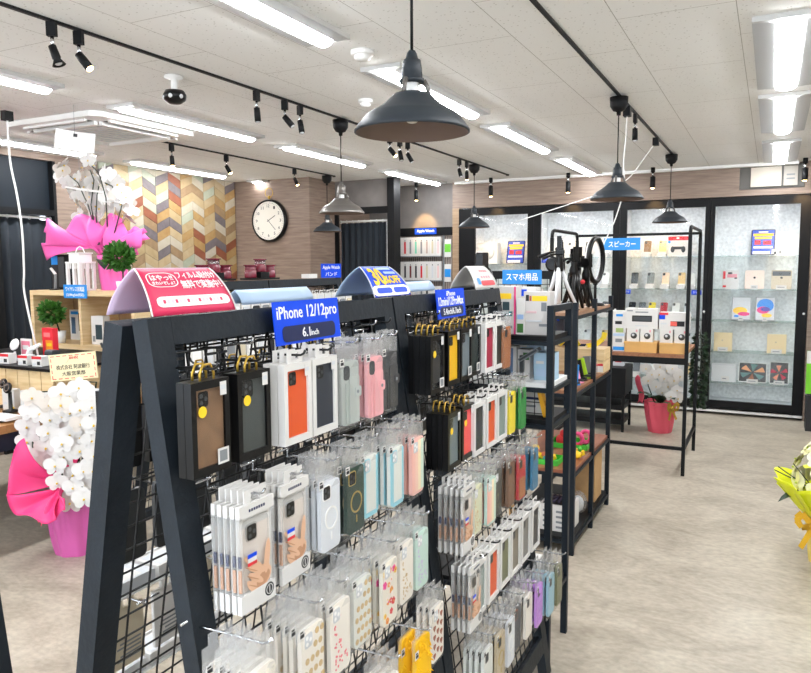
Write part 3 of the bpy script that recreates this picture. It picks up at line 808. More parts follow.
def hand_meshes():
    if 'hand' in _pm: return _pm['hand']
    z1 = -.012; z0 = z1-PH+.012; d = .0045
    r = {}
    b = MB(); b.box(-d, -d+.002, -PW/2, PW/2, z0, z1, WCARD)
    b.box(-d, d, -PW/2, PW/2, z0, z0+.034, WCARD); b.box(-d, d, -PW/2, -PW/2+.006, z0+.034, z1-.02, BAGTOP); b.box(-d, d, PW/2-.006, PW/2, z0+.034, z1-.02, BAGTOP)
    b.box(-d+.002, d-.001, -PW/2+.0015, -PW/2+.004, z0+.085, z0+.105, NAVY); b.box(-d+.002, d-.001, -PW/2+.0015, -PW/2+.004, z0+.04, z0+.08, SKIN2)
    b.box(-d, d, -PW/2, PW/2, z1-.022, z1, WCARD)
    b.box(-.001, .001, -.03, -.012, z1, .012, WCARD); b.box(-.001, .001, .012, .03, z1, .012, WCARD); b.box(-.001, .001, -.012, .012, .006, .012, WCARD)
    r['card'] = b.mesh('backing_card')
    b = MB(); xx = -d+.002                                           # printed hand holding a phone
    xh = d-.0012
    def blob(cy, cz, ry, rz, mm, k, rot=0):
        pts = []
        for a in range(14):
            u, v = ry*math.cos(2*PI*a/14), rz*math.sin(2*PI*a/14)
            pts.append((xh+.00004*k, cy+u*math.cos(rot)-v*math.sin(rot), cz+u*math.sin(rot)+v*math.cos(rot)))
        b.poly(pts, mm)
    c0 = z0+.062
    b.poly([(xx+.0002, -PW/2+.007, z0+.035), (xx+.0002, PW/2-.007, z0+.035), (xx+.0002, PW/2-.007, z0+.15), (xx+.0002, -PW/2+.007, z0+.15)], mat('print_blush', (238, 226, 216), .6))
    blob(.008, c0-.012, .03, .022, SKIN, 1, .3); blob(.014, c0-.016, .02, .012, SKIN2, 2, .4)
    for k, (cy, cz, rot) in enumerate(((-.012, c0+.022, .75), (-.004, c0+.008, .65), (-.006, c0-.008, .5), (-.016, c0-.022, .25))): blob(cy, cz, .03-.003*k, .0068, SKIN, 3+k, rot-1.35 if k == 0 else rot-1.1)
    for k in range(3): blob(-.018+.004*k, c0+.012-.017*k, .019, .0012, SKIN2, 8, -.5)
    blob(.026, c0+.022, .008, .032, SKIN, 8, -.15)
    r['print'] = b.mesh('hand_print')
    b = MB(); b.box(d, d+.0005, -.028, -.004, z0+.082, z0+.088, RED); b.box(d, d+.0005, -.028, -.004, z0+.088, z0+.096, WCARD); b.box(d, d+.0005, -.028, -.004, z0+.096, z0+.103, BLUE); r['flag'] = b.mesh('tricolour_label')
    b = MB(); b.ring2(PW/2-.018, z0+.02, .0001, .0125, d, d+.0005, INK, 18); b.ring2(PW/2-.018, z0+.02, .008, .0095, d+.0005, d+.0008, WCARD, 18); b.box(d+.0005, d+.0008, PW/2-.019, PW/2-.017, z0+.014, z0+.026, WCARD); r['badge'] = b.mesh('round_badge')
    b = MB()
    for k in range(7): b.box(d, d+.0005, -.022+k*.0065, -.018+k*.0065, z1-.014, z1-.009, NAVY)
    r['head'] = b.mesh('header_print')
    b = MB(); b.poly([(d-.0006, -PW/2+.0061, z0+.0345), (d-.0006, PW/2-.0061, z0+.0345), (d-.0006, PW/2-.0061, z1-.0225), (d-.0006, -PW/2+.0061, z1-.0225)], PANE); r['window'] = b.mesh('window')
    _pm['hand'] = r; return r
def make_hand(o):
    r = hand_meshes()
    bc = put('backing_card', r['card'], o); put('hand_print', r['print'], bc, label='photo print of a hand'); put('tricolour_label', r['flag'], bc)
    put('round_badge', r['badge'], bc, label='round dark badge'); put('header_print', r['head'], bc); put('window', r['window'], o)
    put('phone_case', cm('plain', CASEC, None, w=.07, h=.142, t=.005), o, (-.0012, .0, -.012-.022-.078))
GW, GH = .091, .195
def bag_mesh(seed=0):
    k = ('bag', seed)
    if k in _pm: return _pm[k]
    rr = random.Random(seed)
    b = MB(); z1 = -.006; z0 = z1-GH
    N, Mv = 8, 12
    def half(s):
        def fn(u, v):
            y = -GW/2+GW*u; z = z0+(GH)*v
            e = min(1, min(u, 1-u)*7, v*9, (1-v)*2.2)
            return Vector((s*(.0009+.0072*max(0, e))+.0012*math.sin(u*11+v*7+seed)*e, y, z))
        return fn
    vs = .74
    for s in (1, -1):
        f_ = half(s)
        b.sheet(lambda u, v: f_(u, v*vs), N, 9, BAG); b.sheet(lambda u, v: f_(u, vs+v*(1-vs)), N, 4, BAGTOP)
    b.box(-.0008, .0008, -.03, -.009, z1, .014, BAGTOP); b.box(-.0008, .0008, .009, .03, z1, .014, BAGTOP); b.box(-.0008, .0008, -.009, .009, .006, .014, BAGTOP)
    _pm[k] = b.mesh('clear_bag'); return _pm[k]
def bagtag_mesh():
    if 'bagtag' not in _pm:
        b = MB(); b.box(.0088, .0094, -.046, -.030, -.050, -.032, WCARD); b.box(.0094, .0097, -.044, -.032, -.047, -.040, INK); b.box(.0094, .0097, -.044, -.035, -.038, -.035, INK); _pm['bagtag'] = b.mesh('barcode_tag')
    return _pm['bagtag']
def make_bag(o, style, m, m2=None, seed=0, tagged=True, h=.148):
    put('clear_bag', bag_mesh(seed), o)
    put('phone_case', cm(style, m, m2, h=h, t=.009), o, (0, 0.002, -.006-GH+.012+h/2))
    if tagged: put('barcode_tag', bagtag_mesh(), o)
ORD = ['first', 'second', 'third', 'fourth', 'fifth', 'sixth']
def hang(kind, desc, row, y, z, off, n, step, group, args, catname='phone case', jit=.0, xc=0.0, behind=None, sgn=1):
    """n packages one behind the other on the hook at (y, z); the front one's face stands off the rack face"""
    r_ = random.Random(int(y*1000)+int(z*77))
    t = {'box': BD/2, 'hand': .0045, 'bag': .008}[kind]
    n = max(1, min(n, int((off-2*t-.014)/step)+1))
    for k in range(n):
        ww = [kind]
        nm = {'box': 'hanging_boxed_phone_case', 'hand': 'hanging_carded_phone_case', 'bag': 'hanging_bagged_phone_case'}[kind]
        t = {'box': BD/2, 'hand': .0045, 'bag': .008}[kind]
        o = thing(nm, '%s, %s on its hook, %s' % (desc, ORD[k], row), catname, (xc+fx(z-.11)+off-t-k*step, y+r_.uniform(-jit, jit), z), r_.uniform(-.03, .03) if jit else 0, group)
        a = args if (k == 0 or behind is None) else behind
        if kind == 'box': make_box(o, **a)
        elif kind == 'hand': make_hand(o)
        else: make_bag(o, seed=k % 3, **a)

# colours of the cases
oc = C('orange', (226, 88, 32)); nv = C('navy', (40, 48, 62)); brn = C('tan_brown', (128, 98, 72), .5, noise=(30, .18)); dkc = C('smoke', (44, 48, 50), .25); dkg = C('slate_green', (66, 72, 72), .3)
gry = C('pale_grey', (176, 182, 178)); pnk = C('pale_pink', (232, 168, 172)); drk = C('dark_grey', (66, 66, 68)); frost = C('frost', (222, 226, 232), .3); gre = C('bottle_green', (24, 58, 50), .3)
aqua = C('aqua', (150, 208, 222)); milky = C('milky', (226, 228, 222), .35); peach = C('peach_pink', (244, 188, 178)); tan = C('dot_tan', (206, 178, 130)); cream = C('cream', (240, 234, 224), .4)
ivory = C('ivory', (236, 230, 216), .4); rosy = C('rose', (238, 120, 132)); mint = C('mint', (196, 222, 212)); fur = C('yellow_fur', (240, 186, 12), .9); hb = C('heart_brown', (162, 84, 52)); crim = C('crimson', (166, 24, 62))
ylw = C('yellow', (238, 186, 26)); gsl = C('grey_slate', (112, 124, 130)); saddle = C('saddle_brown', (168, 104, 60), .5); dgn = C('dark_green', (36, 50, 50)); coral = C('coral', (244, 84, 86)); ggr = C('grey_green', (126, 144, 138))
lemon = C('lemon', (242, 220, 28)); grs = C('grass_green', (26, 146, 54)); choc = C('chocolate', (118, 82, 56), .5); redc = C('red', (190, 34, 48)); teal = C('teal_blue', (28, 112, 152)); sage = C('pale_sage', (222, 222, 190)); olive = C('olive', (116, 118, 84))
taupe = C('taupe', (132, 124, 108)); stone = C('stone_grey', (128, 126, 122)); chbk = C('charcoal', (50, 52, 54)); lil = C('lilac', (196, 140, 222)); ltb = C('light_blue', (150, 192, 208)); gold = C('gold_ring', (190, 166, 100), .3, metal=.6); bge = C('beige', (196, 180, 150))
NR, FR = 'near rack', 'far rack'
def B(style, m, m2=None, **k): return dict(style=style, m=m, m2=m2, **k)
WB = dict(card=WCARD, loop='white')
BS = dict(style='plain', m=chbk, shut=True)
WS = dict(style='plain', m=chbk, shut=True, card=WCARD, loop='white')
hooksA, hooksB, hang_calls = [], [], []
def yat(px, py, off):
    d = fw+rt*((px-CX)/F_PX)-up*((py-CY)/F_PX); nn = Vector((.98889, 0, .14865))
    return (EYE+d*(((Vector((FOOT+off, 0, 0))-EYE).dot(nn))/d.dot(nn))).y
def H(rack, row, kind, desc, y, z, off, n, step, args, jit=0.0, behind=None):
    if isinstance(y, tuple): y = yat(y[0], y[1], off)
    rn = '%s row, %s' % (row, NR if rack == 'A' else FR)
    (hooksA if rack == 'A' else hooksB).append((y, z, off+.014+.035, CHROME if kind != 'box' else WIRE))
    hang_calls.append((kind, desc, rn, y, z, off, n, step, 'phone cases on the %s, %s row' % (NR if rack == 'A' else FR, row), args, 'phone case', jit, 0.0, behind))
# --- near rack, top row
z = 1.424
H('A', 'top', 'box', 'brown case in black window box', (211, 424), z, .06, 2, .017, B('plain', brn, sticker=True, square=True))
H('A', 'top', 'box', 'smoky dark case in black window box', (255, 416), z, .06, 2, .017, B('plain', dkg, dkc, sticker=True))
H('A', 'top', 'box', 'orange case in white window box', (298, 402), z-.004, .065, 4, .0175, B('plain', oc, **WB), 0, WS)
H('A', 'top', 'box', 'navy case in white window box', (325, 393), z-.004, .065, 4, .0175, B('plain', nv, **WB), 0, WS)
H('A', 'top', 'bag', 'grey folio case in clear bag', 1.408, z, .06, 4, .017, B('folio', gry), .003)
H('A', 'top', 'bag', 'pink folio case in clear bag', 1.510, z, .07, 4, .017, B('folio', pnk), .003)
H('A', 'top', 'bag', 'black folio case in clear bag', 1.612, z, .055, 3, .017, B('folio', drk), .003)
# second row
z = 1.2
H('A', 'second', 'hand', 'clear case on card with hand print', (258, 552), z, .085, 5, .0135, None, .001)
H('A', 'second', 'hand', 'clear case on second hand print card', (296, 530), z, .075, 4, .0135, None, .001)
H('A', 'second', 'bag', 'frosted case with white ring', 1.228, z, .085, 5, .017, B('ring', frost, WHITE), .003)
H('A', 'second', 'bag', 'dark green case with gold ring', 1.336, z, .08, 3, .019, B('ring', gre, gold), .003)
H('A', 'second', 'bag', 'blue edged clear case', 1.436, z, .06, 3, .018, B('stripes', milky, aqua), .003)
H('A', 'second', 'bag', 'blue striped milky case', 1.536, z, .08, 3, .018, B('stripes', milky, aqua), .003)
H('A', 'second', 'bag', 'peach pastel case in clear bag', 1.644, z, .085, 4, .018, B('rainbow', peach), .003)
# third row
z = .978
H('A', 'third', 'bag', 'ivory dotted case in clear bag', (256, 650), z, .12, 6, .019, B('dots', cream, ivory), .006)
H('A', 'third', 'bag', 'tan spotted case in clear bag', (308, 612), z, .115, 6, .018, B('dots', cream, tan), .006)
H('A', 'third', 'bag', 'small pink sprig case in clear bag', (334, 590), z, .11, 6, .018, B('sprigs', cream, rosy), .005)
H('A', 'third', 'bag', 'gold spotted case in clear bag', (356, 563), z, .095, 5, .018, B('dots', milky, tan), .005)
H('A', 'third', 'bag', 'red and magenta flower case', (390, 577), z, .105, 5, .020, B('flowers', ivory), .005)
H('A', 'third', 'bag', 'white sprigged case in clear bag', (405, 552), z, .09, 4, .018, B('sprigs', cream, tan), .005)
H('A', 'third', 'bag', 'mint pastel case in clear bag', (421, 545), z, .09, 4, .018, B('sprigs', mint, C('pale_violet', (206, 196, 226))), .005)
# fourth row
z = .76
H('A', 'fourth', 'bag', 'plain ivory case in clear bag', 1.02, z, .10, 4, .018, B('plain', ivory), .005)
H('A', 'fourth', 'bag', 'cream spotted case in clear bag', 1.16, z, .10, 4, .018, B('dots', cream, tan), .005)
H('A', 'fourth', 'bag', 'cream case with red blossoms', 1.30, z, .12, 3, .02, B('flowers', cream), .005)
H('A', 'fourth', 'bag', 'fluffy yellow case on wire hook', (420, 648), z, .13, 2, .034, B('fur', fur, h=.172), .003)
H('A', 'fourth', 'bag', 'white case with brown hearts', (440, 638), z, .075, 3, .018, B('hearts', cream, hb), .004)
# --- far rack, top row
z = 1.424
H('B', 'top', 'box', 'smoke case in black window box', (437, 360), z, .085, 5, .0175, B('sheen', dkc, chbk, sticker=True, square=True), 0, BS)
H('B', 'top', 'box', 'yellow case in black window box', 1.99, z, .07, 3, .0175, B('plain', ylw), 0, BS)
H('B', 'top', 'box', 'slate grey case in black window box', 2.09, z, .07, 3, .0175, B('plain', gsl, square=True), 0, BS)
H('B', 'top', 'box', 'dark olive case in black window box', 2.19, z, .06, 3, .0175, B('plain', dgn, square=True), 0, BS)
H('B', 'top', 'box', 'crimson case in white window box', 2.29, z-.004, .075, 3, .0175, B('plain', crim, **WB), 0, WS)
H('B', 'top', 'box', 'dark green case in white window box', 2.39, z-.004, .075, 3, .0175, B('plain', dgn, **WB), 0, WS)
H('B', 'top', 'bag', 'saddle brown leather case', (507, 338), z, .085, 3, .018, B('leather', saddle), .003)
# second row
z = 1.2
H('B', 'second', 'box', 'grey case in black window box', (453, 430), z, .085, 5, .0175, B('plain', gsl, sticker=True), 0, BS)
H('B', 'second', 'box', 'coral case in black window box', (467, 423), z, .08, 3, .0175, B('plain', coral, sticker=True), 0, BS)
H('B', 'second', 'box', 'black case in white window box', (479, 424), z-.01, .085, 3, .0175, B('sheen', chbk, nv, **WB), 0, WS)
H('B', 'second', 'box', 'orange case in white window box', (491, 415), z-.01, .085, 3, .0175, B('plain', oc, **WB), 0, WS)
H('B', 'second', 'box', 'grey-green case in white window box', (501, 406), z-.01, .085, 3, .0175, B('plain', ggr, **WB), 0, WS)
H('B', 'second', 'bag', 'lemon yellow case in clear bag', (512, 404), z, .09, 3, .018, B('plain', lemon), .003)
H('B', 'second', 'bag', 'grass green case in clear bag', (523, 399), z, .10, 3, .018, B('leather', grs), .003)
# third row
z = .985
H('B', 'third', 'hand', 'clear case on card with hand print', 1.875, z, .10, 5, .0165, None, .001)
H('B', 'third', 'bag', 'pale sage case in clear bag', 1.975, z, .09, 4, .018, B('sprigs', sage, tan), .004)
H('B', 'third', 'bag', 'pastel patterned case in clear bag', 2.068, z, .10, 4, .018, B('rainbow', mint), .004)
H('B', 'third', 'bag', 'dark marbled case in clear bag', 2.16, z, .09, 3, .018, B('sprigs', chbk, olive), .004)
H('B', 'third', 'bag', 'chocolate leather case in clear bag', 2.262, z, .10, 3, .018, B('leather', choc), .003)
H('B', 'third', 'bag', 'red and tan leather case', (522, 471), z, .11, 3, .018, B('leather', redc, saddle), .003)
H('B', 'third', 'bag', 'teal blue case in clear bag', (536, 465), z, .12, 3, .018, B('plain', teal), .003)
# fourth row
z = .76
H('B', 'fourth', 'hand', 'clear case on card with hand print', 1.875, z, .09, 4, .0165, None, .001)
for yy, ds, mm in (((481, 592), 'grey-green', ggr), ((494, 575), 'orange', oc), ((505, 557), 'olive', olive), ((515, 543), 'taupe', taupe), ((525, 530), 'stone grey', stone), ((535, 520), 'charcoal', chbk)):
    H('B', 'fourth', 'box', '%s case in white window box' % ds, yy, z-.01, .085, 3, .0175, B('plain', mm, **WB), 0, WS)
# bottom row
z = .525
H('B', 'bottom', 'bag', 'milky clear case with camera holes', 1.90, z, .085, 4, .018, B('plain', milky), .004)
H('B', 'bottom', 'bag', 'beige case with gold ring', 2.0, z, .09, 4, .018, B('ring', bge, gold), .004)
H('B', 'bottom', 'bag', 'frosted case with pale ring', 2.095, z, .09, 4, .018, B('ring', frost, WHITE), .004)
H('B', 'bottom', 'bag', 'navy case in clear bag', 2.19, z, .08, 3, .018, B('plain', nv, hb), .004)
H('B', 'bottom', 'bag', 'pale cream case in clear bag', 2.285, z, .09, 4, .018, B('plain', cream), .004)
H('B', 'bottom', 'bag', 'quilted lilac case in clear bag', 2.38, z, .10, 3, .022, B('quilt', lil), .004)
H('B', 'bottom', 'bag', 'light blue case in clear bag', 2.475, z, .115, 4, .018, B('sheen', ltb, ltb), .004)
H('B', 'bottom', 'bag', 'olive green case in clear bag', 2.572, z, .12, 4, .018, B('plain', olive), .004)
# hooks left empty on the grid between the rows
er = random.Random(2)
for hk, (ya, yb) in ((hooksA, (.97, 1.70)), (hooksB, (1.87, 2.6))):
    for k in range(9):
        y_ = ya+(yb-ya)*(k+.5)/9
        if not (1.2 < y_ < 1.48 or 2.02 < y_ < 2.28): hk.append((y_, 1.452, .05+er.uniform(0, .02), CHROME if k % 2 else WIRE))
rearA = [(.98+.075*k, zz, .12, CHROME if (k+int(zz*10)) % 2 else WIRE) for zz in (1.44,) for k in range(10)]+[(.985+.112*k, 1.385, .10, WIRE) for k in range(7)]
rearA += [(1.03+.10*k, 1.17, .10, WIRE) for k in range(5)]
rearA += [(1.05+.12*k, .895, .10, CHROME) for k in range(5)]
rearB = [(1.88+.08*k, 1.44, .12, CHROME) for k in range(9)]+[(1.885+.112*k, 1.385, .10, WIRE) for k in range(7)]+[(1.885+.112*k, 1.15, .10, WIRE) for k in range(7)]
rackA = make_rack('black A-frame grid rack standing nearest, under the big pendant lamp', 0, .89, 1.778, hooksA, rearA, ((1.0, 1.70, .915, .10), (1.0, 1.70, .70, .10)))
rackB = make_rack('black A-frame grid rack joined behind the nearest one, beside the metal shelves', 0, 1.787, 2.675, hooksB, rearB)
for a in hang_calls: hang(*a)
# --- what hangs on the back of the near rack, seen through its open end
def rear_item(nm, label, y, z, build):
    xg = -1.318+.18*z
    o = thing(nm, label, 'phone case', (xg-.055, y, z), PI, 'stock hung on the back of the near rack'); build(o); return o
def blackcase(o):
    put('phone_case', cm('plain', chbk), o, (0, 0, -.10)); b = MB(); b.tube([(0, -.012, -.03), (0, -.012, -.004), (0, 0, .008), (0, .012, -.004), (0, .012, -.03)], .002, CHROME, 5); b.build('hang_loop', o, label='bright wire loop')
for k in range(5):
    rear_item('hanging_phone_case', 'plain black case on the back of the near rack, %s hook from its open end' % ORD[k], 1.03+.10*k, 1.17, blackcase)
for rk, yy0, nm in ((0, .985, 'near rack'), (1, 1.885, 'far rack')):
    for k in range(7):
        zz = 1.385
        o = thing('hanging_boxed_phone_case', 'closed black box on the back of the %s, %s hook along' % (nm, (ORD+['seventh'])[k]), 'phone case', (-1.318+.18*zz-.06, yy0+.112*k, zz), PI, 'stock hung on the back of the %s' % nm)
        make_box(o, **BS)
        if rk: o2 = thing('hanging_phone_case', 'plain black case on the back of the far rack, %s hook along' % (ORD+['seventh'])[k], 'phone case', (-1.318+.18*1.15-.055, yy0+.112*k, 1.15), PI, 'stock hung on the back of the far rack'); blackcase(o2)
def backcard(c):
    def f(o):
        b = MB(); b.box(-.004, .004, -.045, .045, -.15, -.02, c); b.box(-.004, .004, -.02, -.01, -.02, .01, c); b.box(-.004, .004, .01, .02, -.02, .01, c); b.box(-.004, .004, -.01, .01, .005, .01, c); b.build('backing_card', o)
        b = MB(); b.box(.004, .012, -.035, .035, -.14, -.05, LGREY, None, .008); b.build('blister', o)
        b = MB()
        for k in range(5): b.box(-.0046, -.004, -.035, .03-.008*(k % 3), -.135+k*.009, -.131+k*.009, GREY)
        b.build('back_print', o)
    return f
for k in range(5):
    rear_item('hanging_screen_film', '%s card pack behind the near rack, %s hook from its open end' % (('kraft', 'white', 'kraft', 'pale grey', 'white')[k], ORD[k]), 1.05+.12*k, .895, backcard((bgm := (mat('card_buff', (206, 194, 170), .6), WCARD, mat('card_buff', (206, 194, 170), .6), LGREY, WCARD))[k]))
for zz, lv in ((.919, 'upper'), (.704, 'lower')):
    for k in range(6):
        o = tag(None or bpy.data.objects.new('film_box', None), 'flat white film box lying on the %s ledge behind the near rack, %s along' % (lv, ORD[k]), 'box', 'film boxes on the ledges behind the near rack'); COL.objects.link(o)
        o.location = (-1.318+.18*zz-.062, 1.055+k*.112, zz+.0005)
        b = MB(); b.box(-.036, .036, -.05, .05, 0, .026, (WCARD, LGREY)[(k+int(zz*10)) % 2]); b.build('carton', o)
        b = MB(); b.box(-.03, .03, -.04, .02, .026, .0264, (LGREY, WCARD)[(k+int(zz*10)) % 2]); b.build('top_label', o)

# ---- signs on the near row
def flat_sign(nm, label, W, Hh, M, m, cat='sign', group=None, th=.003):
    o = thing(nm, label, cat, M.translation); b = MB(); b.box(-W/2, W/2, -Hh/2, Hh/2, -th, 0, m); 
    MM = M.copy(); MM.translation = (0, 0, 0)
    me = b.mesh('panel'); me.transform(MM); put('panel', me, o)
    return o, MM
WT = mat('white_lettering', (246, 246, 246), .5)
def rrect(w, h, r, n=5):
    pts = []
    for cx, cy, a0 in ((w/2-r, h/2-r, 0), (-w/2+r, h/2-r, 90), (-w/2+r, -h/2+r, 180), (w/2-r, -h/2+r, 270)):
        for k in range(n+1):
            a = math.radians(a0+90*k/n); pts.append((cx+r*math.cos(a), cy+r*math.sin(a)))
    return pts
def plate(nm, o, MM, w, h, r, x, y, z, m):
    b = MB(); b.prism(rrect(w, h, r), .0008, m); me = b.mesh(nm); me.transform(MM @ Matrix.Translation((x, y, z))); return put(nm, me, o)
o, MM = flat_sign('hanging_sign', 'blue size sign reading iPhone 12/12pro 6.1inch on the near rack beam', .252, .093, face_M((-.921, 1.338, 1.480), (0, 1, 0), (-.1, 0, 1)), BLUE)
text('iPhone 12/12pro', .232, .036, WT, o, MM @ Matrix.Translation((0, .018, .0005)), bold=.008)
plate('size_band', o, MM, .205, .034, .012, 0, -.024, .0003, NAVY)
text('6.1', .03, .021, WT, o, MM @ Matrix.Translation((-.016, -.024, .0014)), bold=.012); text('inch', .03, .013, WT, o, MM @ Matrix.Translation((.017, -.027, .0014)), bold=.006)
o, MM = flat_sign('hanging_sign', 'blue size sign with a dark band on the far rack beam', .226, .093, face_M((-.921, 2.146, 1.480), (0, 1, 0), (-.1, 0, 1)), BLUE)
text('iPhone', .07, .016, WT, o, MM @ Matrix.Translation((0, .032, .0005)), bold=.008)
text('12mini/12ProMax', .2, .028, WT, o, MM @ Matrix.Translation((0, .008, .0005)), bold=.008)
plate('size_band', o, MM, .185, .030, .012, 0, -.025, .0003, NAVY)
text('5.4inch/6.7inch', .14, .020, WT, o, MM @ Matrix.Translation((0, -.025, .0014)), bold=.008)

def tent(nm, label, yc, hb, ht, front, back, xb=.06, hh=.082, deco=None, xc=-1.0):
    """folded card standing open like a roof, its front curving down towards +X; hb and ht are half lengths at base and top"""
    zb = 1.516
    o = thing(nm, label, 'sign', (xc, yc, zb), 0, 'folded card signs on the near racks')
    def S(s, u, v):                                             # s=+1 front, -1 back; v 0 base .. 1 top
        a = v; x = s*xb*(1-a)**.8*(1+.35*a*(1-a)); z_ = hh*(a+.22*a*(1-a)); hl = hb+(ht-hb)*(a**1.3)
        return Vector((x, -hl+2*hl*u, z_))
    b = MB(); b.sheet(lambda u, v: S(1, u, v), 12, 10, front, True, .0012); b.build('front_sheet', o)
    b = MB(); b.sheet(lambda u, v: S(-1, u, v), 12, 10, back, True, .0012); b.build('back_sheet', o)
    def wrap(me, off=.0016):                                    # me lies in X (0..1 along) Y (0..1 up)
        for q in me.vertices:
            u, v, w_ = q.co.x, q.co.y, q.co.z
            p = S(1, u, v); e = 1e-3; n = (S(1, u+e, v)-p).cross(S(1, u, v+e)-p).normalized()
            if n.x < 0: n = -n
            q.co = p+n*(off+w_)
        return me
    def wtext(t, cx, cy, w, h, m, name='lettering', bold=.01):
        me = text_mesh(t, w, h, m, bold); me.transform(Matrix.Translation((cx, cy, 0))); put(name, wrap(me), o)
    def wplate(cx, cy, w, h, m, name='panel_band', off=.0012, r=.03, ring=False):
        b = MB(); n = 24
        pts = rrect(w, h, min(w, h)*.35, 5)
        if ring:
            q = [(x*(1-.02/w*1.2), y*(1-.025/h*1.2)) for x, y in pts]; A_ = [b.bm.verts.new((x+cx, y+cy, 0)) for x, y in pts]; B_ = [b.bm.verts.new((x+cx, y+cy, 0)) for x, y in q]
            for i in range(len(pts)): b.face([A_[i], A_[(i+1) % len(pts)], B_[(i+1) % len(pts)], B_[i]], m)
        else:
            c = b.bm.verts.new((cx, cy, 0)); A_ = [b.bm.verts.new((x+cx, y+cy, 0)) for x, y in pts]
            for i in range(len(pts)): b.face([A_[i], A_[(i+1) % len(pts)], c], m)
            bmesh.ops.subdivide_edges(b.bm, edges=b.bm.edges[:], cuts=2, use_grid_fill=True)
        put(name, wrap(b.mesh(name), off), o)
    if deco: deco(wtext, wplate, o, S)
    b = MB()
    b.tube([S(1, 0, k/10)+Vector((.0012, -.0004, 0)) for k in range(11)], .0016, WCARD, 5); b.tube([S(1, 1, k/10)+Vector((.0012, .0004, 0)) for k in range(11)], .0016, WCARD, 5)
    b.build('white_edge', o)
    return o
LILT = mat('lilac_back_print', (216, 196, 226), .5)
def deco_red(T, PL, o, S):
    PL(.24, .70, .36, .34, WT, 'bubble_outline', .0014, ring=True)
    T('はやっ!!', .24, .745, .27, .13, WT); T('きれいでしょ？', .24, .62, .27, .075, WT)
    T('フィルム貼付け', .70, .80, .52, .17, WT); T('無料で実施中！', .70, .58, .52, .19, WT)
    PL(.52, .24, .88, .20, WT, 'note_band', .0014)
    for k in range(16): PL(.16+k*.046, .24, .03, .07, LILAC if k % 3 else PINKRED, 'note_mark', .002)
tent('folded_card_sign', 'crimson folded card sign with white lettering at the open end of the near rack', 1.008, .108, .094, PINKRED, LILT, .055, deco=deco_red, xc=-.997)
def deco_blue(T, PL, o, S):
    PL(.5, .17, .98, .30, WT, 'note_band', .0013); PL(.30, .17, .40, .16, BLUE, 'note_mark', .0018); PL(.74, .17, .38, .16, BLUE, 'note_mark', .0018)
    T('30', .30, .62, .36, .60, YEL, bold=.03); T('%OFF', .68, .50, .46, .26, YEL, bold=.03)
    PL(.66, .90, .46, .09, PALEB, 'note_mark', .0018); PL(.74, .74, .36, .09, PALEB, 'note_mark', .0018)
tent('folded_card_sign', 'blue folded card sign with big yellow 30 over the rack joint', 1.80, .11, .085, BLUE, PALEB, .062, deco=deco_blue, xc=-1.012)
def deco_wr(T, PL, o, S):
    PL(.62, .20, .62, .20, RED, 'note_band', .0014)
    for k in range(4): PL(.42+.12*k, .45, .08, .1, mat('pale_red_print', (226, 150, 160), .6), 'note_mark', .0014); PL(.5+.1*k, .72, .07, .1, mat('pale_red_print', (226, 150, 160), .6), 'note_mark', .0014)
    PL(.22, .28, .14, .26, SKYB, 'drop_mark', .0016)
tent('folded_card_sign', 'white folded card sign with red print at the shelf end of the far rack', 2.55, .115, .09, WCARD, WCARD, .05, deco=deco_wr)
def low_card(label, yc, L_, x=-1.045, m=PALEB):
    o = thing('folded_card_sign', label, 'sign', (x, yc, 1.516), 0, 'folded card signs on the near racks')
    b = MB(); b.sheet(lambda u, v: Vector((-.02*v*v, -L_/2+L_*u, .032*v)), 6, 4, m, True, .0012); b.build('front_sheet', o)
    b = MB(); b.sheet(lambda u, v: Vector((-.045+.025*v*v, -L_/2+L_*u, .032*v)), 6, 4, m, True, .0012); b.build('back_sheet', o)
    b = MB()
    for k in range(3): b.box(-.011, -.010, -.03+k*.05-.016, -.03+k*.05+.012, .008, .02, WT)
    b.build('pale_lettering', o)
low_card('low pale blue folded card between the crimson and blue signs', 1.40, .28)
low_card('low pale blue folded card between the blue and white signs', 2.16, .26)
# ================================================================== PLANTS (shared makers)
PETAL = mat('orchid_white', (226, 223, 220), .6); PETAL_B = mat('orchid_cream', (228, 219, 210), .6); LIP = mat('orchid_lip_yellow', (226, 190, 60), .5)
STEM = mat('stem_dark_green', (44, 54, 40), .5); LEAF = mat('leaf_dark_green', (30, 62, 40), .4); LEAF2 = mat('leaf_fresh_green', (58, 108, 34), .5, noise=(30, .35))
def blossom_mesh(petal, lip):
    b = MB()
    def petal_(cy, cz, ry, rz, rot, x0, cup):
        n = 12; c = b.bm.verts.new((x0-.004, cy*.35, cz*.35)); R = []
        for k in range(n):
            a = 2*PI*k/n; u, v = ry*math.cos(a), rz*math.sin(a)
            R.append(b.bm.verts.new((x0+cup*math.sin(2*a)**2*.5-.004*math.hypot(u/ry, v/rz), cy+u*math.cos(rot)-v*math.sin(rot), cz+u*math.sin(rot)+v*math.cos(rot))))
        for k in range(n): b.face([c, R[k], R[(k+1) % n]], petal, True)
    for k, (cy, cz, ry, rz, rot) in enumerate(((0, .026, .021, .026, 0), (-.02, -.024, .02, .026, -.6), (.02, -.024, .02, .026, .6))): petal_(cy, cz, ry, rz, rot, -.004, .002)
    for s in (-1, 1): petal_(s*.027, .005, .031, .03, s*.2, .002, .004)
    b.ell((.006, 0, -.007), (.006, .0055, .006), lip, None, 8, 6); b.ell((.005, 0, -.014), (.004, .007, .004), petal, None, 8, 5)
    return b.mesh('blossom')
BLOS = {}
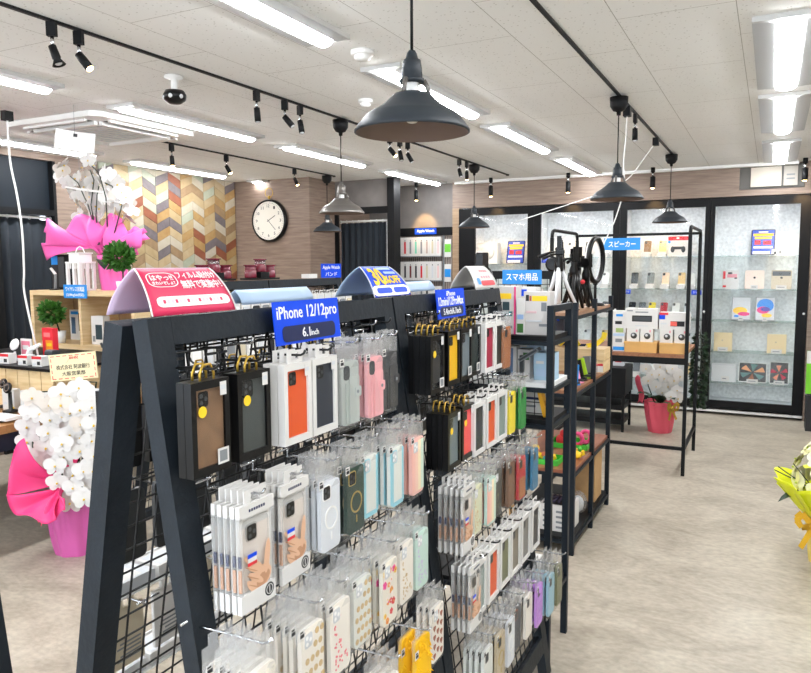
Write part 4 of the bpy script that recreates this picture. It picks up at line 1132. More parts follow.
def blossom(o, loc, face, s=1.0, m=PETAL, lip=LIP, name='blossom'):
    k = (m.name, lip.name)
    if k not in BLOS: BLOS[k] = blossom_mesh(m, lip)
    q = put(name, BLOS[k], o, loc)
    f = Vector(face).normalized(); q.rotation_euler = f.to_track_quat('X', 'Z').to_euler(); q.scale = (s, s, s)
    return q
def foliage_mesh(n, rad, leaf, m, seed, flat=1.0, fn=None):
    r_ = random.Random(seed); b = MB()
    for k in range(n):
        if fn: p, out = fn(r_)
        else:
            d = Vector((r_.gauss(0, 1), r_.gauss(0, 1), r_.gauss(0, 1)*flat)).normalized(); rr = r_.uniform(.45, 1)
            p = Vector((d.x*rad[0], d.y*rad[1], d.z*rad[2]))*rr; out = d
        a = (out+Vector((r_.uniform(-.6, .6), r_.uniform(-.6, .6), r_.uniform(-.2, .6)))).normalized()
        s = a.cross(Vector((r_.uniform(-1, 1), r_.uniform(-1, 1), r_.uniform(-1, 1)))).normalized(); nrm = a.cross(s)
        L_ = leaf*r_.uniform(.7, 1.2); w = L_*.34
        pts = [p, p+a*L_*.4+s*w+nrm*L_*.06, p+a*L_-nrm*L_*.1, p+a*L_*.4-s*w+nrm*L_*.06, p+a*L_*.45]
        v = [b.bm.verts.new(q) for q in pts]
        for i, j in ((0, 1), (1, 2), (2, 3), (3, 0)): b.face([v[i], v[j], v[4]], m, True)
    return b.mesh('foliage')
def wrap_sheet(o, name, fn, m, nu=28, nv=10): 
    b = MB(); b.sheet(fn, nu, nv, m, True, .002); return b.build(name, o)
WRAPM = mat('magenta_wrap_paper', (214, 98, 170), .45, bump=(22, .25)); WRAPP = mat('hot_pink_wrap', (238, 62, 128), .45, bump=(14, .2)); WRAPK = mat('bright_pink_wrap', (246, 104, 186), .45, bump=(14, .2))
def arched_leaf(b, base, dirv, L_, w, m, droop=.5):
    d = Vector(dirv).normalized(); s = d.cross(Vector((0, 0, 1))).normalized(); n = 8; V = []
    for i in range(n+1):
        t = i/n; c = Vector(base)+d*L_*t+Vector((0, 0, L_*(.7*t-droop*1.6*t*t))); ww = w*math.sin(PI*min(1, .12+.88*t))**.6
        V.append((b.bm.verts.new(c-s*ww+Vector((0, 0, ww*.25))), b.bm.verts.new(c), b.bm.verts.new(c+s*ww+Vector((0, 0, ww*.25)))))
    for A_, B_ in zip(V, V[1:]):
        b.face([A_[0], A_[1], B_[1], B_[0]], m, True); b.face([A_[1], A_[2], B_[2], B_[1]], m, True)
def wrapped_pot(o, r0, r1, h, m, seed=0, name='wrapped_pot'):
    def fn(u, v):
        a = 2*PI*u; r = r0+(r1-r0)*v**.8+.012*math.sin(9*a+seed+3*v)*(.3+v)+.008*math.sin(17*a)*v
        return Vector((r*math.cos(a), r*math.sin(a), h*v))
    b = MB(); b.sheet(fn, 48, 8, m, True); b.lathe([(0, .001), (r0*.98, .001)], m, 24); b.lathe([(0, h*.9), (r1*.95, h*.9)], mat('moss_brown', (90, 84, 60), .9), 24); return b.build(name, o)
def ribbon(o, z, r, m, name='ribbon_bow', ang=0.0, s=1.0):
    b = MB(); c = Vector((r*math.cos(ang), r*math.sin(ang), z)); tx = Vector((-math.sin(ang), math.cos(ang), 0)); n = Vector((math.cos(ang), math.sin(ang), 0))
    for q in (-1, 1):
        for e in (.0, .5):
            pts = [c+n*.01, c+tx*q*.05*s+Vector((0, 0, .045*s+e*.02))+n*.03, c+tx*q*.075*s+Vector((0, 0, .01+e*.03))+n*.035, c+tx*q*.05*s+Vector((0, 0, -.02))+n*.03, c+n*.012]
            for a_, b_ in zip(pts, pts[1:]): b.bar(a_, b_, .028*s, .003, m, n)
        b.bar(c+n*.012, c+tx*q*.05*s+Vector((0, 0, -.12*s))+n*.03, .026*s, .003, m, n)
    b.ell(c+n*.015, (.018, .018, .018), m, None, 8, 6); return b.build(name, o)

# ---- floor orchid by the low table
PX, PY = -3.47, 2.70
o = thing('potted_orchid', 'white orchid in pink wrapping standing on the floor beside the near rack', 'orchid', (PX, PY, 0), 0, 'white gift orchids')
wrapped_pot(o, .12, .155, .31, WRAPM, 1)
def lobe3(o_, org, pa, pb, pc, cc, ya, yb, yc, ycc, bulge=.06, ruff=.015):
    A_, B_, D_ = (P(*q, y=w)-org for q, w in ((pa, ya), (pb, yb), (pc, yc))); Cc = P(*cc, y=ycc)-org
    def fn(u, v):
        tip = A_*(1-u)**2+(B_*2-(A_+D_)*.5)*2*u*(1-u)+D_*u*u
        q = Cc+(tip-Cc)*v
        return q+Vector((ruff*math.sin(7*u+3*v)*v, -bulge*math.sin(PI*v)*(.6+.4*math.sin(6*u+1)), ruff*math.sin(13*u)*v))
    wrap_sheet(o_, 'wrapping_paper', fn, WRAPP, 24, 10)
G0 = Vector((PX, PY, 0))
lobe3(o, G0, (24, 438), (9, 470), (7, 497), (68, 482), 2.40, 2.34, 2.33, PY-.12)
lobe3(o, G0, (7, 495), (22, 516), (58, 521), (68, 486), 2.33, 2.34, 2.40, PY-.15)
lobe3(o, G0, (44, 522), (58, 516), (66, 500), (66, 482), 2.40, 2.42, 2.46, PY-.15)
lobe3(o, G0, (44, 446), (66, 424), (96, 430), (74, 485), PY-.1, PY-.02, PY-.02, PY-.05)
pts1 = [(27, 426), (27, 441), (27, 455), (31, 468), (45, 461), (48, 432), (46, 447), (62, 428), (62, 443), (55, 465), (57, 482), (56, 496), (70, 502), (81, 423), (80, 437), (80, 450), (73, 474), (84, 470), (84, 484), (73, 487), (84, 498), (32, 397), (30, 411), (49, 404), (61, 393), (61, 404), (50, 419), (62, 415), (79, 387), (80, 397), (80, 409), (92, 406), (94, 424), (90, 396), (70, 395), (40, 413), (70, 412), (70, 434), (92, 440), (94, 455), (93, 470), (64, 456)]
rr = random.Random(9)
cols1 = {}
for i, (x, y) in enumerate(pts1):
    p = P(x, y, y=PY-.18+rr.uniform(-.05, .05))-Vector((PX, PY, 0)); cols1.setdefault(int(x//17), []).append(p)
    blossom(o, p, (.6+rr.uniform(-.15, .15), -.8, .02+rr.uniform(-.12, .12)), rr.uniform(1.0, 1.18), PETAL if rr.random() < .92 else PETAL_B)
for c, q in cols1.items():
    q = sorted(q, key=lambda p: -p.z); top = q[0]+Vector((0, .05, .02))
    b = MB(); b.tube([Vector((0.02*c-.05, .0, .3)), Vector((top.x*.45, .0, .62)), Vector((top.x*.8, .0, top.z-.02)), top]+[p+Vector((0, .035, .01)) for p in q[1:]], .0045, STEM, 5); b.build('flower_stem', o)
for ang in (.6, 2.2, 3.9, 5.2):
    b = MB(); arched_leaf(b, (0, 0, .30), (math.cos(ang), math.sin(ang), 0), .26, .045, LEAF); b.build('leaf', o)
ribbon(o, .29, .165, mat('coral_ribbon', (240, 110, 120), .4), 'ribbon_bow', -2.0, .8)
# congratulation plaque standing in that orchid
M = face_M(P(73, 367, y=2.66), (.86, .5, .06), (-.06, .0, 1)); M = face_M(P(73, 366.5, y=2.82), (.95, .3, .10), (-.1, 0, .99))
o, MM = flat_sign('hanging_plaque', 'cream congratulation plaque with red border above the floor orchid', .30, .155, M, CREAM, 'plaque', None, .008)
b = MB()
for (w, h, x, y) in ((.28, .004, 0, .066), (.28, .004, 0, -.066), (.004, .132, -.138, 0), (.004, .132, .138, 0)):
    n_ = 7 if w > h else 4
    for k in range(n_):
        if w > h: b.box(x-w/2+k*w/n_, x-w/2+(k+.62)*w/n_, y-h/2, y+h/2, 0, .0008, RED)
        else: b.box(x-w/2, x+w/2, y-h/2+k*h/n_, y-h/2+(k+.62)*h/n_, 0, .0008, RED)
me = b.mesh('red_border'); me.transform(MM); put('red_border', me, o)
text('御祝', .08, .036, RED, o, MM @ Matrix.Translation((0, .042, .0008)), bold=.006)
text('株式会社 阿波銀行', .215, .028, INK, o, MM @ Matrix.Translation((0, .0, .0006)), bold=.006)
text('大阪営業部', .15, .026, INK, o, MM @ Matrix.Translation((0, -.038, .0006)), bold=.006)
b = MB(); b.tube([MM @ Vector((0, -.06, -.012)), MM @ Vector((0, -.06, -.012))+Vector((.0, .03, -.38))], .004, PINE, 6); b.build('stake', o)

# ================================================================== LOW TABLE AND DISPLAYS BY THE CHEVRON WALL
TX0, TX1, TY0, TY1, TZ = -5.15, -3.74, 2.02, 4.05, .735
o = thing('display_table', 'low wood edged display table carrying the pine crate and cube shelf', 'table', (TX0, TY0, 0))
b = MB(); b.box(0, TX1-TX0, 0, TY1-TY0, TZ-.045, TZ, OAKE); b.build('tabletop', o)
b = MB(); b.box(.03, TX1-TX0-.03, .03, TY1-TY0-.03, TZ-.15, TZ-.045, mat('navy_apron', (30, 36, 54), .5)); b.build('apron', o)
for x in (.06, TX1-TX0-.06):
    for y in (.08, TY1-TY0-.08):
        b = MB(); b.box(x-.025, x+.025, y-.025, y+.025, 0, TZ-.15, BLKM); b.build('leg', o)
CX0, CX1, CY0, CY1, CZ = -5.12, -3.80, 2.84, 4.02, 1.0
o = thing('pine_crate', 'slatted pine crate with a black top board on the low table', 'crate', (CX0, CY0, TZ))
h = CZ-.018-TZ
b = MB()
for k in range(12): b.box(.004+k*.11, .004+k*.11+.104, 0, .015, 0, h, PINE)
for k in range(10): b.box(CX1-CX0-.015, CX1-CX0, .02+k*.115, .02+k*.115+.108, 0, h, PINE)
b.box(0, .015, .016, CY1-CY0, 0, h, PINE); b.box(.016, CX1-CX0-.016, CY1-CY0-.015, CY1-CY0, 0, h, PINE); b.build('slats', o)
b = MB(); b.box(-.01, CX1-CX0+.02, -.02, CY1-CY0, h, h+.018, BLKM); b.build('top_board', o)
# cube shelf
QX0, QX1, QY0, QY1, QZ0, QZ1 = -5.03, -3.93, 3.60, 3.96, 1.0005, 1.432
o = thing('cube_shelf', 'pale wooden cube shelf with two open bays on the crate', 'shelf', (QX0, QY0, QZ0))
W_, D_, H_ = QX1-QX0, QY1-QY0, QZ1-QZ0; t = .036
for nm, a in (('side_panel', (0, t, 0, D_, 0, H_)), ('side_panel', (W_-t, W_, 0, D_, 0, H_)), ('top_panel', (t, W_-t, 0, D_, H_-t, H_)), ('bottom_panel', (t, W_-t, 0, D_, 0, t)), ('divider', (.52, .545, .01, D_-.012, t, H_-t)), ('back_panel', (t, W_-t, D_-.011, D_, t, H_-t))):
    b = MB(); b.box(*a, PINE if nm != 'back_panel' else wood('oak_back', (150, 118, 84), (170, 138, 100), 5, (8, 1, 1))); b.build(nm, o)
# things on the crate top, in front of the cube
def carton(nm, label, cat, p0, w, d, h, body, parts=(), rz=0.0, group=None):
    """a packet standing with its base centre at p0; parts are (name, x0, x1, z0, z1, material) on its -Y face"""
    o = thing(nm, label, cat, p0, rz, group)
    b = MB(); b.box(-w/2, w/2, -d/2, d/2, 0, h, body); ct = b.build('carton', o)
    for i, (pn, x0, x1, z0, z1, m) in enumerate(parts):
        b = MB(); b.box(-w/2+x0*w, -w/2+x1*w, -d/2-.0006-.0003*i, -d/2, z0*h, z1*h, m); b.build(pn, ct)
    return o
ZT = CZ+.0005
for k, x in enumerate((8, 27, 41)):
    p = P(x, 371, y=2.90); carton('accessory_box', 'small white accessory box with red top band, %s from the floor orchid plaque' % ('third', 'second', 'first')[k], 'box', (p.x, 2.90, ZT), .075 if k else .085, .06, .062, WCARD, (('red_band', 0, 1, .72, 1, RED), ('print', .55, .85, .15, .5, INK), ('print', .12, .4, .15, .3, LGREY)), A(8), 'red topped accessory boxes')
p = P(16, 371, y=3.0)
o = thing('round_charger', 'round white paddle charger upright on a stem on the crate', 'charger', (p.x, 3.0, ZT))
b = MB(); b.lathe([(0, 0), (.04, 0), (.04, .012), (.01, .016), (.008, .06), (0, .06)], LGREY, 18); b.build('base', o)
b = MB(); b.lathe([(0, -.007), (.036, -.007), (.04, 0), (.036, .007), (0, .007)], WHITE, 22, Matrix.Translation((0, 0, .105)) @ Matrix.Rotation(A(70), 4, 'X')); b.build('charging_disc', o)
p = P(28, 372, y=3.05); o = carton('price_card', 'pink print price card leaning on the crate behind the boxes', 'card', (p.x, 3.05, ZT), .1, .012, .14, WCARD, (('pink_print', .08, .92, .1, .9, mat('pink_print', (214, 120, 140), .6)), ('print', .2, .8, .5, .7, WCARD)))
p = P(33, 372, y=2.985)
o = thing('phone_stand', 'white curved phone stand on the crate between the small boxes', 'phone stand', (p.x, 2.985, ZT))
b = MB(); b.box(-.05, .05, -.03, .03, 0, .01, WHITE); b.build('foot', o)
b = MB(); b.tube([(-.05, .005, .01), (-.045, .005, .05), (-.02, .005, .085), (.03, .005, .1), (.075, .005, .12)], [.012, .014, .016, .014, .008], WHITE, 10); b.build('curved_arm', o)
p = P(46, 373, y=2.99)
o = thing('power_adapter', 'black power adapter block beside the white curved stand', 'adapter', (p.x+.03, 3.02, ZT))
b = MB(); b.box(-.035, .035, -.03, .03, 0, .085, DGREY, None, .018); b.build('body', o); b = MB(); b.box(-.012, .012, -.034, -.03, .03, .05, INK); b.build('port', o)
p = P(52, 350, y=3.12); p = Vector((P(52, 372, y=3.2).x, 3.2, ZT))
carton('promo_box', 'red and orange promotional box standing in front of the cube shelf plant', 'box', (p.x, 3.2, ZT), .105, .04, .20, mat('signal_red', (226, 40, 56), .5), (('orange_panel', .3, .95, .12, .6, mat('orange_panel', (244, 140, 40), .5)), ('print', .15, .75, .7, .85, mat('signal_pink', (250, 120, 120), .5)), ('print', .4, .85, .4, .5, YEL), ('print', .4, .85, .2, .3, YEL)))
# inside the cube
zi = QZ0+t+.0005
p = P(71, 345, y=3.66)
carton('charger_box', 'white charger box with dark product pictures inside the cube shelf', 'box', (-4.84, 3.88, zi), .165, .05, .235, WCARD, (('picture', .1, .38, .2, .75, mat('pic_steel', (70, 100, 130), .5)), ('picture', .6, .92, .3, .9, DGREY), ('blue_mark', .1, .6, .85, .95, SKYB)))
o = thing('potted_plant', 'small leafy green plant in a white pot in the cube shelf', 'plant', (P(61, 330, y=3.66).x, 3.65, zi))
b = MB(); b.lathe([(0, 0), (.035, 0), (.045, .09), (.04, .09), (.036, .08), (0, .08)], WHITE, 18); b.build('pot', o)
put('foliage', foliage_mesh(520, (.115, .05, .075), .04, LEAF2, 3), o, (.01, -.075, .235)); b = MB(); b.tube([(0, 0, .07), (.005, -.04, .2)], .006, STEM, 6); b.build('stem', o)
p = P(97, 347, y=3.66)
carton('earphone_box', 'white earphone box with a dark picture in the far bay of the cube', 'box', (p.x, 3.70, zi), .125, .06, .21, WCARD, (('picture', .35, .9, .18, .7, mat('pic_teal', (44, 66, 74), .5)), ('print', .1, .3, .1, .3, GREY)))
# blue sign on the cube front
o, MM = flat_sign('hanging_sign', 'sky blue wireless charger sign on the front edge of the cube shelf', .245, .098, face_M(P(75, 291.5, y=3.59), (1, 0, .0), (0, 0, 1)), SKYB)
text('ワイヤレス充電器', .20, .036, WT, o, MM @ Matrix.Translation((0, .018, .0006)), bold=.015)
text('(Qi/MagSafe対応)', .19, .028, WT, o, MM @ Matrix.Translation((0, -.025, .0006)), bold=.01)
# on top of the cube
ztop = QZ1+.0005
o = thing('candle_lantern', 'small white metal lantern with open sides on the cube shelf', 'lantern', (P(83, 290, y=3.69).x, 3.68, ztop))
b = MB(); b.box(-.068, .068, -.068, .068, 0, .012, WHITE); b.build('base', o)
for x in (-.062, .062):
    for y in (-.062, .062):
        b = MB(); b.box(x-.01, x+.01, y-.01, y+.01, .012, .2, WHITE); b.build('post', o)
b = MB(); b.box(-.009, .009, -.068, -.059, .012, .2, WHITE); b.box(-.009, .009, .059, .068, .012, .2, WHITE); b.box(-.068, -.059, -.009, .009, .012, .2, WHITE); b.box(.059, .068, -.009, .009, .012, .2, WHITE); b.build('mullion', o)
b = MB(); b.box(-.074, .074, -.074, .074, .2, .212, WHITE)
for k in range(7): b.box(-.068+k*.02, -.059+k*.02, -.070, -.067, .16, .2, WHITE); b.box(.067, .070, -.068+k*.02, -.059+k*.02, .16, .2, WHITE)
b.build('fretwork', o)
b = MB(); b.box(-.055, .055, -.055, .055, .212, .27, WHITE); b.box(-.062, .062, -.062, .062, .27, .278, WHITE); b.build('chimney', o)
b = MB(); b.tube([(-.05, 0, .275), (-.03, 0, .31), (0, 0, .325), (.03, 0, .31), (.05, 0, .275)], .004, WHITE, 6); b.build('handle', o)
# tall orchid
OX, OY = P(114, 288, y=3.84).x, 3.84
o = thing('potted_orchid', 'tall white orchid in bright pink paper on top of the cube shelf', 'orchid', (OX, OY, ztop), 0, 'white gift orchids')
wrapped_pot(o, .085, .095, .26, WRAPK, 4)
def pt(x, y, yy=OY): return P(x, y, y=yy)-Vector((OX, OY, ztop))
def lobe(x0, y0, x1, y1, cx, cy, dy=.0, ruff=.02):
    A_, B_, Cc = pt(x0, y0, OY+dy), pt(x1, y1, OY+dy), pt(cx, cy, OY-.02)
    def fn(u, v):
        tip = A_+(B_-A_)*u; tip = tip+Vector((0, -.05*math.sin(PI*u), .03*math.sin(3*PI*u)))
        q = Cc+(tip-Cc)*v; return q+Vector((ruff*math.sin(9*u+4*v), -.09*math.sin(PI*v)*(.6+.4*math.sin(7*u)), ruff*math.sin(11*u)*v))
    return fn
wrap_sheet(o, 'wrapping_paper', lobe(52, 220, 46, 258, 97, 247, -.04), WRAPK, 22, 10)
wrap_sheet(o, 'wrapping_paper', lobe(45, 232, 96, 216, 97, 250, -.02), WRAPK, 22, 10)
wrap_sheet(o, 'wrapping_paper', lobe(91, 222, 124, 218, 101, 256, -.02), WRAPK, 22, 10)
wrap_sheet(o, 'wrapping_paper', lobe(118, 220, 149, 236, 108, 258, .02), WRAPK, 22, 10)
wrap_sheet(o, 'wrapping_paper', lobe(149, 232, 138, 252, 106, 256, -.02), WRAPK, 18, 8)
pts2 = [(62, 170), (58, 176), (68, 182), (88, 160), (95, 165), (83, 167), (76, 178), (74, 192), (77, 203), (80, 213), (95, 174), (92, 182), (97, 190), (90, 196), (95, 205), (103, 170), (108, 174), (113, 179), (118, 184), (122, 192), (110, 192), (113, 202), (118, 210), (124, 216), (130, 218), (105, 199), (88, 207), (92, 214), (127, 203), (132, 211), (64, 164), (100, 181), (106, 184), (86, 176), (79, 196), (84, 186), (99, 199), (100, 208), (107, 207), (112, 213), (117, 196), (126, 197), (131, 205), (121, 204), (93, 190), (81, 218), (96, 216), (72, 186)]
for x, y in pts2:
    blossom(o, pt(x, y, OY+rr.uniform(-.06, .06)), (rr.uniform(-.5, .9), rr.uniform(-.8, .3), rr.uniform(-.3, .2)), rr.uniform(1.0, 1.25), PETAL if rr.random() < .8 else PETAL_B)
for L_ in (((100, 245), (88, 205), (78, 183), (70, 176)), ((98, 245), (91, 205), (94, 180), (90, 170)), ((108, 240), (106, 198), (99, 173), (92, 166)), ((112, 242), (122, 205), (112, 186), (105, 183)), ((99, 245), (96, 215), (97, 195), (99, 186))):
    b = MB(); q = [pt(x, y, OY-.07) for x, y in L_]; b.tube(q, .0045, STEM, 6); b.build('flower_stem', o)
b = MB(); b.bar(pt(66, 187, OY-.09), pt(84, 190, OY-.09), .012, .014, WHITE); b.bar(pt(84, 190, OY-.09), pt(103, 192, OY-.09), .012, .016, WHITE); b.build('support_clip', o, label='white plastic stem support')
for d, L_ in (((.7, -.5, 0), .18),):
    b = MB(); arched_leaf(b, (0.0, -.1, .2), d, L_, .05, LEAF, .6); b.build('leaf', o)
# topiary, pink box, black tray shelf behind the rack end
SX0 = P(96, 300, y=4.1).x
o = thing('metal_tray_shelf', 'black metal shelf with two levels just behind the open rack end', 'shelf', (SX0, 4.08, 0))
for x in (0, .62):
    for y in (0, .36):
        b = MB(); b.box(x-.0, x+.03, y, y+.03, 0, 1.42, BLKM); b.build('post', o)
for z in (.35, .9, 1.19, 1.4):
    b = MB(); b.box(.0, .65, .0, .39, z, z+.018, BLKM); b.build('tray', o)
o = thing('topiary_plant', 'round green topiary on a thin stem before the bright pink wrapped orchid', 'plant', (P(123, 288, y=3.66).x, 3.665, ztop))
b = MB(); b.lathe([(0, 0), (.04, 0), (.05, .07), (.045, .07), (0, .06)], WHITE, 16); b.build('pot', o)
b = MB(); b.tube([(0, 0, .06), (.0, 0, .16)], .006, STEM, 6); b.build('stem', o)
put('foliage', foliage_mesh(900, (.115, .075, .09), .036, LEAF2, 7), o, (-.01, -.02, .245))
p = P(117, 288, y=3.69)
carton('accessory_box', 'pale pink accessory box behind the crimson card sign', 'box', (P(119, 288, y=4.36).x, 4.38, 1.4185), .12, .06, .17, mat('pale_pink_card', (240, 196, 204), .5), (('grey_side', 0, .14, .05, .6, GREY),))
p = P(140, 288, y=4.2); carton('charger_box', 'white box with blue clips and pictures above the crimson sign', 'box', (p.x, 4.34, 1.4185), .17, .05, .15, WCARD, (('picture', .16, .4, .3, .75, mat('pic_navy', (36, 56, 84), .5)), ('picture', .5, .88, .3, .75, mat('pic_blue', (70, 130, 190), .5)), ('blue_clip', .25, .4, .88, 1, SKYB), ('blue_clip', .75, .9, .88, 1, SKYB)))
carton('earphone_box', 'white box with a small round picture on the black tray shelf', 'box', (P(109, 305, y=4.2).x, 4.25, 1.2085), .14, .08, .155, WCARD, (('picture', .7, .9, .25, .6, INK),))
carton('film_box', 'white box with a blue line on the lower black tray', 'box', (P(112, 330, y=4.2).x, 4.25, .9185), .16, .08, .2, WCARD, (('blue_line', 0, 1, .6, .68, SKYB),))
# blue stand and black speaker behind the lantern
p = P(56, 290, y=3.72)
o = thing('phone_stand', 'folding phone stand with white stick arm at the cube corner', 'phone stand', (p.x+.02, 3.70, ztop))
b = MB(); b.box(-.03, .03, -.03, .03, 0, .01, BLKG); b.build('foot', o)
b = MB(); b.bar((0, 0, .01), (.008, 0, .12), .014, .01, GREY); b.bar((.008, 0, .12), (-.04, 0, .165), .016, .012, WHITE); b.build('folding_arm', o)
p = P(67, 290, y=3.8)
o = thing('speaker_tower', 'slim black speaker tower beside the white lantern', 'speaker', (p.x, 3.80, ztop)); b = MB(); b.box(-.04, .04, -.04, .04, 0, .27, BLKG); b.build('body', o); b = MB(); b.box(-.032, .032, -.043, -.04, .02, .25, DGREY); b.build('grille', o)
p = P(60, 262, y=3.86); o = carton('charger_box', 'tall dark box with a sky blue top at the cube corner', 'box', (P(60, 290, y=3.88).x, 3.885, ztop), .12, .05, .26, INK, (('blue_top', 0, 1, .74, 1, SKYB),))
# on the table in front of the crate
zt = TZ+.0005
o = thing('charging_tray', 'black tray with a white edge on the low table front', 'tray', (-4.28, 2.42, zt)); b = MB(); b.box(-.3, .45, -.26, .22, 0, .012, BLKG); b.build('tray_base', o); b = MB(); b.frame(0, 1, 0, 1, 0, 1, .1, BLKG) if False else b.box(-.3, .45, -.275, -.26, 0, .022, BLKM); b.build('rim', o)
def pad(x, y, label):
    o = thing('charging_stand', label, 'charging stand', (x, y, zt+.0125))
    b = MB(); b.lathe([(0, 0), (.045, 0), (.045, .01), (.012, .016), (.01, .12), (0, .12)], BLKG, 18); b.build('base', o)
    b = MB(); R = Matrix.Translation((0, -.012, .145)) @ Matrix.Rotation(A(75), 4, 'X'); b.lathe([(0, -.008), (.03, -.008), (.034, 0), (.03, .008), (.012, .008), (.012, .0095), (0, .0095)], BLKG, 20, R); b.build('charging_disc', o)
    b = MB(); b.lathe([(.016, .0085), (.024, .009)], CHROME, 20, R); b.build('bright_ring', o, label='bright ring')
pp = P(11, 412, z=zt+.01); pad(pp.x, pp.y, 'black round charging stand upright on the tray by the crate')
pp = P(2, 408, z=zt+.01); pad(pp.x, pp.y+.03, 'second black charging stand partly outside the photo edge')
pp = P(4, 419, z=zt+.01)
o = thing('wireless_pad', 'white flat charging pad lying on the black tray', 'charger', (pp.x, pp.y, zt+.0125)); b = MB(); b.box(-.09, .09, -.05, .05, 0, .018, WHITE); b.build('body', o); b = MB(); b.box(-.08, .02, -.04, .04, .018, .019, LGREY); b.build('pad_top', o)
for k, (x, y, yy) in enumerate(((12, 405, 2.775), (30, 404, 2.78), (48, 402, 2.785))):
    p = P(x, y, y=yy); carton('charger_box', 'white charger box with a blue phone picture before the crate, %s along' % ORD[k], 'box', (p.x, yy, zt), .10, .045, .135, WCARD, (('picture', .55, .8, .25, .8, SKYB), ('print', .1, .4, .3, .4, LGREY), ('yellow_dot', .86, .98, .1, .22, YEL)), A(4), 'white charger boxes on the low table')

# second rack row behind the near one, seen over its top
rearC = []
hooksC = [(3.93+.095*k, 1.42, .13, WIRE) for k in range(9)]+[(3.93+.095*k, 1.20, .13, WIRE) for k in range(9)]
hooksD = [(3.01+.095*k, 1.42, .13, WIRE) for k in range(9)]+[(3.01+.095*k, 1.20, .13, WIRE) for k in range(9)]
XC2 = -2.02
make_rack('black A-frame grid rack in the second row, below the burgundy jars', XC2, 2.95, 3.84, hooksD, [])
make_rack('black A-frame grid rack in the second row with a blue sign on top', XC2, 3.85, 4.74, hooksC, [])
def cablepack(o, c):
    b = MB(); b.box(-.008, .0, -.042, .042, -.20, -.012, WCARD); b.box(-.002, -.0, -.018, -.009, -.012, .012, WCARD); b.box(-.002, 0, .009, .018, -.012, .012, WCARD); b.box(-.002, 0, -.009, .009, .006, .012, WCARD); b.build('backing_card', o)
    b = MB(); b.box(0, .008, -.03, .03, -.18, -.06, c, None, .012); b.build('blister', o)
    b = MB(); b.box(0, .0006, -.03, .03, -.052, -.022, LGREY); b.build('header_print', o)
cc = [LGREY, GREY, WHITE, INK, mat('blister_sand', (206, 196, 170), .5)]
for hk, nm in ((hooksC, 'signed'), (hooksD, 'jar topped')):
    for k, (y, z, l, m) in enumerate(hk):
        for d in range(2):
            o = thing('hanging_cable_pack', 'white cable pack, %s row, %s hook, %s out, %s second-row rack' % (('top', 'lower')[k >= 9], ('first', 'second', 'third', 'fourth', 'fifth', 'sixth', 'seventh', 'eighth', 'ninth')[k % 9], ('front', 'back')[d], nm), 'cable pack', (XC2+fx(z-.1)+.075-d*.035, y, z), 0, 'white cable packs on the second rack row')
            cablepack(o, cc[(k*3+d) % 5])
o, MM = flat_sign('hanging_sign', 'small blue sign standing on the second-row rack top', .19, .105, face_M((XC2-.95, 4.62, 1.568), (.35, 1, 0), (0, 0, 1)), BLUE)
text('Apple Watch', .16, .034, WT, o, MM @ Matrix.Translation((0, .022, .0006)), bold=.01); text('バンド', .11, .03, WT, o, MM @ Matrix.Translation((0, -.025, .0006)), bold=.01)
carton('paper_stack', 'small white folded card on the second-row rack beside the blue sign', 'card', (XC2-.985, 4.38, 1.516), .07, .10, .03, WCARD)
BURG = mat('burgundy_acrylic', (116, 34, 52), .25, coat=.3); BURGT = clear('burgundy_clear', (190, 110, 124), .12, .25)
def jar(x, y, z, h, clear_, label):
    o = thing('display_jar', label, 'jar', (x, y, z), 0, 'burgundy display jars on the second rack row')
    b = MB(); b.lathe([(0, 0), (.038, 0), (.04, .006), (.04, h*.55), (.034, h*.6), (0, h*.6)], BURG, 20); b.build('body', o)
    b = MB(); b.lathe([(.036, h*.6), (.036, h*.92), (.0, h*.92)], BURGT if clear_ else BURG, 20); b.build('collar', o)
    b = MB(); b.lathe([(0, h*.92), (.046, h*.92), (.046, h), (0, h)], BURG, 20); b.build('lid', o)
    return o
for gi, (px, nm) in enumerate(((214, 'chevron wall'), (260, 'wall clock'))):
    y = None
    for y_ in [2.95+.005*i for i in range(260)]:
        v = Vector((XC2-.99, y_, 1.5))-EYE
        if CX+F_PX*v.dot(rt)/v.dot(fw) > px: y = y_; break
    o = thing('jar_riser', 'black stepped riser under the burgundy jars facing the %s' % nm, 'riser', (XC2-.99, y, 1.516))
    b = MB(); b.box(-.045, .045, -.15, .15, 0, .012, BLKM); b.build('foot_plate', o); b = MB(); b.box(-.04, .04, -.045, .045, .012, .05, BLKM); b.build('step', o)
    jar(XC2-.99, y-.1, 1.5285, .085, False, 'low burgundy jar on the near side of the pair facing the %s' % nm)
    jar(XC2-.99, y, 1.5665, .085, True, 'raised burgundy jar with a clear collar facing the %s' % nm)
    jar(XC2-.99, y+.1, 1.5285, .085, False, 'low burgundy jar on the far side of the pair facing the %s' % nm)
# sliver of another rack beside the camera
make_rack('black A-frame grid rack of which only one post edge enters the photo corner', -1.40, .52, 1.41, [], [])
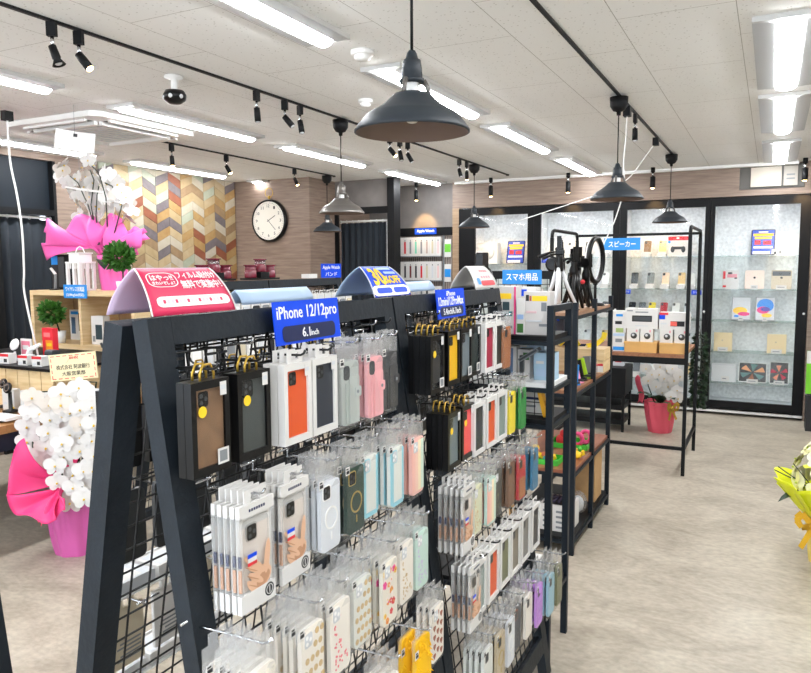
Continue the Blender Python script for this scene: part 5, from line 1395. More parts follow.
# ================================================================== METAL SHELVES BEHIND THE RACKS
def metal_shelf(name, label, x0, x1, y0, y1, h, posts_y, boards, board_m, pw=.026, m=NAVYM, top_bar=True, edge=True):
    o = thing(name, label, 'shelf', (x0, y0, 0)); 
    for y in posts_y:
        for x in (x0, x1):
            b = MB(); b.box(x-x0-pw/2, x-x0+pw/2, y-y0-pw/2, y-y0+pw/2, 0, h, m); b.build('post', o)
    for z, bm_ in boards:
        b = MB(); b.box(.0, x1-x0, 0, y1-y0, z-.018, z, bm_); b.build('board', o)
        b = MB(); e = pw*.45
        for a in ((pw/2, x1-x0-pw/2, -e, e), (pw/2, x1-x0-pw/2, y1-y0-e, y1-y0+e)): b.box(a[0], a[1], a[2], a[3], z-.036, z-.0185, m)
        for x in (0, x1-x0): b.box(x-e, x+e, pw/2, y1-y0-pw/2, z-.036, z-.0185, m)
        b.build('board_rim', o)
    if top_bar:
        b = MB()
        for x in (0, x1-x0): b.box(x-pw/2+.001, x+pw/2-.001, pw/2, y1-y0-pw/2, h-pw, h-.001, m)
        b.build('top_rail', o)
    return o
AX0, AX1, AY0, AY1 = -1.36, -.752, 2.725, 3.0
metal_shelf('metal_shelf', 'blue-black metal shelf standing at the end of the far rack, full of boxes', AX0, AX1, AY0, AY1, 1.445, (AY0, AY1), ((1.325, BLKM), (1.14, WHITE), (.995, BLKM), (.28, BLKM)), None)
BX0, BX1, BY0, BY1 = -1.36, -.93, 3.85, 4.80
metal_shelf('metal_shelf', 'long black metal shelf with brown boards carrying the tripods', BX0, BX1, BY0, BY1, 1.40, (BY0, 4.32, BY1), ((1.345, wood('light_top_board', (150, 112, 84), (176, 136, 104), 6, (8, 1, 8), .4)), (.92, SHELFW), (.475, wood('red_brown_board', (134, 78, 54), (158, 98, 70), 6, (8, 1, 8), .4)), (.095, BLKM)), None, top_bar=False)
# boxes on the upper shelf of the first unit
def boxes_row():
    z = 1.3255
    c = mat('pack_pale_grey', (204, 200, 197), .5)
    carton('tripod_box', 'pale grey accessory box with yellow band, pink edged, on the top metal shelf', 'box', (-.955, 2.80, z), .095, .07, .19, c, (('yellow_band', .0, .8, .74, .86, YEL), ('picture', .42, .72, .5, .68, mat('pic_teal', (44, 66, 74), .5)), ('teal_band', .15, .85, .38, .48, mat('teal_band', (60, 120, 126), .5)), ('print', .5, .85, .12, .18, GREY), ('pink_edge', .92, 1, 0, 1, mat('pink_edge', (224, 70, 130), .5))))
    carton('lens_box', 'small white box with a green plant picture between the yellow banded boxes', 'box', (-.887, 2.79, z), .032, .06, .145, WCARD, (('picture', .1, .9, .05, .3, mat('pic_green', (60, 110, 50), .5)), ('picture', .1, .9, .42, .55, mat('pic_sky', (150, 180, 220), .5))))
    carton('tripod_box', 'wide pale grey accessory box with yellow band beside the metal post', 'box', (-.822, 2.80, z), .105, .07, .172, c, (('yellow_band', .32, .9, .78, .9, YEL), ('picture', .08, .2, .78, .92, INK), ('picture', .22, .3, .78, .9, mat('pic_rust', (170, 90, 60), .5)), ('barcode_panel', .68, .88, .55, .75, GREY), ('print', .6, .9, .2, .26, GREY), ('print', .1, .5, .5, .55, mat('print_rose', (214, 180, 184), .5)), ('print', .1, .7, .3, .34, LGREY)))
    carton('accessory_box', 'white box with blue print standing behind the yellow banded boxes', 'box', (-.93, 2.92, z), .14, .06, .185, WCARD, (('blue_print', .4, .7, .8, .95, BLUE), ('print', .2, .35, .8, .9, INK)))
    z = 1.1405
    carton('tablet_box', 'large pale blue box lying upright on the white shelf level', 'box', (-.93, 2.95, z), .19, .045, .165, mat('pack_pale_blue', (184, 204, 222), .5), (('print', .1, .6, .7, .76, WCARD),))
    carton('cable_box', 'narrow white box with dark blue bar on the white shelf level', 'box', (-.945, 2.83, z), .06, .05, .13, WCARD, (('blue_bar', .35, .75, .1, .95, mat('bar_steel_blue', (96, 124, 160), .5)),))
    carton('lamp_box', 'white box with a green leaf picture on the white shelf level', 'box', (-.885, 2.83, z), .05, .05, .12, WCARD, (('picture', .45, .95, .65, .9, mat('pic_green', (60, 110, 50), .5)), ('print', .4, .5, .1, .35, INK)))
    carton('tablet_stand_box', 'light blue box beside the metal post on the white shelf level', 'box', (-.80, 2.84, z), .08, .08, .11, mat('pack_light_blue', (170, 200, 222), .5), (('print', .1, .5, .6, .7, WCARD), ('pale_band', .1, .9, .15, .4, PALEB)))
    o = thing('tablet_holder', 'grey folded tablet holder tilted over the light blue box', 'holder', (-.845, 2.765, z+.1)); b = MB(); Rm = Matrix.Rotation(A(-32), 4, 'Y'); b.box(-.045, .045, -.02, .03, 0, .014, GREY, Rm); b.build('arm', o); b = MB(); b.box(-.04, .04, -.022, -.02, .003, .011, DGREY, Rm); b.box(-.045, -.03, .0, .02, -.10, .0, DGREY); b.build('hinge', o)
    z = .9955
    carton('case_box', 'white box with a yellow top strip behind thin black wires', 'box', (-.845, 2.84, z), .12, .07, .125, WCARD, (('yellow_strip', 0, 1, .84, .98, YEL), ('print', .1, .8, .5, .58, NAVY), ('print', .1, .6, .25, .32, GREY)))
    o = thing('phone_grip', 'yellow flat phone grip leaning against the white box by the post', 'phone grip', (-.775, 2.765, z)); b = MB(); b.box(-.008, .008, -.02, .02, .004, .115, mat('amber_grip', (240, 176, 30), .4), Matrix.Rotation(A(-14), 4, 'Y'), .012); b.build('body', o); b = MB(); b.box(.008, .011, -.008, .008, .05, .07, mat('amber_dark', (190, 130, 20), .4), Matrix.Rotation(A(-14), 4, 'Y')); b.build('ring', o)
    o = thing('wire_basket_front', 'thin black wire guard in front of the yellow topped box', 'wire guard', (-.845, 2.79, z)); b = MB()
    for k in range(4): b.tube([(-.06+k*.036, 0, 0), (-.06+k*.036, 0, .11)], .0018, WIRE, 5)
    for k in range(3): b.tube([(-.07, 0, .01+k*.045), (.07, 0, .01+k*.045)], .0018, WIRE, 5)
    b.build('wire_grid', o)
    carton('storage_box', 'white flat box on the lowest board of the first metal shelf', 'box', (-.95, 2.88, .2805), .22, .16, .07, WCARD, (('print', .2, .6, .3, .6, GREY),))
boxes_row()
o = thing('phone_holder', 'black clamp phone holder on a bent arm behind the white card sign', 'phone holder', (-1.06, 2.88, 1.3255))
b = MB(); b.lathe([(0, 0), (.05, 0), (.05, .015), (0, .02)], BLKG, 18); b.build('base', o)
b = MB(); b.tube([(0, 0, .01), (0, 0, .14), (.015, 0, .2), (.0, 0, .25), (-.03, 0, .275)], .009, BLKG, 8); b.build('bent_arm', o)
b = MB(); b.box(-.05, -.02, -.035, .035, .25, .33, BLKG, None, .01); b.build('clamp', o)
# ---- tripods on the long shelf
def tripod(label, x, y, h, m, spread, rz, handle=False):
    o = thing('camera_tripod', label, 'tripod', (x, y, 1.346), rz, 'tripods on the long metal shelf')
    hub = h*.62
    for k in range(3):
        a = k*2*PI/3+.4
        b = MB(); b.tube([(spread*math.cos(a), spread*math.sin(a), .006), (spread*.45*math.cos(a), spread*.45*math.sin(a), hub*.56), (.014*math.cos(a), .014*math.sin(a), hub)], [.009, .0105, .012], m, 8)
        b.ell((spread*math.cos(a), spread*math.sin(a), .006), (.009, .009, .006), BLKG, None, 8, 5); b.build('leg', o)
    b = MB(); b.cyl((0, 0, hub*.12), (0, 0, hub), .0125, m, 10); b.build('centre_column', o)
    b = MB(); b.lathe([(0, hub-.02), (.024, hub-.02), (.026, hub+.02), (.016, hub+.05), (.02, hub+.07), (0, hub+.08)], BLKG, 12); b.build('collar', o)
    b = MB(); b.box(-.02, .02, -.018, .018, hub+.07, hub+.115, BLKG, None, .008); b.cyl((0, 0, hub+.1), (0, 0, h), .008, BLKG, 8); b.box(-.022, .022, -.03, .03, h-.05, h-.035, BLKG); b.box(-.012, .012, -.036, -.024, h-.04, h+.03, BLKG); b.box(-.012, .012, .024, .036, h-.04, h+.02, BLKG); b.build('head', o)
    if handle:
        b = MB(); b.tube([(-.01, 0, hub+.09), (-.05, -.03, hub+.085), (-.11, -.06, hub+.06)], [.005, .007, .011], BLKG, 8); b.build('pan_handle', o)
    return o
SILV = mat('silver_aluminium', (216, 217, 220), .35, .15)
tripod('silver legged tripod with black head standing first on the long shelf', -1.06, 3.99, .385, SILV, .115, .2, True)
tripod('black tripod leaning group, closest to the silver one', -1.03, 4.20, .33, BLKG, .07, .5, True)
tripod('black tripod with folded wide legs below the ring light', -1.00, 4.385, .29, BLKG, .07, 1.1)
tripod('tall black tripod behind the ring light at the shelf back', -1.19, 4.52, .38, BLKG, .08, .2, True)
o = thing('ring_light', 'upright black ring light on a small stand among the tripods', 'ring light', (-.985, 4.58, 1.346))
RM = Matrix.Translation((.0, 0, .285)) @ Matrix.Rotation(A(80), 4, 'Z')
b = MB(); b.tube([RM @ Vector((.115*math.cos(k*PI/18), 0, .135*math.sin(k*PI/18))) for k in range(36)], .016, BLKG, 8, True); b.build('ring_body', o)
b = MB(); b.tube([RM @ Vector((.115*math.cos(k*PI/18), .012, .135*math.sin(k*PI/18))) for k in range(36)], .011, mat('ring_diffuser', (226, 228, 230), .4), 6, True); b.build('diffuser', o)
b = MB(); b.cyl((0, 0, .02), (0, 0, .16), .009, BLKG, 8); b.box(-.012, .012, -.012, .012, .13, .16, BLKG); b.build('stand', o)
b = MB(); b.lathe([(0, 0), (.06, 0), (.055, .015), (0, .02)], BLKG, 18); b.build('base', o)
o = thing('microphone_head', 'black camera cage with a round hood among the tripods', 'camera', (-1.16, 4.31, 1.346)); b = MB(); b.cyl((0, 0, 0), (0, 0, .26), .008, BLKG, 8); b.lathe([(0, 0), (.04, 0), (.04, .012), (0, .012)], BLKG, 14); b.build('stand', o); b = MB(); b.box(-.04, .04, -.05, .05, .22, .30, BLKG, None, .015); b.build('body', o); b = MB(); b.lathe([(0, 0), (.035, 0), (.045, .06), (.03, .06), (0, .05)], BLKG, 16, Matrix.Translation((0, -.03, .26)) @ Matrix.Rotation(A(90), 4, 'X')); b.build('lens_hood', o)
tripod('short black tripod tucked between the leaning one and the camera cage', -1.13, 4.10, .25, BLKG, .06, .9) if False else None
tripod('black tripod with a raised arm nearest the ring light base', -1.12, 4.66, .34, BLKG, .075, .8, True)
for k, (x, y, l, nm) in enumerate(((-1.04, 4.30, .24, 'thicker'), (-1.08, 4.47, .20, 'shorter'))):
    o = thing('selfie_stick', '%s folded black selfie stick standing between the tripods' % nm, 'selfie stick', (x, y, 1.346)); b = MB(); b.tube([(0, 0, 0), (0, 0, l*.55), (0, 0, l)], [.02, .017, .012], BLKG, 10); b.build('handle', o); b = MB(); b.box(-.02, .02, -.045, .045, l, l+.02, BLKG); b.box(-.015, .015, -.045, -.03, l+.02, l+.06, BLKG); b.box(-.015, .015, .03, .045, l+.02, l+.06, BLKG); b.build('phone_clamp', o)
o = thing('grip_handle', 'folded black grip with a red button lying against the tripod legs', 'grip', (-.968, 4.20, 1.346)); b = MB(); b.tube([(0, .13, .012), (0, .05, .07), (0, -.03, .15)], [.012, .011, .009], BLKG, 8); b.build('arm', o); b = MB(); b.ell((0, -.035, .158), (.013, .013, .013), RED, None, 10, 6); b.build('red_button', o)
# ---- middle board: wooden box, folded yellow bands, coloured phone stands
zm = .9205
o = thing('wooden_box', 'plain pale wooden box with a red and white label on the middle board', 'box', (-1.12, 4.66, zm))
b = MB(); b.box(-.21, .20, -.09, .11, .0, .075, PINE); b.box(-.21, .20, -.09, .11, .079, .15, PINE); b.build('box_halves', o)
b = MB(); b.box(.105, .195, -.0912, -.09, .006, .06, WCARD); b.box(.105, .195, -.0918, -.0912, .045, .06, RED); b.box(.12, .16, -.0918, -.0912, .02, .03, mat('print_rose', (214, 180, 184), .5)); b.build('label_sticker', o)
def band(label, x, y, pts):
    o = thing('folded_band', label, 'phone strap', (x, y, zm+.1505)); b = MB()
    for p, q in zip(pts, pts[1:]): b.bar(p, q, .03, .006, mat('strap_yellow', (244, 214, 40), .5), (0, 1, 0))
    b.build('strap', o); b = MB(); b.ell((pts[0][0], 0, pts[0][2]), (.008, .016, .006), mat('strap_cream', (238, 226, 180), .5)); b.build('strap_end', o)
band('yellow band folded into a peak on the wooden box', -1.16, 4.66, [(-.07, 0, .008), (-.03, 0, .05), (0, 0, .10), (.03, 0, .05), (.06, 0, .008)])
band('yellow band folded flat with one end raised on the wooden box', -.99, 4.66, [(-.06, 0, .008), (.0, 0, .02), (.045, 0, .06), (.055, 0, .10)])
o = thing('strap_tray', 'low red tray behind the yellow folded bands', 'tray', (-1.22, 4.74, zm+.1505)); b = MB(); b.box(-.05, .05, -.03, .03, 0, .05, RED); b.build('tray_body', o); b = MB(); b.box(-.05, .2, -.035, -.03, 0, .015, NAVY); b.build('navy_edge', o)
for k in range(4):
    o = thing('hanging_pouch', 'dark grey accessory pouch hanging under the top board, %s from the shelf front' % ORD[k], 'pouch', (-1.18+.0*k, 4.06+.19*k, 1.30), -.6, 'grey pouches under the top board')
    b = MB(); b.box(-.055, .055, -.008, .008, -.14, -.02, mat('pouch_slate', (70, 74, 90), .5), None, .005); b.build('pouch_body', o); b = MB(); b.box(-.02, .02, -.0095, -.008, -.045, -.02, BLUE); b.build('blue_tab', o); b = MB(); b.tube([(0, 0, -.02), (0, 0, .003)], .003, WIRE, 5); b.build('hook_loop', o)
for k, (y, c, nm, ln) in enumerate(((4.06, SKYB, 'sky blue', 4), (4.15, mat('stand_pink', (244, 160, 196), .4), 'pink', -16), (4.235, BLKG, 'black', -16), (4.335, mat('stand_lime', (176, 220, 40), .4), 'lime green', -18), (4.44, GREY, 'grey', -8))):
    o = thing('phone_stand', 'small %s phone stand leaning on the front edge of the middle board' % nm, 'phone stand', (-.985, y, zm), A(-25), 'coloured phone stands on the middle board')
    Rm = Matrix.Rotation(A(ln), 4, 'Y'); b = MB(); b.box(-.026, .026, -.006, .006, .018, .12, c, Rm); b.build('plate', o)
    b = MB(); b.box(-.034, .034, -.02, .02, 0, .007, c); b.box(-.03, .03, .0061, .02, .007, .02, DGREY); b.build('foot', o)
o = thing('acrylic_stand', 'clear grey plastic stand between the lime stand and the wooden box', 'stand', (-.985, 4.535, zm)); b = MB(); b.box(-.03, .03, -.02, .02, 0, .09, CASEC); b.build('body', o); b = MB(); b.box(-.03, .03, -.025, -.02, .06, .11, GREY); b.build('card', o)
carton('filter_box', 'white upright box with a dark side at the near end of the middle board', 'box', (-1.14, 3.93, zm), .07, .07, .22, WCARD, (('print', .2, .8, .6, .8, LGREY),))
carton('filter_box', 'teal sided white box behind the sky blue phone stand', 'box', (-1.11, 4.06, zm), .06, .06, .18, WCARD, (('teal_side', 0, .5, 0, 1, mat('teal_side', (30, 104, 110), .5)),))
# ---- lower board: soft toys; bottom board: cartons
zl = .4755
def toy(label, x, y, c, c2, kind):
    o = thing('soft_toy', label, 'toy', (x, y, zl+(.0305 if kind != 'tray' else 0)), 0, 'small soft toys on the lower board')
    if kind == 'chick':
        b = MB(); b.ell((0, 0, .035), (.038, .034, .035), c, None, 12, 8); b.build('body', o)
        b = MB(); b.ell((.012, -.008, .078), (.024, .024, .023), c, None, 12, 8); b.build('head', o)
        b = MB(); b.ell((.034, -.02, .074), (.01, .008, .005), c2, None, 8, 5); b.build('beak', o)
    elif kind == 'loop':
        b = MB(); b.tube([(.03*math.cos(k*PI/6), .0, .05+.035*math.sin(k*PI/6)) for k in range(12)], .012, c, 8, True); b.build('loop', o)
        b = MB(); b.ell((0, 0, .012), (.03, .025, .012), c2, None, 10, 6); b.build('foot', o)
    elif kind == 'crab':
        b = MB(); b.ell((0, 0, .022), (.032, .026, .022), c, None, 12, 8); b.build('body', o)
        for s in (-1, 1):
            b = MB(); b.tube([(s*.02, 0, .02), (s*.045, -.01, .035), (s*.04, -.02, .055)], .009, c2, 6); b.build('arm', o)
for k, (x, y, w, d) in enumerate(((-1.13, 3.98, .20, .14), (-1.08, 4.42, .24, .20))):
    o = thing('green_tray', 'bright green toy tray on the lower board, %s' % ('at the near end', 'farther along under the box'), 'tray', (x, y, zl)) if False else thing('green_tray', ('bright green tray of toys at the near end of the lower board', 'bright green tray of pink toys farther along the lower board')[k], 'tray', (x, y, zl))
    g = mat('tray_green', (70, 190, 60), .5); b = MB(); b.box(-w/2, w/2, -d/2, d/2, 0, .004, g); b.build('tray_base', o)
    b = MB(); b.box(-w/2, w/2, -d/2, -d/2+.006, .004, .03, g); b.box(-w/2, w/2, d/2-.006, d/2, .004, .03, g); b.box(-w/2, -w/2+.006, -d/2+.006, d/2-.006, .004, .03, g); b.box(w/2-.006, w/2, -d/2+.006, d/2-.006, .004, .03, g); b.build('rim', o)
ty = mat('toy_yellow', (246, 204, 40), .6); tor = mat('toy_orange', (226, 130, 90), .6); tp = mat('toy_pink', (240, 80, 140), .6); tr_ = mat('toy_red', (220, 50, 50), .6); tg = mat('toy_green', (90, 190, 70), .6); tt = mat('toy_teal', (70, 150, 160), .6)
zl -= .026
toy('yellow round soft toy at the near corner of the first green tray', -1.18, 3.95, ty, tor, 'chick'); toy('salmon soft toy in the middle of the first green tray', -1.135, 4.01, tor, tor, 'crab'); toy('teal small soft toy at the edge of the first green tray', -1.095, 3.945, tt, ty, 'crab')
zl = .4755-.0300
toy('yellow soft toy sitting alone on the brown board edge', -.975, 4.12, ty, ty, 'crab'); toy('dark yellow soft toy beside the lone yellow one', -1.01, 4.20, mat('toy_ochre', (214, 170, 60), .6), tg, 'crab')
zl = .4755-.026
toy('pink looped soft toy in the second green tray', -1.03, 4.38, tp, tr_, 'loop'); toy('second pink looped soft toy beside the red one', -1.00, 4.465, tp, tp, 'loop'); toy('red soft toy in the second green tray', -1.13, 4.38, tr_, tr_, 'chick'); toy('green soft toy at the back of the second green tray', -1.12, 4.48, tg, tg, 'chick')
zb = .0955
carton('cardboard_box', 'tall brown cardboard box upright on the bottom board of the long shelf', 'box', (-1.02, 4.62, zb), .14, .2, .325, KRAFT, (('dark_mark', .85, .95, .7, .8, INK), ('dark_mark', .85, .95, .2, .3, INK)))
o = carton('open_carton', 'white carton of cables with rows of grey print at the near end', 'box', (-1.045, 4.02, zb), .18, .2, .15, WCARD, tuple(('print', .12+.42*(k % 2), .42+.42*(k % 2), .12+.2*(k//2), .2+.2*(k//2), GREY) for k in range(8)))
b = MB(); b.box(-.075, .075, -.085, .085, .15, .152, INK)
for k in range(4): b.tube([(-.05+.03*k, -.06, .155), (-.02+.02*k, .0, .175), (-.05+.03*k, .06, .155)], .008, mat('cable_violet', (60, 52, 74), .5), 6)
b.build('cable_fill', o)
o = thing('clear_pouch', 'crumpled clear plastic pouch behind the white carton', 'pouch', (-1.0, 4.27, zb)); b = MB(); b.ell((0, 0, .07), (.06, .07, .07), CASEC, None, 12, 8); b.build('pouch_body', o); b = MB(); b.ell((0, 0, .06), (.04, .05, .05), LGREY, None, 10, 7); b.build('filling', o)
carton('cardboard_box', 'small brown box deep on the near end of the bottom board', 'box', (-1.24, 3.95, zb), .14, .1, .12, KRAFT, ())
# ---- gondola with a blue sign behind the tripods
GX0, GX1, GY = -1.86, -1.42, 5.15
o = thing('grid_gondola', 'black framed grid stand with a sky blue sign behind the silver tripod', 'display rack', (GX0, GY, 0))
for x in (0, GX1-GX0):
    b = MB(); b.box(x-.015, x+.015, -.015, .015, 0, 1.56, BLKM); b.build('post', o); b = MB(); b.box(x-.015, x+.015, -.2, .2, 0, .03, BLKM); b.build('foot', o)
b = MB(); b.box(.015, GX1-GX0-.015, -.015, .015, 1.50, 1.56, BLKM); b.build('top_beam', o)
b = MB()
for k in range(9): b.tube([(.03+k*.047, 0, .3), (.03+k*.047, 0, 1.5)], .0025, WIRE, 5)
for k in range(20): b.tube([(.015, 0, .32+k*.06), (GX1-GX0-.015, 0, .32+k*.06)], .0025, WIRE, 5)
b.build('wire_grid', o)
for k in range(4):
    for z in (1.42, 1.2):
        q = thing('hanging_cable_pack', 'white cable pack on the stand with the sky blue sign, %s row, %s across' % (('top', 'lower')[z < 1.3], ORD[k]), 'cable pack', (GX0+.07+.10*k, GY-.04, z), -PI/2, 'white cable packs below the sky blue sign'); cablepack(q, cc[k % 5])
        b = MB(); b.tube([(.07+.10*k, -.002, z+.012), (.07+.10*k, -.002, z), (.07+.10*k, -.07, z+.002), (.07+.10*k, -.08, z+.014)], .0026, CHROME, 5); b.build('hook', o)
q, MM = flat_sign('hanging_sign', 'sky blue sign on the grid stand behind the silver tripod', .30, .105, face_M((GX0+.22, GY-.02, 1.515), (1, 0, 0), (0, 0, 1)), SKYB)
text('スマホ用品', .24, .055, WT, q, MM @ Matrix.Translation((0, 0, .0006)), bold=.015)
# ---- speaker table with tall loop frame
TXa, TXb, TYa, TYb = -1.58, -.545, 5.72, 6.56
o = thing('speaker_table', 'tall black loop framed table with a brown board of speaker boxes', 'table', (TXa, TYa, 0))
w = .026; Hh = 1.88
for x in (0, TXb-TXa):
    for y in (0, TYb-TYa):
        b = MB(); b.box(x-w/2, x+w/2, y-w/2, y+w/2, 0, Hh-.06, BLKM); b.build('post', o)
    b = MB(); pts = []
    for k in range(5): a = PI-k*PI/8; pts.append((x, .06+.06*math.cos(a), Hh-.06+.06*math.sin(a)))
    for k in range(5): a = PI/2-k*PI/8; pts.append((x, TYb-TYa-.06+.06*math.cos(a), Hh-.06+.06*math.sin(a)))
    b.tube(pts, .014, BLKM, 6); b.build('top_loop', o)
    b = MB(); b.box(x-w/2+.002, x+w/2-.002, w/2, TYb-TYa-w/2, .195, .22, BLKM); b.build('side_rail', o)
b = MB(); b.box(w/2, TXb-TXa-w/2, TYb-TYa-.014, TYb-TYa+.010, Hh-.03, Hh-.008, BLKM); b.build('top_rail', o)
b = MB(); b.box(w/2, TXb-TXa-w/2, -.011, .011, .195, .22, BLKM); b.build('lower_rail', o)
b = MB(); b.box(w/2+.001, TXb-TXa-w/2-.001, -.012, TYb-TYa-w/2-.001, .90, .925, SHELFW); b.build('board', o)
b = MB(); b.box(w/2, TXb-TXa-w/2, -.012, .012, .85, .8995, BLKM); b.build('apron', o)
q, MM = flat_sign('hanging_sign', 'sky blue speaker sign hanging from the tall loop frame', .31, .105, face_M(P(622, 244, y=6.52), (1, 0, 0), (0, 0, 1)), SKYB)
text('スピーカー', .23, .052, WT, q, MM @ Matrix.Translation((0, 0, .0006)), bold=.015)
zt2 = .9255
for k, (x, w_) in enumerate(((-.885, .245), (-.645, .205))):
    o = thing('wooden_riser', 'small pale wood riser under the speaker boxes, %s' % ('beside the blue bottomed box', 'at the ivy end'), 'riser', (x, 5.80, zt2)) if False else thing('wooden_riser', ('pale wood riser on the speaker table beside the blue bottomed box', 'pale wood riser on the speaker table at the ivy end')[k], 'riser', (x, 5.83, zt2))
    hw = mat('riser_honey', (214, 168, 100), .5, noise=(8, .1)); b = MB(); b.box(-w_/2, w_/2, -.08, .1, .065, .08, hw); b.build('top_panel', o)
    b = MB(); b.box(-w_/2+.005, w_/2-.005, -.075, -.063, 0, .065, hw); b.build('front_panel', o)
    for s in (-1, 1): b = MB(); b.box(s*(w_/2-.008)-.006, s*(w_/2-.008)+.006, -.062, .09, 0, .065, hw); b.build('side_panel', o)
zr = zt2+.0805
for k, (x, nm) in enumerate(((-.945, 'first'), (-.845, 'second'), (-.70, 'third'), (-.595, 'fourth'))):
    o = carton('camera_box', 'small white cube box with a round black lens picture, %s from the blue bottomed box' % nm, 'box', (x, 5.83, zr), .092, .09, .10, WCARD, (('red_mark', .72, .84, .75, .92, mat('pale_red_print', (226, 150, 160), .6)),), 0, 'white lens picture boxes')
    b = MB(); b.lathe([(0, 0), (.024, 0), (.024, .0008), (0, .0008)], DGREY, 18, Matrix.Translation((.005, -.045, .045)) @ Matrix.Rotation(PI/2, 4, 'X')); b.lathe([(0, .0008), (.01, .0008), (.01, .0014), (0, .0014)], LGREY, 14, Matrix.Translation((0.0, -.045, .05)) @ Matrix.Rotation(PI/2, 4, 'X')); b.build('lens_picture', o)
carton('speaker_box', 'wide white box with a black bar speaker picture stacked on two lens boxes', 'box', (-.885, 5.845, zr+.1005), .24, .11, .155, WCARD, (('picture', .2, .82, .35, .66, INK), ('picture', .24, .78, .4, .6, DGREY), ('print', .04, .22, .86, .92, GREY), ('print', .3, .7, .8, .86, GREY), ('print', .3, .7, .12, .17, LGREY)))
carton('speaker_box', 'white box with a red speaker picture and a red and blue corner', 'box', (-.648, 5.845, zr+.1005), .215, .11, .13, WCARD, (('red_corner', .0, .3, .85, 1, RED), ('blue_corner', .0, .2, .6, .85, BLUE), ('picture', .38, .85, .2, .5, INK), ('picture', .38, .6, .22, .48, mat('pic_coral', (232, 96, 84), .5)), ('print', .05, .25, .3, .4, LGREY)))
carton('speaker_box', 'tall white box with stacked small product pictures at the table end', 'box', (-1.08, 5.92, zt2), .13, .1, .31, WCARD, (('picture', .35, .75, .66, .74, INK), ('picture', .4, .85, .45, .56, mat('pic_lime', (160, 180, 110), .5)), ('picture', .3, .5, .36, .42, INK), ('blue_mark', .4, .8, .86, .92, SKYB)))
carton('speaker_box', 'small white box with a blue bottom before the tall white one', 'box', (-1.052, 5.81, zt2), .085, .07, .14, WCARD, (('blue_bottom', 0, 1, .05, .25, SKYB), ('picture', .2, .8, .5, .7, GREY), ('sky_top', .0, 1, .85, 1, PALEB)))
carton('speaker_box', 'narrow white and red box behind the bar speaker box', 'box', (-1.0, 6.0, zt2), .06, .1, .33, WCARD, (('red_mark', .1, .8, .84, .95, RED), ('red_mark', .2, .6, .4, .5, RED)))
# orchid under the table, ivy at its end
OX3, OY3 = -.905, 7.20
G3 = Vector((OX3, OY3, 0))
o = thing('potted_orchid', 'white orchid in coral pink paper on the floor behind the speaker table', 'orchid', (OX3, OY3, 0), 0, 'white gift orchids')
WR3 = mat('coral_pink_wrap', (232, 92, 112), .5, bump=(20, .3)); wrapped_pot(o, .105, .14, .30, WR3, 7)
q3 = [(646, 368), (652, 374), (648, 380), (660, 366), (667, 370), (664, 378), (656, 386), (662, 392), (668, 386), (674, 380), (676, 372), (671, 396), (677, 390), (659, 374), (680, 376), (672, 368), (678, 398)]
for x, y in q3: blossom(o, P(x, y, y=OY3-.12+rr.uniform(-.05, .05))-G3, (.2+rr.uniform(-.3, .3), -.9, rr.uniform(-.3, .2)), rr.uniform(.95, 1.15), PETAL)
for L_ in (((655, 404), (648, 385), (652, 370)), ((660, 404), (668, 378), (676, 374))):
    b = MB(); b.tube([P(x, y, y=OY3-.06)-G3 for x, y in L_], .006, STEM, 5); b.build('flower_stem', o)
for d in ((-.8, -.4, .3), (-.3, -.9, .3), (.5, -.6, .2)): b = MB(); arched_leaf(b, (0, -.03, .28), d, .24, .06, LEAF, .4); b.build('leaf', o)
b = MB(); b.sheet(lambda u, v: P(637+5*u+2*math.sin(5*v), 404-26*v-3*math.sin(3*u), y=OY3-.05-.05*u)-G3, 6, 8, WR3, True, .003); b.build('wrapping_paper', o)
ribbon(o, .25, .135, GOLD, 'ribbon_bow', -.7, .9)
o = thing('hanging_ivy', 'dark green trailing ivy hanging at the end of the speaker table', 'plant', (-.53, 6.69, .99))
def ivyf(r_):
    t = r_.random()**.8; a = r_.uniform(0, 2*PI); s = .028+.04*t*(1-t)*2
    return Vector((s*math.cos(a), s*1.4*math.sin(a), .03-.66*t)), Vector((math.cos(a), math.sin(a), -.5))
put('foliage', foliage_mesh(700, None, .042, mat('ivy_dark', (34, 56, 34), .45, noise=(30, .4)), 5, 1, ivyf), o)
for k in range(5):
    b = MB(); a = k*1.3; b.tube([(0, 0, .03), (.03*math.cos(a), .04*math.sin(a), -.2), (.05*math.cos(a+.5), .06*math.sin(a+.5), -.58)], .003, STEM, 5); b.build('vine', o)
b = MB(); b.tube([(0, 0, .03), (-.005, -.04, .08), (-.01, -.1, .10)], .003, WIRE, 5); b.build('hanger', o)
# low black rack near the cabinets
o = thing('low_rack', 'low black two-tier rack on the floor in front of the cabinets', 'rack', (-2.0, 7.0, 0))
for x in (0, .78):
    for y in (0, .36):
        b = MB(); b.box(x-.012, x+.012, y-.012, y+.012, 0, .62, BLKM); b.build('post', o)
for z in (.07, .21): b = MB(); b.box(.0, .78, .0, .36, z, z+.05, BLKM); b.build('tier', o)
b = MB(); b.box(-.02, .80, -.02, .38, .36, .62, BLKM); b.build('drawer_box', o)
for k in range(5):
    carton('accessory_box', 'small %s box on top of the low black rack, %s along' % (('white', 'grey', 'pale blue', 'white', 'grey')[k], ORD[k]), 'box', (-1.90+.15*k, 7.18, .6205), .1, .08, .07+.02*(k % 3), (WCARD, LGREY, PALEB, WCARD, LGREY)[k], (('print', .2, .8, .4, .6, (GREY, SKYB, WCARD, INK, RED)[k]),))
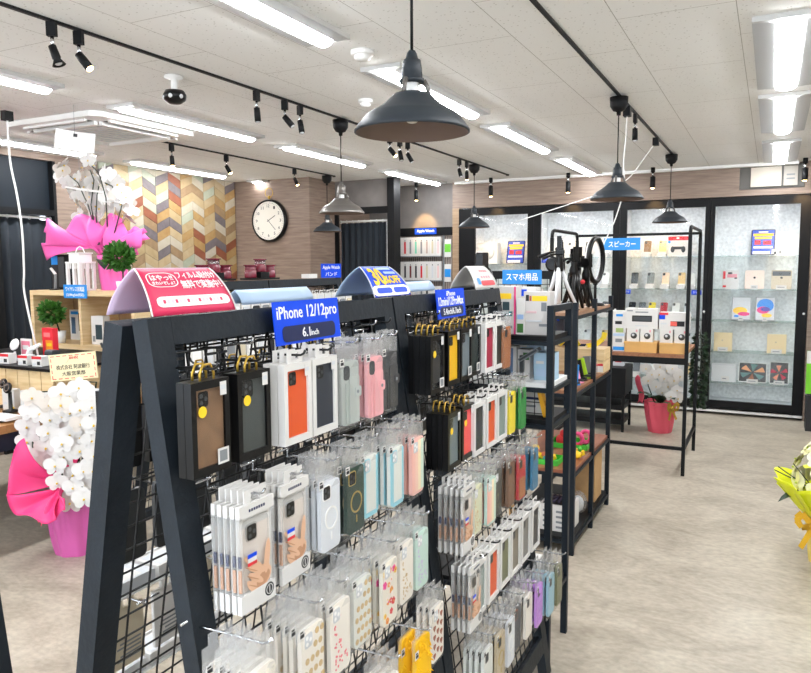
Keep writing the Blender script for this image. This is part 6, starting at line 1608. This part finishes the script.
# ================================================================== GLASS CABINETS ALONG THE BACK WALL
CBK = mat('frosted_back_panel', (236, 238, 239), .5, noise=(34, .14), bump=(120, .25))
CAB = mat('cabinet_black', (12, 12, 14), .5, spec=.2)
RAIL = mat('rail_aluminium', (210, 210, 208), .35)
LEDC = emitter('cabinet_led', (244, 248, 255), 5.0)
SHZ = (.135, .335, .668, 1.0, 1.335, 1.69)
def cabinet(label, x0, x1, g0, g1, shz=SHZ):
    """a cabinet bay from x0 to x1 whose glass shows from g0 to g1"""
    o = thing('display_cabinet', label, 'display cabinet', (x0, 8.3, 0), 0, 'black framed glass cabinets')
    w = x1-x0; a, c = g0-x0, g1-x0
    for nm, e in (('stile', (0.001, a, -.012, .03, .04, 2.29)), ('stile', (c, w-.001, -.012, .03, .04, 2.29)), ('top_rail', (a, c, -.012, .03, 2.205, 2.29)), ('plinth', (a, c, -.012, .03, .07, .15))):
        b = MB(); b.box(*e, CAB); b.build(nm, o)
    b = MB(); b.box(.001, w-.001, -.03, .0, .03, .052, RAIL); b.build('bottom_track', o, label='pale aluminium bottom track')
    b = MB(); b.box(a-.02, c+.02, .33, .345, .1, 2.25, CBK); b.build('back_panel', o)
    for s, xx in ((-1, a-.02), (1, c+.005)): b = MB(); b.box(xx, xx+.015, .031, .33, .1, 2.25, CBK); b.build('side_panel', o)
    b = MB(); b.box(a-.02, c+.02, .031, .33, 2.252, 2.27, CAB); b.build('ceiling_panel', o)
    b = MB(); b.box(a-.02, c+.02, .031, .33, .09, .1, CAB); b.build('floor_panel', o)
    for z in shz[1:]: b = MB(); b.box(a-.003, c+.003, .045, .325, z-.008, z, SHELFG); b.build('glass_shelf', o)
    b = MB(); b.box(a-.003, c+.003, .045, .325, SHZ[0]-.03, SHZ[0], LGREY); b.build('floor_shelf', o)
    b = MB(); b.poly([(a, .008, .15), (c, .008, .15), (c, .008, 2.205), (a, .008, 2.205)], GLASS); gd = b.build('glass_door', o)
    b = MB(); b.box(a+.05, c-.05, .06, .085, 2.235, 2.251, LEDC); b.build('led_strip', o)
    b = MB(); b.cyl((w-.03 if c > a else 0, -.014, 1.1), (w-.03, -.02, 1.1), .012, RAIL, 10); b.build('lock', gd)
    return o
cabinet('black framed glass cabinet with the white square device and a blue tablet', -3.46, -2.51, -3.25, -2.586, (.135, .335, .668, 1.0, 1.30, 1.62))
cabinet('black framed glass cabinet behind the tripods', -2.51, -1.525, -2.43, -1.60)
cabinet('black framed glass cabinet of phones behind the speaker sign', -1.525, -.60, -1.452, -.648)
cabinet('black framed glass cabinet of tablets at the brown wall end', -.60, .334, -.553, .235)
def cx_(px, yy=8.45): return P(px, 290, y=yy).x
def tablet(label, px, z, w, h, body, screen, deco=None, lean=14, y=8.47, yellow=None, cardw=0):
    o = thing('tablet', label, 'tablet', (cx_(px, y), y, z+.0015), 0, 'tablets in the end cabinet')
    R = Matrix.Rotation(A(-lean), 4, 'X')
    b = MB(); MM = R @ Matrix(((0, 1, 0, 0), (-1, 0, 0, 0), (0, 0, 1, h/2+.004), (0, 0, 0, 1))); b.box(-.004, .004, -w/2, w/2, -h/2, h/2, body, MM, .012); b.build('body', o)
    if screen:
        b = MB(); b.box(.004, .0046, -w/2+.008, w/2-.008, -h/2+.008, h/2-.008, screen, MM); b.build('screen', o)
    if deco: deco(o, MM, w, h)
    b = MB(); b.box(-.03, .03, .03, .055, 0, h*.55, CASEC); b.build('easel', o)
    if cardw:
        b = MB(); b.box(-cardw/2, cardw/2, -.045, -.043, 0, .045, WCARD); b.box(-cardw/2, cardw/2, -.043, -.02, 0, .002, WCARD); b.build('price_card', o)
        b = MB(); b.box(-cardw*.35, cardw*.3, -.0456, -.045, .02, .028, GREY); b.build('price_print', o)
    return o
def blob2(o, MM, cy, cz, ry, rz, m, k, name):
    b = MB(); pts = [(.0048+.0003*k, cy+ry*math.cos(2*PI*a/20), cz+rz*math.sin(2*PI*a/20)) for a in range(20)]; b.poly(pts, m, MM); b.build(name, o)
MAG = mat('screen_magenta', (226, 30, 120), .4); SBL = mat('screen_blue', (20, 130, 224), .4); SYE = mat('screen_yellow', (250, 196, 20), .4); SPU = mat('screen_violet', (70, 40, 150), .4); SGY = mat('screen_grey', (206, 206, 210), .4); SBK = mat('screen_black', (18, 18, 22), .25)
z1, z2, z3, z4, z5, z6 = SHZ[5], SHZ[4], SHZ[3], SHZ[2], SHZ[1], SHZ[0]
def d_poster(o, MM, w, h):
    for nm, y0, y1, q0, q1, m in (('top_band', -.42, .42, .24, .34, YEL), ('top_band', -.36, .36, .12, .21, YEL), ('red_print', -.36, -.1, -.1, .08, RED), ('red_print', .0, .34, -.1, .06, RED), ('white_print', -.4, .4, -.24, -.16, WT), ('white_print', -.2, .2, .38, .42, WT), ('white_foot', -.42, .3, -.47, -.36, WT)):
        b = MB(); b.box(.0047, .0052, y0*w, y1*w, q0*h, q1*h, m, MM); b.build(nm, o)
tablet('blue poster tablet with yellow and red print on the highest shelf of the end cabinet', 761, z1, .225, .275, BLKG, mat('screen_royal', (40, 76, 190), .4), d_poster)
o = carton('glass_ornament', 'small cluster of white price cards beside the blue poster tablet', 'card', (cx_(775), 8.42, z1+.001), .12, .03, .075, CASEC, (('white_card', .1, .5, .2, .8, WCARD), ('dark_print', .3, .45, .2, .5, INK), ('dark_print', .7, .85, .3, .6, GREY)))
carton('price_board', 'white price board with red print on the second shelf of the end cabinet', 'card', (cx_(730), 8.44, z2+.001), .16, .015, .20, WCARD, (('red_print', .05, .2, .55, .95, RED), ('red_print', .3, .9, .62, .8, mat('pale_red_print', (226, 150, 160), .6)), ('red_print', .05, .25, .1, .2, RED), ('dark_print', .35, .6, .8, .9, INK), ('dark_print', .75, .9, .55, .62, INK)))
def d_logo(o, MM, w, h): blob2(o, MM, 0, .02, .012, .012, INK, 0, 'dark_emblem')
PALEG = mat('tablet_rose_gold', (226, 204, 190), .4); TGOLD = mat('tablet_champagne', (190, 178, 156), .4)
tablet('rose gold tablet back standing in the middle of the second shelf', 754, z2, .185, .20, PALEG, None, d_logo, cardw=.07)
def d_dark(o, MM, w, h): b = MB(); b.box(.0042, .0048, -w/2+.01, w/2-.01, h*.2, h/2-.01, DGREY, MM); b.build('dark_top', o); d_logo(o, MM, w, h)  # dark grey plate across the upper end of the back
tablet('champagne tablet back with a dark top on the second shelf', 781, z2, .19, .20, TGOLD, None, d_dark, cardw=.1)
def d_t1(o, MM, w, h):
    blob2(o, MM, -.012, -.025, .07, .04, SYE, 0, 'yellow_shape'); blob2(o, MM, .025, -.06, .058, .022, MAG, 1, 'magenta_shape'); blob2(o, MM, -.045, -.085, .025, .012, SBL, 1, 'blue_shape')
def d_t2(o, MM, w, h):
    blob2(o, MM, 0, .035, .08, .072, SBL, 0, 'blue_shape'); blob2(o, MM, -.02, -.015, .06, .038, MAG, 1, 'magenta_shape'); blob2(o, MM, .0, -.005, .045, .024, SPU, 2, 'violet_shape'); blob2(o, MM, .015, -.07, .05, .022, SYE, 1, 'yellow_shape')
tablet('white tablet showing yellow and magenta shapes on the third shelf', 742, z3, .19, .255, mat('tablet_aluminium', (150, 152, 156), .4), SGY, d_t1, cardw=.05); tablet('white tablet showing a large blue shape on the third shelf', 766, z3, .19, .255, mat('tablet_aluminium', (150, 152, 156), .4), SGY, d_t2, cardw=.05)
BEI = mat('tablet_box_beige', (232, 212, 170), .5)
for px, nm in ((725, 'near the ivy'), (779, 'near the brown wall')):
    o = carton('tablet', 'plain gold tablet back on the fourth shelf, %s' % nm, 'tablet', (cx_(px), 8.44, z4+.001), .18, .02, .20, BEI, (('print', .42, .5, .55, .62, TGOLD),), 0, 'gold tablets on the fourth shelf')
    b = MB(); b.box(-.05, .05, -.035, -.033, 0, .045, WCARD); b.box(-.035, .03, -.0356, -.035, .018, .026, GREY); b.build('price_card', o)
carton('tablet_box', 'long white tablet box with a small card on the fifth shelf', 'box', (cx_(727), 8.46, z5+.001), .245, .04, .20, mat('box_pearl', (216, 219, 221), .45), (('price_card', .4, .72, .03, .3, WCARD), ('print', .45, .6, .14, .2, GREY), ('grey_strip', .05, .9, .9, .96, LGREY)))  # thin pale grey strip near the upper edge of the box
def petals(cols):
    def f(o, MM, w, h):
        for k, c in enumerate(cols):
            a = k*2*PI/len(cols)+.5; b = MB(); r0, r1 = .01, min(w, h)*.43
            sx = w/max(h, 1e-6) if w > h else 1
            pts = [(.0049+.0002*(k % 3), r0*math.cos(a), r0*math.sin(a)), (.0049+.0002*(k % 3), sx*r1*math.cos(a-.42), r1*math.sin(a-.42)), (.0049+.0002*(k % 3), sx*r1*1.02*math.cos(a), r1*1.02*math.sin(a)), (.0049+.0002*(k % 3), sx*r1*math.cos(a+.2), r1*math.sin(a+.2))]
            b.poly(pts, c, MM); b.build('petal_shape', o)
    return f
k1 = mat('petal_apricot', (226, 160, 110), .4); k2 = mat('petal_teal_grey', (96, 134, 132), .4); k3 = mat('petal_umber', (150, 90, 60), .4); k4 = mat('petal_crimson', (190, 44, 70), .4); k5 = mat('petal_peach', (236, 150, 120), .4)
tablet('wide dark tablet with apricot and teal petal picture on the fifth shelf', 756, z5, .275, .215, WHITE, SBK, petals([k1, k2, k1, k2, k3, k2]), cardw=.11); tablet('upright dark tablet with crimson petal picture on the fifth shelf', 783, z5, .185, .235, WHITE, SBK, petals([k4, k5, k4, k5, k4]), cardw=.1)
# phones in the other cabinets
def phone(label, x, z, c, y=8.44, lean=24, cardc=WCARD, rz=0.0):
    o = thing('smartphone', label, 'phone', (x, y, z+.001), rz, 'phones on stands in the glass cabinets')
    R = Matrix.Rotation(A(-lean), 4, 'X'); MM = R @ Matrix(((0, 1, 0, 0), (-1, 0, 0, 0), (0, 0, 1, .115), (0, 0, 0, 1)))
    b = MB(); b.box(-.004, .004, -.038, .038, -.077, .077, c, MM, .012); b.build('body', o)
    b = MB(); b.box(.004, .0052, -.034, -.008, .04, .07, DGREY, MM, .006); b.build('camera_bump', o)
    b = MB(); b.box(-.045, .045, -.06, .06, 0, .03, WCARD); b.poly([(-.045, -.06, .0305), (.045, -.06, .0305), (.045, .03, .055), (-.045, .03, .055)], WCARD); b.build('stand', o)
    b = MB(); b.box(-.04, .04, -.064, -.062, .0, .05, cardc); b.build('price_card', o)
    return o
PC = {'black': C('ph_black', (40, 42, 46), .25), 'gold brown': C('ph_brown', (128, 104, 80), .3), 'yellow': C('ph_yellow', (244, 220, 120), .3), 'grey': C('ph_grey', (120, 126, 126), .3), 'peach': C('ph_peach', (238, 206, 176), .3), 'gold': C('ph_gold', (214, 188, 140), .3), 'bright yellow': C('ph_byellow', (236, 214, 60), .3), 'red': C('ph_red', (176, 24, 40), .3), 'white': C('ph_white', (222, 226, 224), .3), 'silver': C('ph_silver', (196, 202, 204), .3), 'blue': C('ph_blue', (70, 100, 150), .3), 'slate': C('ph_slate', (70, 78, 84), .3)}
shn = {z1: 'highest', z2: 'second', z3: 'third', z4: 'fourth', z5: 'fifth'}
for z, items in ((z1, (('gold brown', 646), ('yellow', 661))), (z2, (('slate', 634), ('grey', 650), ('peach', 665), ('gold', 681), ('white', 691))), (z3, (('black', 632), ('slate', 642), ('bright yellow', 652), ('red', 664), ('white', 676), ('silver', 688)))):
    for c, px in items: phone('%s phone on its white stand, %s shelf behind the speaker sign' % (c, shn[z]), cx_(px), z, PC[c])
o = carton('controller_box', 'red topped white box with a dark game controller picture', 'box', (cx_(677), 8.45, z1+.001), .205, .07, .215, WCARD, (('red_top', 0, 1, .8, 1, RED), ('print', .42, .55, .88, .95, WT), ('blue_corner', 0, .12, .66, .8, SKYB)))
b = MB(); b.box(-.05, .05, -.0375, -.035, .075, .105, DGREY); b.ell((-.055, -.036, .075), (.022, .004, .035), DGREY, None, 10, 6); b.ell((.055, -.036, .075), (.022, .004, .035), DGREY, None, 10, 6); b.build('controller_picture', o)
for z, cs in ((z1, ('white', 'silver', 'slate', 'white')), (z2, ('blue', 'black', 'slate', 'white')), (z3, ('white', 'slate', 'gold', 'black')), (z4, ('white', 'black', 'silver', 'gold'))):
    for k, c in enumerate(cs):
        phone('%s phone on a stand, %s shelf behind the tripods, %s along' % (c, shn[z], ORD[k]), -2.32+.205*k, z, PC[c])
for z, cs in ((z4, ('black', 'white', 'grey', 'silver')), (z5, ('slate', 'white', 'black', 'gold'))):
    for k, c in enumerate(cs): phone('%s phone on a stand, %s shelf behind the speaker boxes, %s along' % (c, shn[z], ORD[k]), -1.34+.19*k, z, PC[c])
for k, (px, z, cab_) in enumerate(((547, z1+.0, 'tripods'), (627, z2-.0, 'speaker sign'), (697, z2, 'ivy'))):
    x = cx_(px, 8.40); q, MM = flat_sign('shelf_talker', 'small blue talker card on the shelf edge behind the %s' % cab_, .10, .05, face_M((x, 8.335, z-.035), (1, 0, 0), (0, 0, 1)), BLUE, 'card', 'blue shelf cards in the cabinets'); text('スマホ', .07, .025, WT, q, MM @ Matrix.Translation((0, 0, .0006)))
# first bay: white square device, blue poster tablet, beige console below
o = thing('air_purifier', 'white square device with a round dial in the first cabinet bay', 'appliance', (cx_(488, 8.42), 8.46, 1.621))
b = MB(); b.box(-.125, .125, -.06, .06, 0, .25, WHITE); b.build('body', o)
b = MB(); b.lathe([(0, 0), (.085, 0), (.088, .004), (.075, .012), (0, .008)], mat('dial_soft_white', (226, 226, 222), .4), 30, Matrix.Translation((0, -.06, .14)) @ Matrix.Rotation(PI/2, 4, 'X')); b.build('dial', o)
b = MB(); b.box(-.006, .006, -.0625, -.06, .02, .035, GREY); b.box(-.09, -.07, -.0625, -.06, .02, .035, GREY); b.build('buttons', o)
def dp(o, MM, w, h): d_poster(o, MM, w, h)
tablet('blue poster tablet in the first cabinet bay beside the white square device', 514.5, 1.6195, .22, .28, BLKG, mat('screen_royal', (40, 76, 190), .4), dp, y=8.40)
o = thing('game_console', 'flat beige console on the second shelf of the first bay', 'console', (cx_(528, 8.42)-.14, 8.46, 1.301)); b = MB(); b.box(-.12, .12, -.08, .08, .14, .20, mat('console_beige', (206, 194, 172), .5)); b.build('body', o); b = MB(); b.box(-.11, .11, -.07, .07, 0, .14, WCARD); b.build('stand_box', o)
for k, c in enumerate(('white', 'black', 'silver')): phone('%s phone on a stand, fourth shelf of the first bay, %s along' % (c, ORD[k]), -3.1+.2*k, z4, PC[c])

# ---- white cable packs on the back niche
NX0, NX1, NY = -4.33, -3.56, 8.32
o = thing('wall_display_rack', 'pegboard rack of white cable packs in the grey concrete niche', 'display rack', (NX0, NY, 0))
SLAT = mat('slat_warm_grey', (150, 138, 130), .6)
b = MB(); b.box(0, NX1-NX0, 0, .03, .1, 1.98, SLAT); b.build('backboard', o)
b = MB()
for k in range(28): b.box(.015+k*.03, .023+k*.03, -.004, 0, .1, 1.97, mat('slat_groove', (84, 78, 76), .7))
b.build('slats', o)
b = MB(); b.box(-.02, NX1-NX0+.0, -.03, .03, 1.98, 2.08, BLKM); b.build('top_beam', o)
for z in (1.725, 1.42, 1.11): b = MB(); b.box(.02, NX1-NX0-.12, -.09, -.004, z-.012, z, GREY); b.build('ledge', o)
b = MB(); b.box(NX1-NX0-.115, NX1-NX0-.105, -.03, -.004, .1, 1.98, GREY); b.build('divider_strip', o)
q, MM = flat_sign('hanging_sign', 'blue header sign over the white cable packs in the niche', .30, .075, face_M((NX0+.42, NY-.04, 2.035), (1, 0, 0), (0, 0, 1)), BLUE, 'sign')
text('Apple Watch', .24, .045, WT, q, MM @ Matrix.Translation((0, 0, .0006)), bold=.01)
bands = [[GREY, RED, GREY, mat('band_mint', (110, 200, 170), .5), GREY, mat('band_clay', (180, 160, 150), .5), mat('band_sand', (200, 190, 160), .5), mat('band_rose', (226, 190, 190), .5)], [GREY, INK, mat('band_maroon', (110, 36, 40), .5), INK, RED, mat('band_sand', (200, 190, 160), .5), LGREY, mat('band_rose', (226, 190, 190), .5)], [GREY, INK, RED, LGREY, GREY, INK, LGREY, RED]]
for r, z in enumerate((1.725, 1.42, 1.11)):
    for k in range(8):
        o = thing('watch_band_box', 'tall white watch band box, %s row of the niche rack, %s across' % (('top', 'middle', 'low')[r], (ORD+['seventh', 'eighth'])[k]), 'box', (NX0+.07+.077*k, NY-.055, z+.0005), 0, 'white watch band boxes in the niche')
        b = MB(); b.box(-.0365, .0365, -.02, .02, 0, .235, WCARD); b.build('carton', o); b = MB(); b.box(-.012, .012, -.0215, -.02, .03, .18, bands[r][k], None); b.build('band_picture', o); b = MB(); b.box(-.005, .005, -.0217, -.02, .185, .2, INK); b.build('print', o)
for r, (z, m, nm) in enumerate(((1.72, mat('tag_green', (110, 196, 60), .5), 'green'), (1.41, SKYB, 'blue'))):
    o = thing('hanging_film_pack', 'narrow white pack with a %s patch at the niche rack end' % nm, 'pack', (NX1-.055, NY-.012, z+.21)); b = MB(); b.box(-.045, .045, -.006, .004, -.22, -.0, WCARD); b.build('card', o); b = MB(); b.box(-.04, .04, -.008, -.006, -.16, -.06, m); b.build('patch', o)
# ---- right edge: yellow gift flower and green poster stand
YX, YY = .325, 4.36
o = thing('gift_flower', 'pale yellow flowers in lime and yellow wrapping at the aisle edge', 'flower', (YX, YY, 0))
YP = mat('yellow_wrap', (236, 214, 120), .5, bump=(20, .3)); YL = mat('lime_wrap', (226, 232, 30), .5, bump=(14, .2)); YG = mat('gold_ribbon', (226, 176, 40), .4)
wrapped_pot(o, .085, .10, .26, YP, 2)
GY_ = Vector((YX, YY, 0))
for k in range(7):
    a0 = k*2*PI/7
    def fn(u, v, a0=a0):
        a = a0+(u-.5)*1.15; r = .10+.17*v**.8+.02*math.sin(9*u+k)*v; z = .24+.22*v+.05*math.sin(PI*u)*v-.05*v*v
        return Vector((r*math.cos(a), r*math.sin(a), z))
    wrap_sheet(o, 'wrapping_paper', fn, YL if k != 1 else YP, 12, 6)
ribbon(o, .22, .115, YG, 'ribbon_bow', -2.2, 1.1)
YB_ = mat('petal_lemon', (226, 222, 160), .6); YC = mat('petal_lemon_white', (224, 222, 196), .6)
r7 = random.Random(4)
for k in range(58):
    th = math.acos(1-r7.random()*1.15); ph = r7.uniform(0, 2*PI); d = Vector((math.sin(th)*math.cos(ph), math.sin(th)*math.sin(ph), math.cos(th)))
    p = Vector((.02, 0, .46))+Vector((d.x*.2, d.y*.2, d.z*.22)); blossom(o, p, d+Vector((0, 0, .15)), r7.uniform(.9, 1.2), YB_ if k % 2 else YC, mat('lip_green', (160, 180, 60), .5))
for k in range(5):
    ph = 2.2+k*1.25; b = MB(); arched_leaf(b, (.06*math.cos(ph), .06*math.sin(ph), .34), (math.cos(ph), math.sin(ph), 0), .2, .045, LEAF, .5); b.build('leaf', o)
for k in range(5):
    ph = 2.6+k*.45; b = MB(); b.tube([(.1*math.cos(ph), .1*math.sin(ph), .4), (.27*math.cos(ph), .27*math.sin(ph), .42+.05*k)], .003, STEM, 4); b.build('twig', o)
p = P(806, 395, y=7.7)
o = thing('leaflet_stand', 'dark leaflet stand with a bright green leaflet at the brown wall', 'stand', (.475, 7.80, 0))
b = MB(); b.box(-.13, .2, .0, .3, 0, .72, INK); b.build('body', o)
b = MB(); b.box(-.145, .09, -.035, -.02, .37, .78, mat('leaflet_green', (120, 206, 40), .5)); b.box(-.145, .09, -.036, -.035, .66, .78, WCARD); b.box(-.1, .02, -.037, -.036, .69, .73, mat('leaflet_dark_green', (40, 120, 40), .5)); b.build('leaflet', o)
b = MB(); b.box(-.15, .1, -.02, .0, .35, .55, CASEC); b.build('leaflet_pocket', o)
# ================================================================== LIGHT AND LOOK
SC.view_settings.view_transform = 'Standard'; SC.view_settings.look = 'None'; SC.view_settings.gamma = 1.0
SC.view_settings.exposure = 1.18
try: SC.view_settings.use_curve_mapping = False
except Exception: pass
W = bpy.data.worlds.new('world'); SC.world = W; W.use_nodes = True
W.node_tree.nodes['Background'].inputs['Color'].default_value = (.78, .88, 1, 1); W.node_tree.nodes['Background'].inputs['Strength'].default_value = 2.6
SC.cycles.transparent_max_bounces = 40; SC.cycles.max_bounces = 8; SC.cycles.diffuse_bounces = 4
SC.cycles.use_denoising = True; SC.cycles.sample_clamp_indirect = 6
